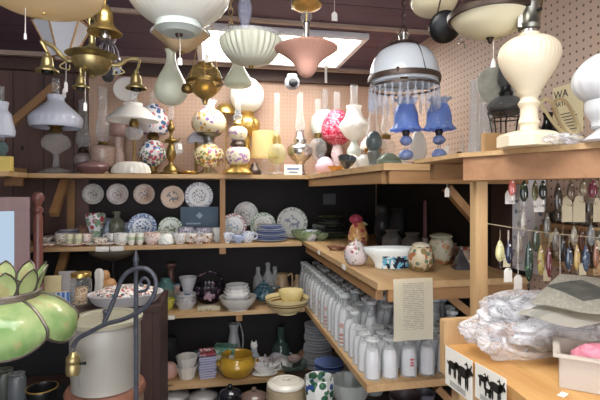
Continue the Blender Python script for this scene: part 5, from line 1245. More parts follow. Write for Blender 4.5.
# pots with lids along the floor line
for i, (px, py, r, m, lab) in enumerate(((174, 396, 15, S('grey_enamel', '8a8688', .3), 'grey lidded pot, leftmost under the lowest board'), (203, 396, 14, S('grey_enamel', '8a8688', .3), 'grey lidded pot, second from left under the lowest board'), (230, 394, 11, S('dark_teapot', '1f2026', .15), 'black lidded pot, third from left under the lowest board'), (254, 397, 13, S('brown_enamel', '6a5750', .2), 'brown lidded pot beside the beige crock'))):
    loc, s = stand(px, ZFL+.001, y=2.6 if i > 1 else 2.62)
    if i < 2: loc, s = stand(px, .001, y=3.02)
    o = thing('lidded_pot', lab, 'pot', loc)
    hh = (EYE-loc.z)/s-(py-190)
    L(o, 'body', [(0, 0), (r*.8, 0), (r, 6), (r, hh-2), (r*.95, hh), (0, hh)], m, s, 30, 2)
    L(o, 'lid', [(r*1.02, hh), (r*.9, hh+2), (r*.4, hh+5), (0, hh+6)], [S('pale_lid2', 'b0acaa', .3), S('pale_lid2', 'b0acaa', .3), m, m][i], s, 28, 2)
    L(o, 'knob', [(0, 0), (1.5, 0), (2.6, 2), (2, 4), (0, 4.5)], m, s, 16, 2, h=hh+5.5)

# ================================================================== MILK BOTTLES
milkglass = GLASS('milk_bottle_glass', 'fbfcfc', .35, .06, 'e2e8ea')
liner = S('white_filling', 'eeecf0', .5, 0, .1, 25)
redprint = BAND('red_print', 'e8e4e4', [(.06, .34, 'b8604e'), (.12, .16, 'e8e4e4'), (.22, .26, 'e8e4e4'), (.5, .62, 'c98a7c')])
def bottle_proto(r, H, lab, loc, inner=liner, name='milk_bottle', squat=False):
    o = thing(name, lab, 'bottle', loc, 'milk bottles on the lower corner shelf')
    if squat: pr = [(0, 0), (r, 0), (r*1.02, H*.05), (r*1.02, H*.55), (r*.75, H*.76), (r*.66, H*.84), (r*.66, H*.90), (r*.84, H*.915), (r*.84, H), (r*.6, H)]
    else: pr = [(0, 0), (r, 0), (r*1.02, H*.04), (r*1.02, H*.5), (r*.8, H*.66), (r*.52, H*.8), (r*.50, H*.91), (r*.72, H*.925), (r*.72, H), (r*.48, H)]
    L(o, 'glass', pr, milkglass, 1, 18, 2)
    k = .9
    if inner: L(o, 'filling', [(0, H*.02), (r*k, H*.02), (r*k, H*.54), (r*.66, H*.70), (0, H*.72)] if squat else [(0, H*.02), (r*k, H*.02), (r*k, H*.46), (r*.70, H*.62), (r*.5, H*.70), (0, H*.71)], inner, 1, 14, 1)
    L(o, 'rim', [(r*(.84 if squat else .72), H*.935), (r*(.9 if squat else .78), H*.95), (r*(.9 if squat else .78), H*.985), (r*(.84 if squat else .72), H), (r*.5, H), (r*.5, H*.935), (r*(.84 if squat else .72), H*.935)], GLASS('rim_glass', 'ffffff', .1, .05, 'eef2f3'), 1, 18, 1)
    return o
x0, y0 = .655, 1.80
protos = {}
def put(kind, x, y, lab):
    loc = Vector((x, y, Z3+.001))
    if kind not in protos:
        if kind == 'half': o = bottle_proto(.034, .165, lab, loc, squat=True)
        elif kind == 'halfred':
            o = bottle_proto(.034, .165, lab, loc, squat=True)
            bm = bmesh.new()
            for dz, w in ((.075, .018), (.062, .013), (.05, .016)): box_bm(bm, (0, -.0352, dz), (w, .002, .007))
            obj('red_emblem', fin(bm, smooth=False), S('emblem_red', 'c0565a', .5), o)
        elif kind == 'quart': o = bottle_proto(.034, .262, lab, loc)
        elif kind == 'quartred': o = bottle_proto(.034, .262, lab, loc, redprint)
        elif kind == 'pint': o = bottle_proto(.032, .215, lab, loc)
        elif kind == 'empty': o = bottle_proto(.033, .24, lab, loc, None)
        protos[kind] = o; return o
    o = dup(protos[kind], loc, lab); o.rotation_euler = (0, 0, random.uniform(-.3, .3) if 'red' in kind else random.uniform(-3, 3)); return o
rows = 19
for j in range(rows):
    for i in range(7):
        x = x0+.082*i+random.uniform(-.004, .004); y = y0+.079*j+random.uniform(-.003, .003)
        if y > 3.27: continue
        rw = 'front row' if j == 0 else '%s row back' % ordw(j)
        ps = ['at the left edge', 'second from the left edge', 'third from the left edge', 'fourth from the left edge', 'third from the wall', 'second from the wall', 'next to the wall'][i]
        if j == 0:
            kind = 'halfred' if i == 2 else 'half'
        elif j in (1, 2): kind = ['half', 'half', 'half', 'halfred', 'half', 'half', 'empty'][(i+j) % 7]
        elif i == 0: kind = 'quartred' if j in (5, 9, 11, 13, 15) else ('pint' if j < 5 else 'quart')
        elif i == 1: kind = ['quart', 'pint', 'quartred', 'quart'][j % 4]
        else: kind = ['quart', 'pint', 'empty', 'pint', 'quart', 'empty', 'half'][(i*3+j*2) % 7]
        desc = {'half': 'squat white-filled milk bottle', 'halfred': 'squat milk bottle with red emblem', 'quart': 'tall white-filled milk bottle', 'quartred': 'tall milk bottle with red printing', 'pint': 'medium milk bottle', 'empty': 'empty clear milk bottle'}[kind]
        put(kind, x, y, '%s, %s, %s' % (desc, rw, ps))
# ================================================================== ON THE DARK CABINET
ZK = .98
def K(px, py): return place(px, ZK, py=py)
loc, s = K(58, 303)
o = thing('blue_basket', 'blue and white open box of shells with a cream card standing in it', 'basket', loc)
bs, nt, b = newmat('blue_slats'); v = coords(nt); sp = nt.nodes.new('ShaderNodeSeparateXYZ'); nt.links.new(v, sp.inputs[0])
nt.links.new(mix(nt, math_(nt, 'LESS_THAN', math_(nt, 'FRACT', math_(nt, 'MULTIPLY', sp.outputs[0], 42)), .4), lin('3f63a0'), lin('a8bcd6')), b.inputs['Base Color'])
W_, D_, H_ = 27*s, 16*s, 12*s
obj('tub', mbox(((0, -D_/2, H_/2), (W_, .005, H_)), ((0, D_/2, H_/2), (W_, .005, H_)), ((-W_/2+.0025, 0, H_/2), (.005, D_-.005, H_)), ((W_/2-.0025, 0, H_/2), (.005, D_-.005, H_)), ((0, 0, .003), (W_, D_, .006))), bs, o)
obj('shells', mbox(((0, 0, H_*.45), (W_-.012, D_-.012, H_*.85))), FL('mixed_shells', 'c9bfb8', ['a05a58', '4a6a8c', 'e8dccc'], 70, .4), o)
tagit(o.children[-1], None, None, None, 'stuff')
obj('card', mbox(((-5*s, -2*s, H_*.9+8*s), (16*s, .003, 17*s)), bev=.0008), S('cream_card', 'dccb9a', .7), o, rot=(math.radians(-6), 0, 0))
obj('back_card', mbox(((7*s, 5*s, H_*.9+10*s), (17*s, .003, 20*s)), bev=.0008), S('grey_paper', 'a59f9c', .7), o, rot=(math.radians(-4), 0, 0))
# jar of shells
loc, s = K(81, 304)
o = thing('shell_jar', 'glass jar with gold lid filled with tan shells', 'jar', loc)
L(o, 'glass', [(0, 0), (9, 0), (10, 2), (10, 22), (8.5, 26), (8, 28)], GLASS('jar_glass', 'ffffff', .75, .05, 'cfd3cf'), s, 26, 2)
L(o, 'lid', [(9, 27), (9.4, 27.3), (9.4, 31), (9, 31.5), (0, 31.5), (0, 27)], goldm, s, 26)
shm = FL('tan_shells', 'c9ac84', ['8c6548', 'efe0c4', '6a4a3a'], 75, .42, .4)
bm = bmesh.new()
for k in range(34):
    a = random.uniform(0, 6.28); rr = random.uniform(4, 7.2); hh = 1.6+(k//7)*3.1+random.uniform(-.3, .3)
    lathe_bm(bm, [(0, -1.4), (1.2, -.8), (1.5, 0), (1.0, .9), (0, 1.4)], s, 8, 2, M=Matrix.Translation((rr*math.cos(a)*s, rr*math.sin(a)*s, hh*s)))
lathe_bm(bm, [(0, .5), (6, .5), (6, 17), (0, 18)], s, 16)
sh_ = obj('shells', fin(bm), shm, o); sh_['kind'] = 'stuff'
# shell figures behind
loc, s = K(99, 300)
single('white_coral', 'upright piece of white coral beside the bead tray', 'coral', loc, mlathe([(0, 0), (4, 0), (4.5, 8, .1), (3.5, 18, .15), (4, 27, .2), (2, 31, .1), (0, 31)], s, 24, 2, 5, sy=.4), S('coral_white', 'c9c7c0', .6))
loc, s = K(108, 298)
o = thing('shell_animal', 'orange-tan figurine made of shells behind the bead tray', 'figurine', loc)
TA = FL('tan_shells', 'c9ac84', ['8c6548', 'efe0c4', '6a4a3a'], 75, .42, .4); OT = S('amber_tan', 'b88a5a', .45, 0, .3, 60)
L(o, 'body', [(0, 0), (8, 1), (9, 10), (6, 18), (0, 20)], OT, s, 18, 3); L(o, 'head', [(0, 0), (4, 1), (5, 5), (3, 9), (0, 10)], OT, s, 16, 3, h=18, x=-3)
L(o, 'tail', [(0, 0), (4, 1), (4, 6), (0, 9)], OT, s, 14, 3, x=9, h=4)
# wicker tray of beads
loc, s = K(126, 303)
o = thing('bead_tray', 'oval white wicker tray heaped with colourful beads', 'tray', loc, rot=(0, 0, .12))
wk, nt, b = newmat('white_wicker'); b.inputs['Roughness'].default_value = .6
v = coords(nt); w1 = nt.nodes.new('ShaderNodeTexWave'); w1.bands_direction = 'Z'; w1.inputs['Scale'].default_value = 60; nt.links.new(v, w1.inputs['Vector'])
nt.links.new(mix(nt, w1.outputs[1], lin('a8a6aa'), lin('e2e0e2')), b.inputs['Base Color']); bump(nt, b, w1.outputs[1], .6, .003)
L(o, 'tray', [(0, 0), (28, 0), (31, 3), (34.5, 9, .008), (36, 10), (35, 11), (32, 10.5), (28, 4), (0, 3)], wk, s, 96, 1, 32, sy=.66)
bm = bmesh.new(); bmesh.ops.create_grid(bm, x_segments=50, y_segments=30, size=1)
for v_ in bm.verts:
    r2 = v_.co.x**2+v_.co.y**2; q = max(0, 1-r2)
    v_.co = Vector((v_.co.x*31.5*s, v_.co.y*31.5*.66*s, (9+9*math.sqrt(q))*s+random.uniform(-.0015, .0015)))
bmesh.ops.delete(bm, geom=[v_ for v_ in bm.verts if (v_.co.x/(31.6*s))**2+(v_.co.y/(31.6*.66*s))**2 > 1.02], context='VERTS')
bmm, nt, b = newmat('mixed_beads'); vo = nt.nodes.new('ShaderNodeTexVoronoi'); vo.inputs['Scale'].default_value = 105; nt.links.new(coords(nt), vo.inputs['Vector'])
hs = nt.nodes.new('ShaderNodeSeparateColor'); nt.links.new(vo.outputs['Color'], hs.inputs[0])
cr = nt.nodes.new('ShaderNodeValToRGB'); cr.color_ramp.interpolation = 'CONSTANT'
for e, (p, c) in zip([cr.color_ramp.elements[0], cr.color_ramp.elements[1]]+[cr.color_ramp.elements.new(q) for q in (.5, .62, .74, .86)], ((0, 'efe9e4'), (.38, 'd9c8b8'), (.5, 'c26a5c'), (.62, '4f7f8c'), (.74, '5a4a44'), (.86, 'e8b8a8'))): e.position = p; e.color = lin(c)
nt.links.new(hs.outputs[0], cr.inputs[0]); nt.links.new(cr.outputs[0], b.inputs['Base Color']); b.inputs['Roughness'].default_value = .3
bump(nt, b, math_(nt, 'SUBTRACT', 1, vo.outputs['Distance']), .8, .004)
be = obj('beads', fin(bm), bmm, o); be['kind'] = 'stuff'
# dark wicker basket behind on hook, dim
loc = P(113, 266, 2.86)
loc.z = ZK+.001
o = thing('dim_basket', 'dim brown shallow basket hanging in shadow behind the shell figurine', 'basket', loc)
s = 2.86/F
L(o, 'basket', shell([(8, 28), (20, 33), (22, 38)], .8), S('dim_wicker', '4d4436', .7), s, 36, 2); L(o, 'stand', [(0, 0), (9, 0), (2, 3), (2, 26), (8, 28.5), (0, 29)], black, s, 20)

# ================================================================== CROCKS IN FRONT OF THE CABINET
salt = S('salt_glaze', '97948c', .3, 0, .07, 6)
d = 1.62; s = d/F
zt = EYE+(190-316)*s
loc = P(106, 316, d); base2 = EYE-(384-190)*s
o = thing('stone_crock', 'large pale grey stoneware crock with a thick cream lid', 'crock', (loc.x, loc.y, base2))
h = (zt-base2)/s
L(o, 'body', [(0, 0), (29, 0), (31.5, 5), (33, h*.5), (32.5, h-8), (31, h-4), (31, h-3), (0, h-3)], salt, s, 56, 3)
L(o, 'lid', [(33, h-5.5), (34.5, h-5), (35, h-1), (33, h), (27, h), (26, h-1.2), (6, h-.5), (0, h-.5)], S('lid_cream', 'a5a18c', .3, 0, .07), s, 56, 1)
L(o, 'lid_knob', [(0, 0), (3, 0), (2.4, 2), (3.5, 5), (3, 7), (0, 7.5)], iron, s, 18, 2, h=h-.6, label='dark knob')
o = thing('brown_crock', 'brown-rimmed crock on which the pale grey crock stands', 'crock', (loc.x, loc.y, .0))
bz = base2/s
L(o, 'body', [(0, 0), (30, 0), (35, 8), (36, bz*.5), (35.5, bz-12), (35, bz-8), (0, bz-8)], S('tan_crock', 'a8937c', .3, 0, .1), s, 48, 3)
L(o, 'rim', [(34, bz-9), (37.5, bz-8), (38, bz-4), (36, bz-.5), (30, bz-.3), (0, bz-.3)], S('russet_rim', '8c5f4e', .3, 0, .15), s, 52, 1)
# wire ring and dark pots, bottom left
loc = P(22, 380, 1.9)
ct_h = loc.z-.10
o = thing('black_table', 'low black tabletop under the green glass lamp', 'table', (loc.x+.02, loc.y, 0))
obj('tabletop', mbox(((0, 0, ct_h-.015), (.52, .40, .03)), bev=.004), black, o)
for x in (-.22, .22):
    for y in (-.16, .16): obj('leg', mbox(((x, y, (ct_h-.03)/2), (.04, .04, ct_h-.03))), black, o)
for px, r, h, m, lab in ((4, 9, 34, S('olive_dark_pot', '34382f', .4), 'dark olive jar at the bottom left corner'), (17, 8, 30, S('grey_dark_pot', '54585a', .35), 'dark grey jar second from the bottom left corner')):
    l2, s = stand(px, ct_h+.001, d=1.9); single('dark_jar', lab, 'jar', l2, mlathe([(0, 0), (r*.8, 0), (r, 4), (r, h*.8), (r*.8, h*.93), (r*.9, h), (r*.7, h), (0, h*.9)], s, 24, 2), m)
l2, s = stand(42, ct_h+.001, d=1.86)
o = thing('dark_pan', 'black pan with a thin brass rim on the low table', 'pan', l2)
L(o, 'pan', shell([(10, 0), (13.5, 12), (14, 20)], .8), black, s, 36, 2); L(o, 'bottom', [(0, 0), (10, 0), (10, 1), (0, 1)], black, s, 30)
L(o, 'rim', [(14, 19.6), (14.7, 20), (14.7, 21), (14, 21.2), (14, 19.6)], goldm, s, 40)
obj('handle', mtube(spline([(14*s, 0, 19*s), (20*s, -3*s, 22*s), (26*s, -6*s, 21*s)]), .0035), black, o)

# ================================================================== WROUGHT IRON HANGER
o = thing('iron_hanger', 'wrought iron scroll hanger on a straight post with a pointed finial', 'hanger', (P(136, 300, 1.45).x, P(136, 300, 1.45).y, 0))
d = 1.45; s = d/F
def Q(px, py, dd=1.45): return P(px, py, dd)-o.location
obj('post', mtube([Q(136, 600)*1 if False else Vector((0, 0, .001)), Q(136, 262)], 2.3*s, 8), iron, o)
L(o, 'finial', [(0, 0), (2.6, 0), (3, 3), (1.6, 8), (0, 14)], iron, s, 10, 2, h=Q(136, 262).z/s)
obj('foot', mlathe([(0, 0), (16, 0), (15, 3), (6, 6), (0, 6)], s, 32), iron, o)
curve = [(73, 347), (78, 339), (90, 332), (106, 324), (124, 319), (143, 309), (153, 297), (156, 282), (151, 272), (142, 268), (130, 271), (122, 279), (115, 297), (108, 314), (104, 322)]
obj('scroll', mtube(spline([Q(a, b, 1.43) for a, b in curve], 5), [2.3*s]*(5*(len(curve)-1)+1), 8), iron, o)
obj('curl', mtube(spline([Q(a, b, 1.44) for a, b in ((137, 292), (146, 290), (149, 282), (144, 278), (140, 283), (143, 286))], 5), 1.6*s, 8), iron, o)
# lamp socket hanging from its tip
loc = P(73, 352, 1.43)
o = thing('brass_socket', 'aged brass lamp socket dangling from the iron scroll tip', 'lamp socket', loc)
L(o, 'shell', [(0, -22), (6.4, -22), (6.8, -20), (6.8, -12), (6.2, -11), (6.8, -10), (6.6, -5), (4, -2), (2, 0), (0, 0)], S('old_gold', 'a8945a', .33, .85, .35, 50), s, 26, 1)
L(o, 'switch', [(0, 0), (1.2, 0), (1.2, 5), (1.8, 6), (0, 7)], black, s, 12, h=-12, x=5.5, rot=(0, math.radians(90), 0))
obj('hook', mtube(spline([(0, 0, 0), (2*s, 0, 2*s), (0, 0, 4.5*s), (-2*s, 0, 2*s)]), .5*s), iron, o)
obj('pull_chain', mtube([(6*s, -3*s, -13*s), (6.5*s, -3*s, -34*s)], .0009), nickel, o)

# ================================================================== STAINED GLASS LAMP, NEAR LEFT
d = .92; s = d/F
ax = P(-2, 303, d)
o = thing('leaded_glass_lamp', 'green leaded glass lamp with upright leaf petals round its crown, bottom left', 'lamp', ax)
slag, nt, b = newmat('green_slag_glass'); out = nt.nodes['Material Output']
n1 = noise(nt, coords(nt, 'Object', (1, 1, .6)), 13, 4, .6); n2 = noise(nt, coords(nt, loc=(4, 2, 1)), 20, 3)
c_ = mix(nt, math_(nt, 'MULTIPLY_ADD', n1, 2.6, True), lin('8cb878'), lin('dfe4b4')); nt.nodes[-2].inputs[2].default_value = -.8
c_ = mix(nt, math_(nt, 'MULTIPLY', math_(nt, 'GREATER_THAN', n2, .6), .35), c_, lin('dcb890'))
nt.links.new(c_, b.inputs['Base Color']); b.inputs['Roughness'].default_value = .08; b.inputs['Specular IOR Level'].default_value = .8
tr = nt.nodes.new('ShaderNodeBsdfTranslucent'); nt.links.new(c_, tr.inputs[0]); mx = nt.nodes.new('ShaderNodeMixShader'); mx.inputs[0].default_value = .35
nt.links.new(b.outputs[0], mx.inputs[1]); nt.links.new(tr.outputs[0], mx.inputs[2]); nt.links.new(mx.outputs[0], out.inputs[0])
lead = S('lead_came', '5d564f', .4, .6, .3, 60)
NP = 7
prof = [(36, 6), (50, 1), (63, -9), (71, -20), (70, -30)]
pr = curve_pts([p+(0,) for p in prof], 5)
for k in range(NP):
    t0 = 2*math.pi*(k-.5)/NP-math.pi/2+.52; t1 = t0+2*math.pi/NP
    bm = bmesh.new(); rows_ = []
    for i, p in enumerate(pr):
        f = i/(len(pr)-1); row = []
        for j in range(9):
            g = j/8; tt = t0+(t1-t0)*g; edge = abs(g-.5)*2
            drop_ = (1-edge**2.2)*11*max(0, f-.45)/.55      # petals bulge down in the middle of their hem
            bul = 1+.035*(1-edge**2)*math.sin(math.pi*f)
            row.append(bm.verts.new((p[0]*bul*s*math.cos(tt), p[0]*bul*s*math.sin(tt), (p[1]-drop_+8*max(0, f-.55))*s)))
        rows_.append(row)
    for A, B in zip(rows_, rows_[1:]):
        for j in range(8): bm.faces.new((A[j], A[j+1], B[j+1], B[j]))
    bmesh.ops.solidify(bm, geom=bm.faces[:], thickness=.003)
    obj('glass_panel', fin(bm), slag, o)
    e = [Vector((p[0]*1.005*s*math.cos(t0), p[0]*1.005*s*math.sin(t0), (p[1]+8*max(0, i/(len(pr)-1)-.55))*s)) for i, p in enumerate(pr)]
    hem = []
    for j in range(9):
        g = j/8; tt = t0+(t1-t0)*g; edge = abs(g-.5)*2
        hem.append(Vector((pr[-1][0]*s*math.cos(tt), pr[-1][0]*s*math.sin(tt), (pr[-1][1]-(1-edge**2.2)*11+3.6)*s)))
    bm = bmesh.new(); tube_bm(bm, e, 1.6*s, 7); tube_bm(bm, hem, 1.3*s, 7)
    obj('lead_line', fin(bm), lead, o)
hm, nt, b = newmat('hammered_band'); b.inputs['Metallic'].default_value = .5; b.inputs['Roughness'].default_value = .45
v1 = noise(nt, coords(nt, 'Object', (1, 1, 6)), 60, 3); nt.links.new(mix(nt, v1, lin('4a413c'), lin('8f857c')), b.inputs['Base Color']); bump(nt, b, v1, .6, .002)
L(o, 'crown_band', [(33, -1), (37, 0), (38, 11), (36, 13), (33, 12), (33, -1)], hm, s, 48, 1)
for k in range(11):
    t = 2*math.pi*k/11+.1
    bm = bmesh.new(); rws = []
    for i in range(9):
        f = i/8; w_ = 10.5*math.sin(math.pi*min(1, .18+f*.82))**.7; hh = 10+26*f; rr = 36+5.5*f+4*f*f
        rws.append([bm.verts.new(((rr+abs(g)*-1.2)*s*math.cos(t)-g*w_*s*math.sin(t), (rr-abs(g)*1.2)*s*math.sin(t)+g*w_*s*math.cos(t), hh*s)) for g in (-1, -.5, 0, .5, 1)])
    for A, B in zip(rws, rws[1:]):
        for j in range(4): bm.faces.new((A[j], A[j+1], B[j+1], B[j]))
    bmesh.ops.solidify(bm, geom=bm.faces[:], thickness=.0025)
    lf = obj('leaf_petal', fin(bm), slag, o)
    q = [r_ for r_ in [None]]
    pts = []
    for i in range(9):
        f = i/8; w_ = 10.5*math.sin(math.pi*min(1, .18+f*.82))**.7; rr = 36+5.5*f+4*f*f-1.2
        pts.append(Vector((rr*s*math.cos(t)+w_*s*math.sin(t), rr*s*math.sin(t)-w_*s*math.cos(t), (10+26*f)*s)))
    for i in range(8, -1, -1):
        f = i/8; w_ = 10.5*math.sin(math.pi*min(1, .18+f*.82))**.7; rr = 36+5.5*f+4*f*f-1.2
        pts.append(Vector((rr*s*math.cos(t)-w_*s*math.sin(t), rr*s*math.sin(t)+w_*s*math.cos(t), (10+26*f)*s)))
    obj('lead_edge', mtube(pts, .9*s, 6), lead, lf)
bm = bmesh.new()
for k in range(3):
    t = 2*math.pi*k/3+.9; tube_bm(bm, [(34*s*math.cos(t), 34*s*math.sin(t), 10*s), (0, 0, 30*s)], .002, 6)
obj('spider', fin(bm), lead, o)
L(o, 'socket', [(0, 0), (6, 0), (6, 18), (3, 24), (0, 26)], brass, s, 20, h=5)
L(o, 'stem', [(0, -120), (2, -120), (1.6, -60), (1.8, 6), (0, 6)], iron, s, 14)
L(o, 'foot', [(0, -(ax.z-.001)/s), (26, -(ax.z-.001)/s), (25, -(ax.z-.02)/s), (3, -(ax.z-.05)/s), (2, -118), (0, -118)], iron, s, 30)
L(o, 'finial', [(0, -12), (1.5, -10), (3.5, -4), (2, 2), (0, 4)], lead, s, 14, 2, h=-4)
# ================================================================== ON THE NEAR RIGHT SHELF
ZS = 1.701
def SS(name, label, cat, px, d, group=None):
    loc, s = stand(px, ZS, d=d); return thing(name, label, cat, loc, group), s
d = 1.06; base_py = 190-.1/(d/F)
o, s = SS('milk_glass_lamp', 'tall ivory milk glass lamp with a ribbed vase body and bare metal socket', 'lamp', 529, d)
iv = MILK('ivory_milk', 'f6ead0', .22, .2)
ivr, nt, b = newmat('ivory_ribbed'); 
B0 = base_py
hp = lambda py: B0-py
L(o, 'base', [(0, 0), (30, 0), (30, 10), (27, 13), (20, 15), (14, 16), (0, 16)], iv, s, 8, 1, phase=.3)
L(o, 'stem', [(0, 15), (10, 15), (8.5, 18), (8.5, 22), (10, 24), (9, 27), (8, hp(113)), (8.5, hp(108)), (10.5, hp(104)), (8, hp(100)), (9, hp(97)), (12, hp(93)), (0, hp(93))], iv, s, 36, 2)
L(o, 'body', [(0, hp(94)), (9, hp(94)), (15, hp(86)), (24, hp(72), .003), (28.5, hp(58), .009), (27, hp(48), .012), (20, hp(41), .013), (11, hp(37), .006), (9, hp(34)), (0, hp(34))], iv, s, 144, 4, 36)
L(o, 'collar', [(0, hp(35)), (8, hp(35)), (8, hp(31)), (7, hp(30)), (0, hp(30))], nickel, s, 28)
L(o, 'socket', [(0, hp(31)), (10, hp(30)), (11, hp(26)), (9.5, hp(24)), (9.5, hp(6)), (11, hp(4)), (10, hp(-6)), (0, hp(-6))], S('tarnished_nickel', '8b8a80', .35, .9, .35, 50), s, 28, 1, label='tarnished metal socket')
L(o, 'switch', [(0, 0), (1.8, 0), (1.8, 4), (0, 4.5)], black, s, 14, h=hp(14), x=3, y=-9, rot=(math.radians(90), 0, 0))
obj('harp', mtube(spline([(10*s, 0, hp(26)*s), (14*s, 0, hp(5)*s), (20*s, 0, hp(-20)*s)]), .0022), agedbrass, o)
# second lamp at right edge
o, s = SS('ribbed_globe_lamp', 'white ribbed round glass lamp cut off by the right edge', 'lamp', 611, .93)
B1 = 190-.1/(.93/F); hp = lambda py: B1-py
wm = MILK('white_milk', 'eceef2', .25, .15)
L(o, 'base', [(0, 0), (22, 0), (22, 4), (14, 10), (12, 14), (0, 14)], wm, s, 40, 2)
L(o, 'neck', [(0, 13), (16, 13), (17, 20), (22, 28), (23, 36), (20, 42), (0, 44)], wm, s, 40, 3)
L(o, 'globe', [(0, 40), (16, 40), (28, 46, .01), (34, 58, .015), (31, 72, .015), (20, 84, .01), (10, 88), (0, 88)], wm, s, 128, 4, 18)
L(o, 'finial', [(0, 87), (5, 87), (4, 93), (0, 95)], black, s, 18)
# cord coil
cc = S('ivory_cord', 'ddd0a4', .5, 0, .05)
loc, _ = stand(560, ZS, d=1.09)
o = thing('electric_cord', 'looped ivory electric cord and plug between the two milk glass lamps', 'cord', loc)
q = [P(x, y, dd)-loc for x, y, dd in ((583, 138, 1.05), (572, 137, 1.07), (558, 128, 1.10), (546, 112, 1.12), (541, 103, 1.12), (546, 99, 1.12), (553, 104, 1.11), (561, 120, 1.09), (572, 134, 1.07), (579, 130, 1.09), (573, 114, 1.11), (566, 102, 1.12), (559, 99, 1.12), (554, 104, 1.13), (556, 116, 1.14), (566, 134, 1.13), (560, 142, 1.10), (546, 143, 1.06))]
obj('cord', mtube(spline(q, 6), .0042, 8), cc, o)
# crumpled plastic wrap
def crumple(name, lab, cat, loc, rx, ry, rz, m, seed, amp=.25, sub=4, n=3.2):
    bm = bmesh.new(); bmesh.ops.create_icosphere(bm, subdivisions=sub, radius=1)
    from mathutils import noise as N
    for v in bm.verts:
        p = v.co.copy(); k = 1+amp*N.noise(p*n+Vector((seed, 0, 0)))*1.6+amp*.6*abs(N.noise(p*n*2.3+Vector((0, seed, 0))))
        v.co = Vector((p.x*rx*k, p.y*ry*k, max(-rz*.98, p.z*rz*k)))
        v.co.z += rz
    z0 = min(v.co.z for v in bm.verts)
    for v in bm.verts: v.co.z -= z0
    return single(name, lab, cat, loc, fin(bm, smooth=True, ang=180), m)
wrapm, nt, b = newmat('clear_wrap'); out = nt.nodes['Material Output']
b.inputs['Base Color'].default_value = lin('f1f3f8'); b.inputs['Roughness'].default_value = .16; b.inputs['Specular IOR Level'].default_value = 1
nn = nt.nodes.new('ShaderNodeTexNoise'); nn.inputs['Scale'].default_value = 9; nn.inputs['Detail'].default_value = 4; nn.inputs['Distortion'].default_value = 1.6; nt.links.new(coords(nt, 'Object', (1, 1, 2.2)), nn.inputs['Vector'])
bump(nt, b, nn.outputs[0], .8, .03)
tr = nt.nodes.new('ShaderNodeBsdfTransparent'); tr.inputs[0].default_value = (.97, .97, .98, 1); mx = nt.nodes.new('ShaderNodeMixShader')
f = math_(nt, 'MULTIPLY_ADD', math_(nt, 'ABSOLUTE', math_(nt, 'SUBTRACT', nn.outputs[0], .5)), 2.4, True); nt.nodes[-1].inputs[2].default_value = .22
nt.links.new(f, mx.inputs[0]); nt.links.new(tr.outputs[0], mx.inputs[1]); nt.links.new(b.outputs[0], mx.inputs[2]); nt.links.new(mx.outputs[0], out.inputs[0])
loc, _ = stand(561, ZS, d=1.0)
crumple('plastic_wrap', 'crumpled clear plastic wrap lying under the ivory cord', 'wrapping', loc, .045, .03, .012, wrapm, 3.1, .35, 4)
# tin wall reflector lamp
o, s = SS('bracket_lamp', 'black wire bracket lamp with a round ribbed tin reflector and smoked font', 'lamp', 506, 1.42)
B2 = 190-.101/(1.42/F); hp = lambda py: B2-py
gt = S('dull_tin', 'a8a79a', .45, .15, .3, 40)
L(o, 'reflector', [(0, 0), (5, 0), (6, 1.2), (11, 1.2), (12, 2.4), (17, 2.6), (18, 4), (23, 4.4), (24.5, 6), (23.5, 6.6), (17, 4), (0, 1.4)], gt, s, 44, 1, x=0, y=9, h=hp(86), rot=(math.radians(78), math.radians(0), math.radians(-20)))
L(o, 'font', [(0, hp(116)), (9, hp(116)), (17, hp(110)), (18, hp(105)), (12, hp(99)), (5, hp(96)), (0, hp(96))], GLASS('grey_font', 'a8aaac', .35, .08, '8a8c90'), s, 32, 3)
L(o, 'burner', [(0, hp(97)), (6, hp(97)), (7, hp(93)), (5, hp(90)), (4.5, hp(86)), (0, hp(86))], black, s, 22, 1)
L(o, 'chimney', shell([(5, hp(87)), (8.5, hp(80)), (7, hp(70)), (5, hp(58))], .5), GLASS('smoke_chimney', 'b9bcc0', .45, .05, '85888c'), s, 22, 4)
bm = bmesh.new()
for z, r in ((hp(119), 15), (hp(112), 17)):
    tube_bm(bm, [(r*s*math.cos(t*.393), r*s*math.sin(t*.393), z*s) for t in range(16)], .0022, 6, True)
for k in range(8):
    t = k*.785; tube_bm(bm, [(17*s*math.cos(t), 17*s*math.sin(t), hp(112)*s), (15*s*math.cos(t+.2), 15*s*math.sin(t+.2), hp(119)*s), (9*s*math.cos(t), 9*s*math.sin(t), 0)], .002, 6)
tube_bm(bm, [(9*s*math.cos(t*.393), 9*s*math.sin(t*.393), .5*s) for t in range(16)], .0022, 6, True)
tube_bm(bm, [(0, 8*s, .6*s), (0, 8.5*s, hp(86)*s)], .0025, 6)
obj('wire_basket', fin(bm), black, o)
o, s = SS('dark_bottle', 'black glass lamp bottle between the ivory lamp and its cord', 'bottle', 548, 1.22)
L(o, 'body', [(0, 0), (10, 0), (11, 8), (9, 20), (5, 28), (4, 36), (5, 40), (0, 40)], S('black_glass', '14151a', .06), s, 26, 3)
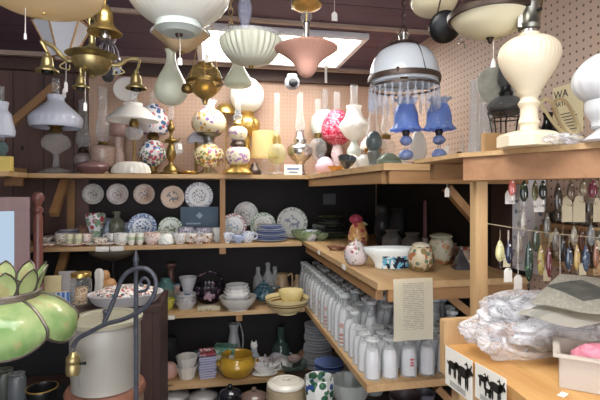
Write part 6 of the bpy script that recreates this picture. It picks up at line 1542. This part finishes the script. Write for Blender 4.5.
# WA.. sign
loc = P(575, 112, 1.42)
o = thing('sign_card', 'cream card with bold capitals WA above ARTI behind the white lamp', 'sign', (0, 0, 0))
W_ = .14; H_ = .18
o.location = (XR-.0015, 1.405, 1.80)
yaw = -math.radians(90)
o.rotation_euler = (0, 0, yaw)
obj('card', mbox(((0, 0, H_/2+.0), (W_, .002, H_)), bev=.0005), S('aged_card', 'e2d6ae', .8, 0, .05), o)
ink = S('black_ink', '24211d', .7)
obj('lettering', mtext('WA', .040), ink, o, (-W_*.46, -.0014, H_*.76), (math.pi/2, 0, 0))
obj('lettering', mtext('ARTI', .023), ink, o, (-W_*.42, -.0014, H_*.59), (math.pi/2, 0, 0))
bm = bmesh.new()
for k in range(6): box_bm(bm, (-.004, -.0014, H_*(.42-.065*k)), (W_*(.7 if k % 2 else .55), .0006, .003))
obj('small_print', fin(bm, smooth=False), ink, o)

# ================================================================== LURES
def lure_mesh(L_, r, flat=.55):
    return mlathe([(0, 0), (r*.5, L_*.06), (r*.95, L_*.25), (r, L_*.45), (r*.8, L_*.7), (r*.35, L_*.92), (0, L_)], 1, 14, 3, sy=flat)
hookbm = bmesh.new()
for k in range(3):
    t = k*2.094; c, n_ = math.cos(t), math.sin(t)
    tube_bm(hookbm, [(0, 0, 0), (0, 0, -.012), (.003*c, .003*n_, -.017), (.007*c, .007*n_, -.016), (.008*c, .008*n_, -.011)], .0006, 5)
hook_me = fin(hookbm, 'treble_hook')
def lure(px, pyt, pyb, w, col, lab, d, ztop, spots=None, tagc=None, name='fishing_lure', tail=None, flat=.55):
    s = d/F; Ln = (pyb-pyt)*s
    loc = P(px, pyb, d); 
    o = thing(name, lab, 'fishing lure', loc, 'fishing lures hanging by the pegboard')
    m = FL('lure_'+col+(spots or ''), col, [spots] if spots else [], 120, .36, .15) if spots else S('lure_'+col, col, .15, 0, .2, 60, .5)
    obj('body', lure_mesh(Ln, w/2*s, flat), m, o)
    obj('hook', hook_me, nickel, o)
    obj('hook', hook_me, nickel, o, (0, -w*.26*s, Ln*.45))
    if ztop-loc.z > Ln+.003: obj('line', mtube([(0, 0, Ln-.001), (0, 0, ztop-loc.z-.0005)], .0008, 5), hemp, o)
    L(o, 'eye', [(0, 0), (1.1, 0), (.8, .4), (0, .5)], white, s, 10, x=0, y=-w*.36*flat, h=Ln/s*.78, rot=(math.radians(90), 0, 0))
    if tagc:
        tw, th_ = tagc
        obj('price_tag', mprism([(-tw/2*s, 0), (tw/2*s, 0), (tw/2*s, th_*.75*s), (tw/4*s, th_*s), (-tw/4*s, th_*s), (-tw/2*s, th_*.75*s)], -.0006, .0006, M=Matrix.Rotation(math.pi/2, 4, 'X')), S('buff_tag', 'c9bfa0', .8), o, ((w*.6)*s, -.006, -th_*s*.4))
    return o
# top row under the near shelf
ZU = 1.626
top = [(512, 178, 196, 8, 'd9766c', 'pinkish red curved plastic lure, first under the near shelf', None),
       (524, 180, 202, 9, '2e3a34', 'dark green scaly lure near the white paper panel', '6a7a4a'),
       (535, 180, 201, 7, '8a8a62', 'olive lure hanging between two darker lures', '3a3a28'),
       (543, 180, 200, 9, '25302c', 'black-green lure under the shelf, right of the olive one', '8a8a6a'),
       (558, 182, 213, 9, '3f3a36', 'long dark brown lure before the buff tags', '6a5a4a'),
       (571, 181, 200, 8, '7a6a58', 'brown speckled lure between the two buff tags', '3a3028'),
       (583, 180, 196, 9, '8c8068', 'tan lure left of the maroon one', '5a4a3a'),
       (593, 180, 198, 10, '7a3a48', 'maroon lure at the top right', 'c0a0a0')]
for i, (px, a, b_, w_, c, lab, sp_) in enumerate(top):
    lure(px, a, b_, w_, c, lab, 1.17+.015*(i % 3), ZU, sp_)
for i, (px, a, b_, w_, lab) in enumerate(((567, 196, 222, 12, 'buff shield-shaped tag hanging below the near shelf'), (579, 196, 222, 14, 'largest buff tag with cut corners below the near shelf'), (597, 198, 222, 9, 'buff tag at the right edge below the near shelf'), (510, 190, 204, 11, 'white tag under the pinkish red lure'), (539, 196, 212, 12, 'pale square tag behind the olive lure'))):
    dd = 1.22+.012*i; loc = P(px, b_, dd); s = dd/F; o = thing('price_tag', lab, 'tag', loc, 'tags hanging below the near shelf')
    hgt = (b_-a)*s
    obj('tag', mprism([(-w_/2*s, 0), (w_/2*s, 0), (w_/2*s, hgt*.7), (w_/4*s, hgt), (-w_/4*s, hgt), (-w_/2*s, hgt*.7)], -.0008, .0008, M=Matrix.Rotation(math.pi/2, 4, 'X')), S('buff_tag', 'c9bfa0', .8) if i < 3 else paper, o)
    obj('string', mtube([(0, 0, hgt), (0, 0, 1.626-loc.z-.0005 if dd < 1.9 else 0)], .0009), cordw, o)
# wire line with lower row
a = P(491, 223, 1.30); b_ = Vector((XR-.001, 1.0, EYE-.135))
a = Vector((.7435, 1.14, EYE+(190-222)*1.3/F))
single('hanging_wire', 'sagging twisted wire strung from the post past the lures', 'wire', (0, 0, 0), mtube(spline([a, (a*2+b_)/3+Vector((0, 0, -.012)), (a+b_*2)/3+Vector((0, 0, -.012)), b_]), .0013, 6), hemp)
def wire_at(px):
    u = (px-300)/F
    # intersect the view column with the wire in plan
    best = min(range(101), key=lambda i: abs(((lambda w: (w.x*CT-w.y*ST)/(w.x*ST+w.y*CT))(a.lerp(b_, i/100)))-u))
    w = a.lerp(b_, best/100); return w.x*ST+w.y*CT, w.z-.014
low = [(500, 240, 262, 10, 'd5cf9a', 'pale yellow fat lure on the wire, closest to the post', None),
       (509, 240, 264, 8, '2a3046', 'navy lure next to the pale yellow one', None),
       (529, 240, 282, 9, '2e4038', 'long dark green fish lure hanging lowest', '5a7a5a'),
       (541, 244, 276, 8, 'a89a5a', 'golden olive lure with a red tail', '7a3a3a'),
       (549, 246, 278, 7, '6a2f38', 'dark wine-red slim lure', None),
       (569, 246, 270, 9, '3c4a5c', 'slate blue fat lure near the wood ledge', None),
       (577, 244, 270, 7, 'd0b070', 'amber yellow slim lure before the wood ledge', None),
       (586, 244, 272, 8, '44566e', 'steel blue lure, second from the right edge', '8a98a8'),
       (596, 242, 268, 7, '9a6a50', 'rust brown lure at the right edge', None)]
for i, (px, a1, b1, w_, c, lab, sp_) in enumerate(low):
    dd, zz = wire_at(px); lure(px, a1, b1, w_, c, lab, dd, zz, sp_, (8, 12) if i in (0, 3, 6) else None)
for i, (px, lab) in enumerate(((508, 'white tag lying against the navy lure'), (518, 'white tag left of the long green lure'), (560, 'white tag between the wine-red and slate lures'))):
    dd, zz = wire_at(px); s = dd/F; py = 268+7*i; loc = P(px, py+14, dd-.0)
    o = thing('price_tag', lab, 'tag', loc, 'tags on the wire line')
    obj('tag', mprism([(-4.5*s, 0), (4.5*s, 0), (4.5*s, 11*s), (2*s, 14*s), (-2*s, 14*s), (-4.5*s, 11*s)], -.0007, .0007, M=Matrix.Rotation(math.pi/2, 4, 'X')), paper, o)
    obj('string', mtube([(0, 0, 14*s), (0, 0, zz-loc.z)], .0008), cordw, o)
row3 = [(519, 232, 258, 8, 'b8b0a0', 'bone grey lure behind the navy one'), (536, 226, 252, 8, '5c6a58', 'moss lure hanging high behind the golden olive lure'), (556, 228, 252, 9, 'a8a49a', 'silver-grey fat lure in the middle of the tackle crowd'), (563, 236, 262, 7, '3a3e42', 'charcoal slim lure beside the slate one'), (574, 226, 246, 8, 'c8bfa8', 'ivory lure high above the amber one'), (582, 228, 250, 7, '7a4a3a', 'brick brown lure above the steel blue one'), (591, 224, 246, 9, '94989a', 'pewter wide lure high at the right'), (599, 230, 256, 8, '4c5a48', 'dark green lure touching the right edge'), (547, 212, 238, 8, '8f8c80', 'dull stone lure under the black-green one'), (523, 208, 232, 6, 'd4cfc0', 'cream slim lure against the white sheet')]
for i, (px, a1, b1, w_, c, lab) in enumerate(row3):
    lure(px, a1, b1, w_, c, lab, 1.33+.03*(i % 3), ZU+.01 if 0 else 1.652, None, (7, 10) if i in (2, 6, 8) else None)
# white translucent paper panel & dark strip, on the wall behind
lx = XR-.016
def wallpanel(px0, px1, py0, py1, name, lab, cat, m, th=.008, x=lx):
    def yy(px): u = (px-300)/F; dd = x/(u*CT+ST); return dd*(CT-ST*u), dd
    y0_, d0 = yy(px0); y1_, d1 = yy(px1); dm = (d0+d1)/2
    z0 = EYE+(190-py1)*dm/F; z1 = EYE+(190-py0)*dm/F
    return single(name, lab, cat, (x, (y0_+y1_)/2, z0), mbox(((0, 0, (z1-z0)/2), (th, abs(y0_-y1_), z1-z0)), bev=.001), m)
wallpanel(513, 545, 176, 272, 'poster', 'white translucent printed sheet hung behind the lures', 'poster', FL('printed_sheet', 'eceef6', ['8a90a8', 'a9aebc'], 22, .3, .5))
wallpanel(492, 511, 170, 300, 'dark_board', 'dark brown upright board between the post and the white sheet', 'board', DARKW('z'))
# ledge with clutter of bagged tackle, on the wall
o = thing('tackle_rack', 'small honey pine rack fixed to the pegboard behind the lures', 'rack', (XR-.002, 1.31, 0))
obj('shelf_board', mbox(((-.045, 0, 1.345), (.09, .22, .02))), PINE('y'), o); obj('back_board', mbox(((-.008, 0, 1.39), (.014, .22, .07))), PINE('y'), o)
obj('shelf_board', mbox(((-.045, 0, 1.475), (.09, .22, .014))), PINE('y'), o)
for y in (-.117, .117): obj('side_board', mbox(((-.045, y, 1.415), (.086, .014, .12))), PINE('z'), o)
rng = random.Random(5)
for k in range(9):
    y = 1.25+.042*k; zz = 1.483 if k % 2 == 0 else 1.356
    y = 1.218+.023*k
    nm = ['silver spoon lure', 'clear bag of brown tackle', 'grey jig', 'silver reel case', 'clear bag of white tackle', 'dull brass spoon', 'small grey tackle bag', 'pale lure packet', 'dark jig packet'][k]
    crumple('tackle_packet', nm+' on the %s ledge of the pine rack' % ('upper' if k % 2 == 0 else 'lower'), 'tackle', Vector((XR-.05, y, zz)), .024, .016, .022, [nickel, wrapm, S('grey_pewter', '9b9793', .5, .4), S('silver_case', 'a9a9a8', .3, .6), S('packet_white', 'd0d0cc', .3), agedbrass, S('packet_grey', '8c8c8c', .3), S('packet_buff', 'c9bc9c', .4), S('packet_dark', '4a4642', .4)][k], k*1.7, .35, 3)
for k in range(11):
    y = 1.19+.024*k; h_ = rng.uniform(.05, .085); 
    c = ['8c8c86', '5a5a56', 'b5ad98', '6e5f4e', 'a8a8a4', '3e4240', 'c9c2b0', '7a4a40', '55606a', 'a59a7a', '8a8f92'][k]
    loc = Vector((XR-.022, y, 1.575-h_))
    o = thing('fishing_lure', '%s lure from the camera on the pegboard hooks above the rack, %s' % (ordw(k), ['silver', 'charcoal', 'buff', 'brown', 'pale grey', 'black', 'ivory', 'rust', 'slate', 'khaki', 'grey'][k]), 'fishing lure', loc, 'lures pinned on the pegboard')
    obj('body', lure_mesh(h_, .011), S('pl_'+c, c, .2, .3, .3, 80), o)
    obj('peg', mtube([(.0, 0, h_-.002), (.0, 0, h_+.004), (.0205, 0, h_+.006)], .0014, 6), nickel, o)
    obj('hook', hook_me, nickel, o)

# ================================================================== ON THE COUNTER
ZCt = ZC+.001
def CC(px, py): 
    loc, s = stand(px, ZCt, py=py); return loc, s
loc, s = CC(515, 347)
o = crumple('orange_decoy', 'orange-brown rounded wooden decoy inside the clear plastic bag', 'decoy', loc+Vector((.01, .035, .003)), .05, .024, .022, WOOD('decoy_orange', 'a56a48', 'd9a078', 'x', 9, .3, False), 2.0, .1, 4)
o.rotation_euler = (0, 0, -.5)
single('dark_rod', 'dark blue-grey curved handle under the plastic bag', 'handle', (0, 0, 0), mtube(spline([CC(548, 352)[0]+Vector((0, 0, .012)), CC(540, 338)[0]+Vector((.01, .01, .04)), CC(522, 322)[0]+Vector((.0, .02, .05)), CC(500, 318)[0]+Vector((0, 0, .02))]), .011, 10), S('steel_blue', '3a4350', .3))
# bag
bagloc = Vector((.775, .925, ZCt))
from mathutils import noise as N
bm = bmesh.new(); bmesh.ops.create_icosphere(bm, subdivisions=6, radius=1)
for v in bm.verts:
    p = v.co.copy(); k = 1+.22*N.noise(p*1.7+Vector((9, 0, 0)))+.10*N.noise(p*4+Vector((0, 4, 0)))+.06*abs(N.noise(Vector((p.x*3, p.y*9, p.z*12))))
    sgn = lambda a_: math.copysign(abs(a_)**.8, a_)
    v.co = Vector((sgn(p.x)*.20*k, sgn(p.y)*.075*k, p.z*.074*k+.066))
    if v.co.z < .001: v.co.z = .001
single('plastic_bag', 'large crumpled clear plastic bag heaped on the counter', 'bag', bagloc, fin(bm, smooth=True, ang=180), wrapm)
crumple('bag_contents', 'pale grey wrapped bundle inside the clear bag', 'bundle', bagloc+Vector((.03, .01, .003)), .11, .045, .036, FL('bundle_grey', 'b9bbbf', ['8d9096', 'd8d8da'], 18, .4, .5), 6.0, .22, 4)
# newspaper
nm_, nt, b = newmat('newsprint'); v = coords(nt, 'Generated'); sp = nt.nodes.new('ShaderNodeSeparateXYZ'); nt.links.new(v, sp.inputs[0])
st = math_(nt, 'LESS_THAN', math_(nt, 'FRACT', math_(nt, 'MULTIPLY', sp.outputs[1], 60)), .5)
wd = math_(nt, 'GREATER_THAN', noise(nt, coords(nt, 'Generated', (60, 60, 1)), 1, 1), .45)
def inside(x0, x1, y0, y1):
    a_ = math_(nt, 'MULTIPLY', math_(nt, 'GREATER_THAN', sp.outputs[0], x0), math_(nt, 'LESS_THAN', sp.outputs[0], x1))
    return math_(nt, 'MULTIPLY', a_, math_(nt, 'MULTIPLY', math_(nt, 'GREATER_THAN', sp.outputs[1], y0), math_(nt, 'LESS_THAN', sp.outputs[1], y1)))
c_ = mix(nt, math_(nt, 'MULTIPLY', math_(nt, 'MULTIPLY', st, wd), .5), mix(nt, noise(nt, v, 5), lin('c9c8bc'), lin('dedcd0')), lin('5a5a58'))
c_ = mix(nt, inside(.30, .62, .30, .75), c_, mix(nt, noise(nt, coords(nt, 'Generated', (9, 9, 1)), 1, 4), lin('2f3432'), lin('9a9c96')))
c_ = mix(nt, inside(.68, .9, .2, .5), c_, lin('555a58'))
nt.links.new(c_, b.inputs['Base Color']); b.inputs['Roughness'].default_value = .6
def paper_sheet(name, lab, corners, m, sag=.01, th=.0012, cat='newspaper'):
    bm = bmesh.new(); g = {}; n = 12; A, B, C2, D2 = [Vector(c) for c in corners]; o0 = sum((A, B, C2, D2), Vector())/4
    for i in range(n+1):
        for j in range(n+1):
            u, v = i/n, j/n; p = A.lerp(B, u).lerp(D2.lerp(C2, u), v)
            p.z += sag*math.sin(math.pi*u*2)*.6+sag*math.sin(math.pi*v)*.8; g[i, j] = bm.verts.new(p-o0)
    for i in range(n):
        for j in range(n): bm.faces.new((g[i, j], g[i+1, j], g[i+1, j+1], g[i, j+1]))
    bmesh.ops.solidify(bm, geom=bm.faces[:], thickness=th)
    return single(name, lab, cat, o0, fin(bm), m)
paper_sheet('newspaper', 'folded newspaper with dark pictures lying on top of the plastic bag', [P(530, 304, .98), P(600, 314, .88), P(650, 284, 1.06), P(560, 274, 1.16)], nm_, .004)
paper_sheet('newspaper', 'second newspaper sheet under the top one, orange streaked', [P(516, 314, .97), P(576, 328, .88), P(640, 318, .90), P(548, 298, 1.06)], FL('orange_streak', 'd4d3ca', ['d08a64', 'b9bab4'], 16, .4, .5), .004)
crumple('stone_ring', 'tan and grey rounded bundle in plastic at the right edge', 'bundle', CC(604, 352)[0]+Vector((.03, .02, 0)), .05, .04, .045, FL('tan_grey_bundle', '8a8a86', ['a89468', '5a6468'], 14, .42, .3), 4.4, .15, 4)
# storage box with pink bundle
loc, s = CC(598, 392)
loc = Vector((.733, .755, ZCt))
yaw = -.7
o = thing('plastic_box', 'milky plastic box with a wide rim at the bottom right corner', 'box', loc, rot=(0, 0, yaw))
bxm = MILK('milky_plastic', 'dcd3c8', .25, .4)
w_, dd_, hh_ = .12, .10, .062
obj('tub', mbox(((0, -dd_/2, hh_/2), (w_, .003, hh_)), ((0, dd_/2, hh_/2), (w_, .003, hh_)), ((-w_/2, 0, hh_/2), (.003, dd_, hh_)), ((w_/2, 0, hh_/2), (.003, dd_, hh_)), ((0, 0, .0015), (w_, dd_, .003))), bxm, o)
obj('rim', mbox(((0, -dd_/2-.005, hh_), (w_+.024, .012, .006)), ((0, dd_/2+.005, hh_), (w_+.024, .012, .006)), ((-w_/2-.006, 0, hh_), (.012, dd_, .006)), ((w_/2+.006, 0, hh_), (.012, dd_, .006)), bev=.0012), bxm, o)
crumple('pink_cloth', 'bright pink bundle resting inside the milky plastic box', 'cloth', loc+Vector((.0, .0, .0045)), .042, .036, .036, S('hot_pink', 'dd8a9e', .5, 0, .15, 30), 1.3, .16, 4)
loc, s = CC(563, 395)
single('paper_scrap', 'scrap of white paper lying on the counter beside the box', 'paper', loc, mbox(((0, 0, .0008), (.022, .012, .0012))), paper, rot=(0, 0, .5))
# picture sheets hanging over the counter edge
def sheet(px0, py0, px1, py1, hpx, lab, fig):
    A = Vector(stand(px0, ZC, py=py0)[0]); xx = .5545
    def onx(px, py):
        u = (px-300)/F; d_ = xx/(u*CT+ST); return P(px, py, d_)
    A = onx(px0, py0); B = onx(px1, py1)
    mid = (A+B)/2; dv = (B-A); w = Vector((dv.x, dv.y, 0)).length; yaw = math.atan2(dv.y, dv.x); d_ = mid.x*ST+mid.y*CT
    H = hpx*d_/F
    o = thing('animal_print', lab, 'print', Vector((mid.x-.004, mid.y, mid.z-H)), rot=(0, 0, yaw))
    slope = math.atan2(B.z-A.z, w)
    obj('sheet', mprism([(-w/2, -w/2*math.tan(slope)), (w/2, w/2*math.tan(slope)), (w/2, H+w/2*math.tan(slope)), (-w/2, H-w/2*math.tan(slope))], -.0006, .0006, M=Matrix.Rotation(math.pi/2, 4, 'X')), paper, o)
    bm = bmesh.new(); R_ = Matrix.Translation((0, -.0016, 0)) @ Matrix.Rotation(math.pi/2, 4, 'X')
    def blob(cx, cy, rx, ry, a=0, n=14):
        poly = [(cx*w+(rx*math.cos(t)*math.cos(a)-ry*math.sin(t)*math.sin(a))*w, cy*H+(rx*math.cos(t)*math.sin(a)+ry*math.sin(t)*math.cos(a))*w+cx*w*math.tan(slope)) for t in [2*math.pi*i/n for i in range(n)]]
        prism_bm(bm, poly, 0, .0005, R_)
    for (cx, cy, sc_, ant) in fig:
        blob(cx, cy, .13*sc_, .065*sc_); blob(cx+.11*sc_, cy+.04*sc_, .05*sc_, .05*sc_); blob(cx+.16*sc_, cy+.07*sc_, .06*sc_, .032*sc_, -.4)
        for lx_ in (-.1, -.06, .06, .1): blob(cx+lx_*sc_, cy-.10*sc_*w/H*1.0, .016*sc_, .09*sc_)
        blob(cx-.14*sc_, cy+.01, .035*sc_, .014*sc_, -.9)
        if ant:
            blob(cx+.10*sc_, cy+.12*sc_, .06*sc_, .012*sc_, 1.9); blob(cx+.17*sc_, cy+.13*sc_, .05*sc_, .012*sc_, 1.1); blob(cx+.07*sc_, cy+.15*sc_, .035*sc_, .01*sc_, .3)
    obj('animal_picture', fin(bm, smooth=False), ink, o, label='black animal silhouettes')
    bm = bmesh.new()
    for k in range(3): box_bm(bm, (0, -.0016, H*(.17-.045*k)+0), (w*.6, .0005, H*.012), Matrix.Rotation(-slope, 4, 'Y'))
    obj('caption', fin(bm, smooth=False), S('grey_ink', '7d7d80', .7), o)
sheet(447, 345, 474, 361, 40, 'white sheet with a goat and a moose in black, hanging left on the counter edge', [(-.2, .60, 1.25, False), (.2, .60, 1.6, True)])
sheet(477, 362, 508, 379, 36, 'white sheet with black running animals, hanging right on the counter edge', [(-.22, .66, 1.0, True), (.2, .62, 1.45, True), (-.05, .40, .7, False)])
# ================================================================== CAMERA, WORLD
cam = bpy.data.cameras.new('camera'); co = bpy.data.objects.new('camera', cam); C.objects.link(co)
co.location = (0, 0, EYE); co.rotation_euler = (math.pi/2, 0, -TH)
cam.sensor_width = 36; cam.lens = F/600*36; cam.shift_y = -10/600; cam.clip_start = .05
bpy.context.scene.camera = co
w = bpy.data.worlds.new('world'); bpy.context.scene.world = w; w.use_nodes = True
w.node_tree.nodes['Background'].inputs[0].default_value = lin('e9edf5'); w.node_tree.nodes['Background'].inputs[1].default_value = 2.7
sc = bpy.context.scene
sc.view_settings.view_transform = 'Standard'; sc.view_settings.look = 'None'; sc.view_settings.gamma = 1
sc.view_settings.use_curve_mapping = False; sc.view_settings.exposure = 1.05
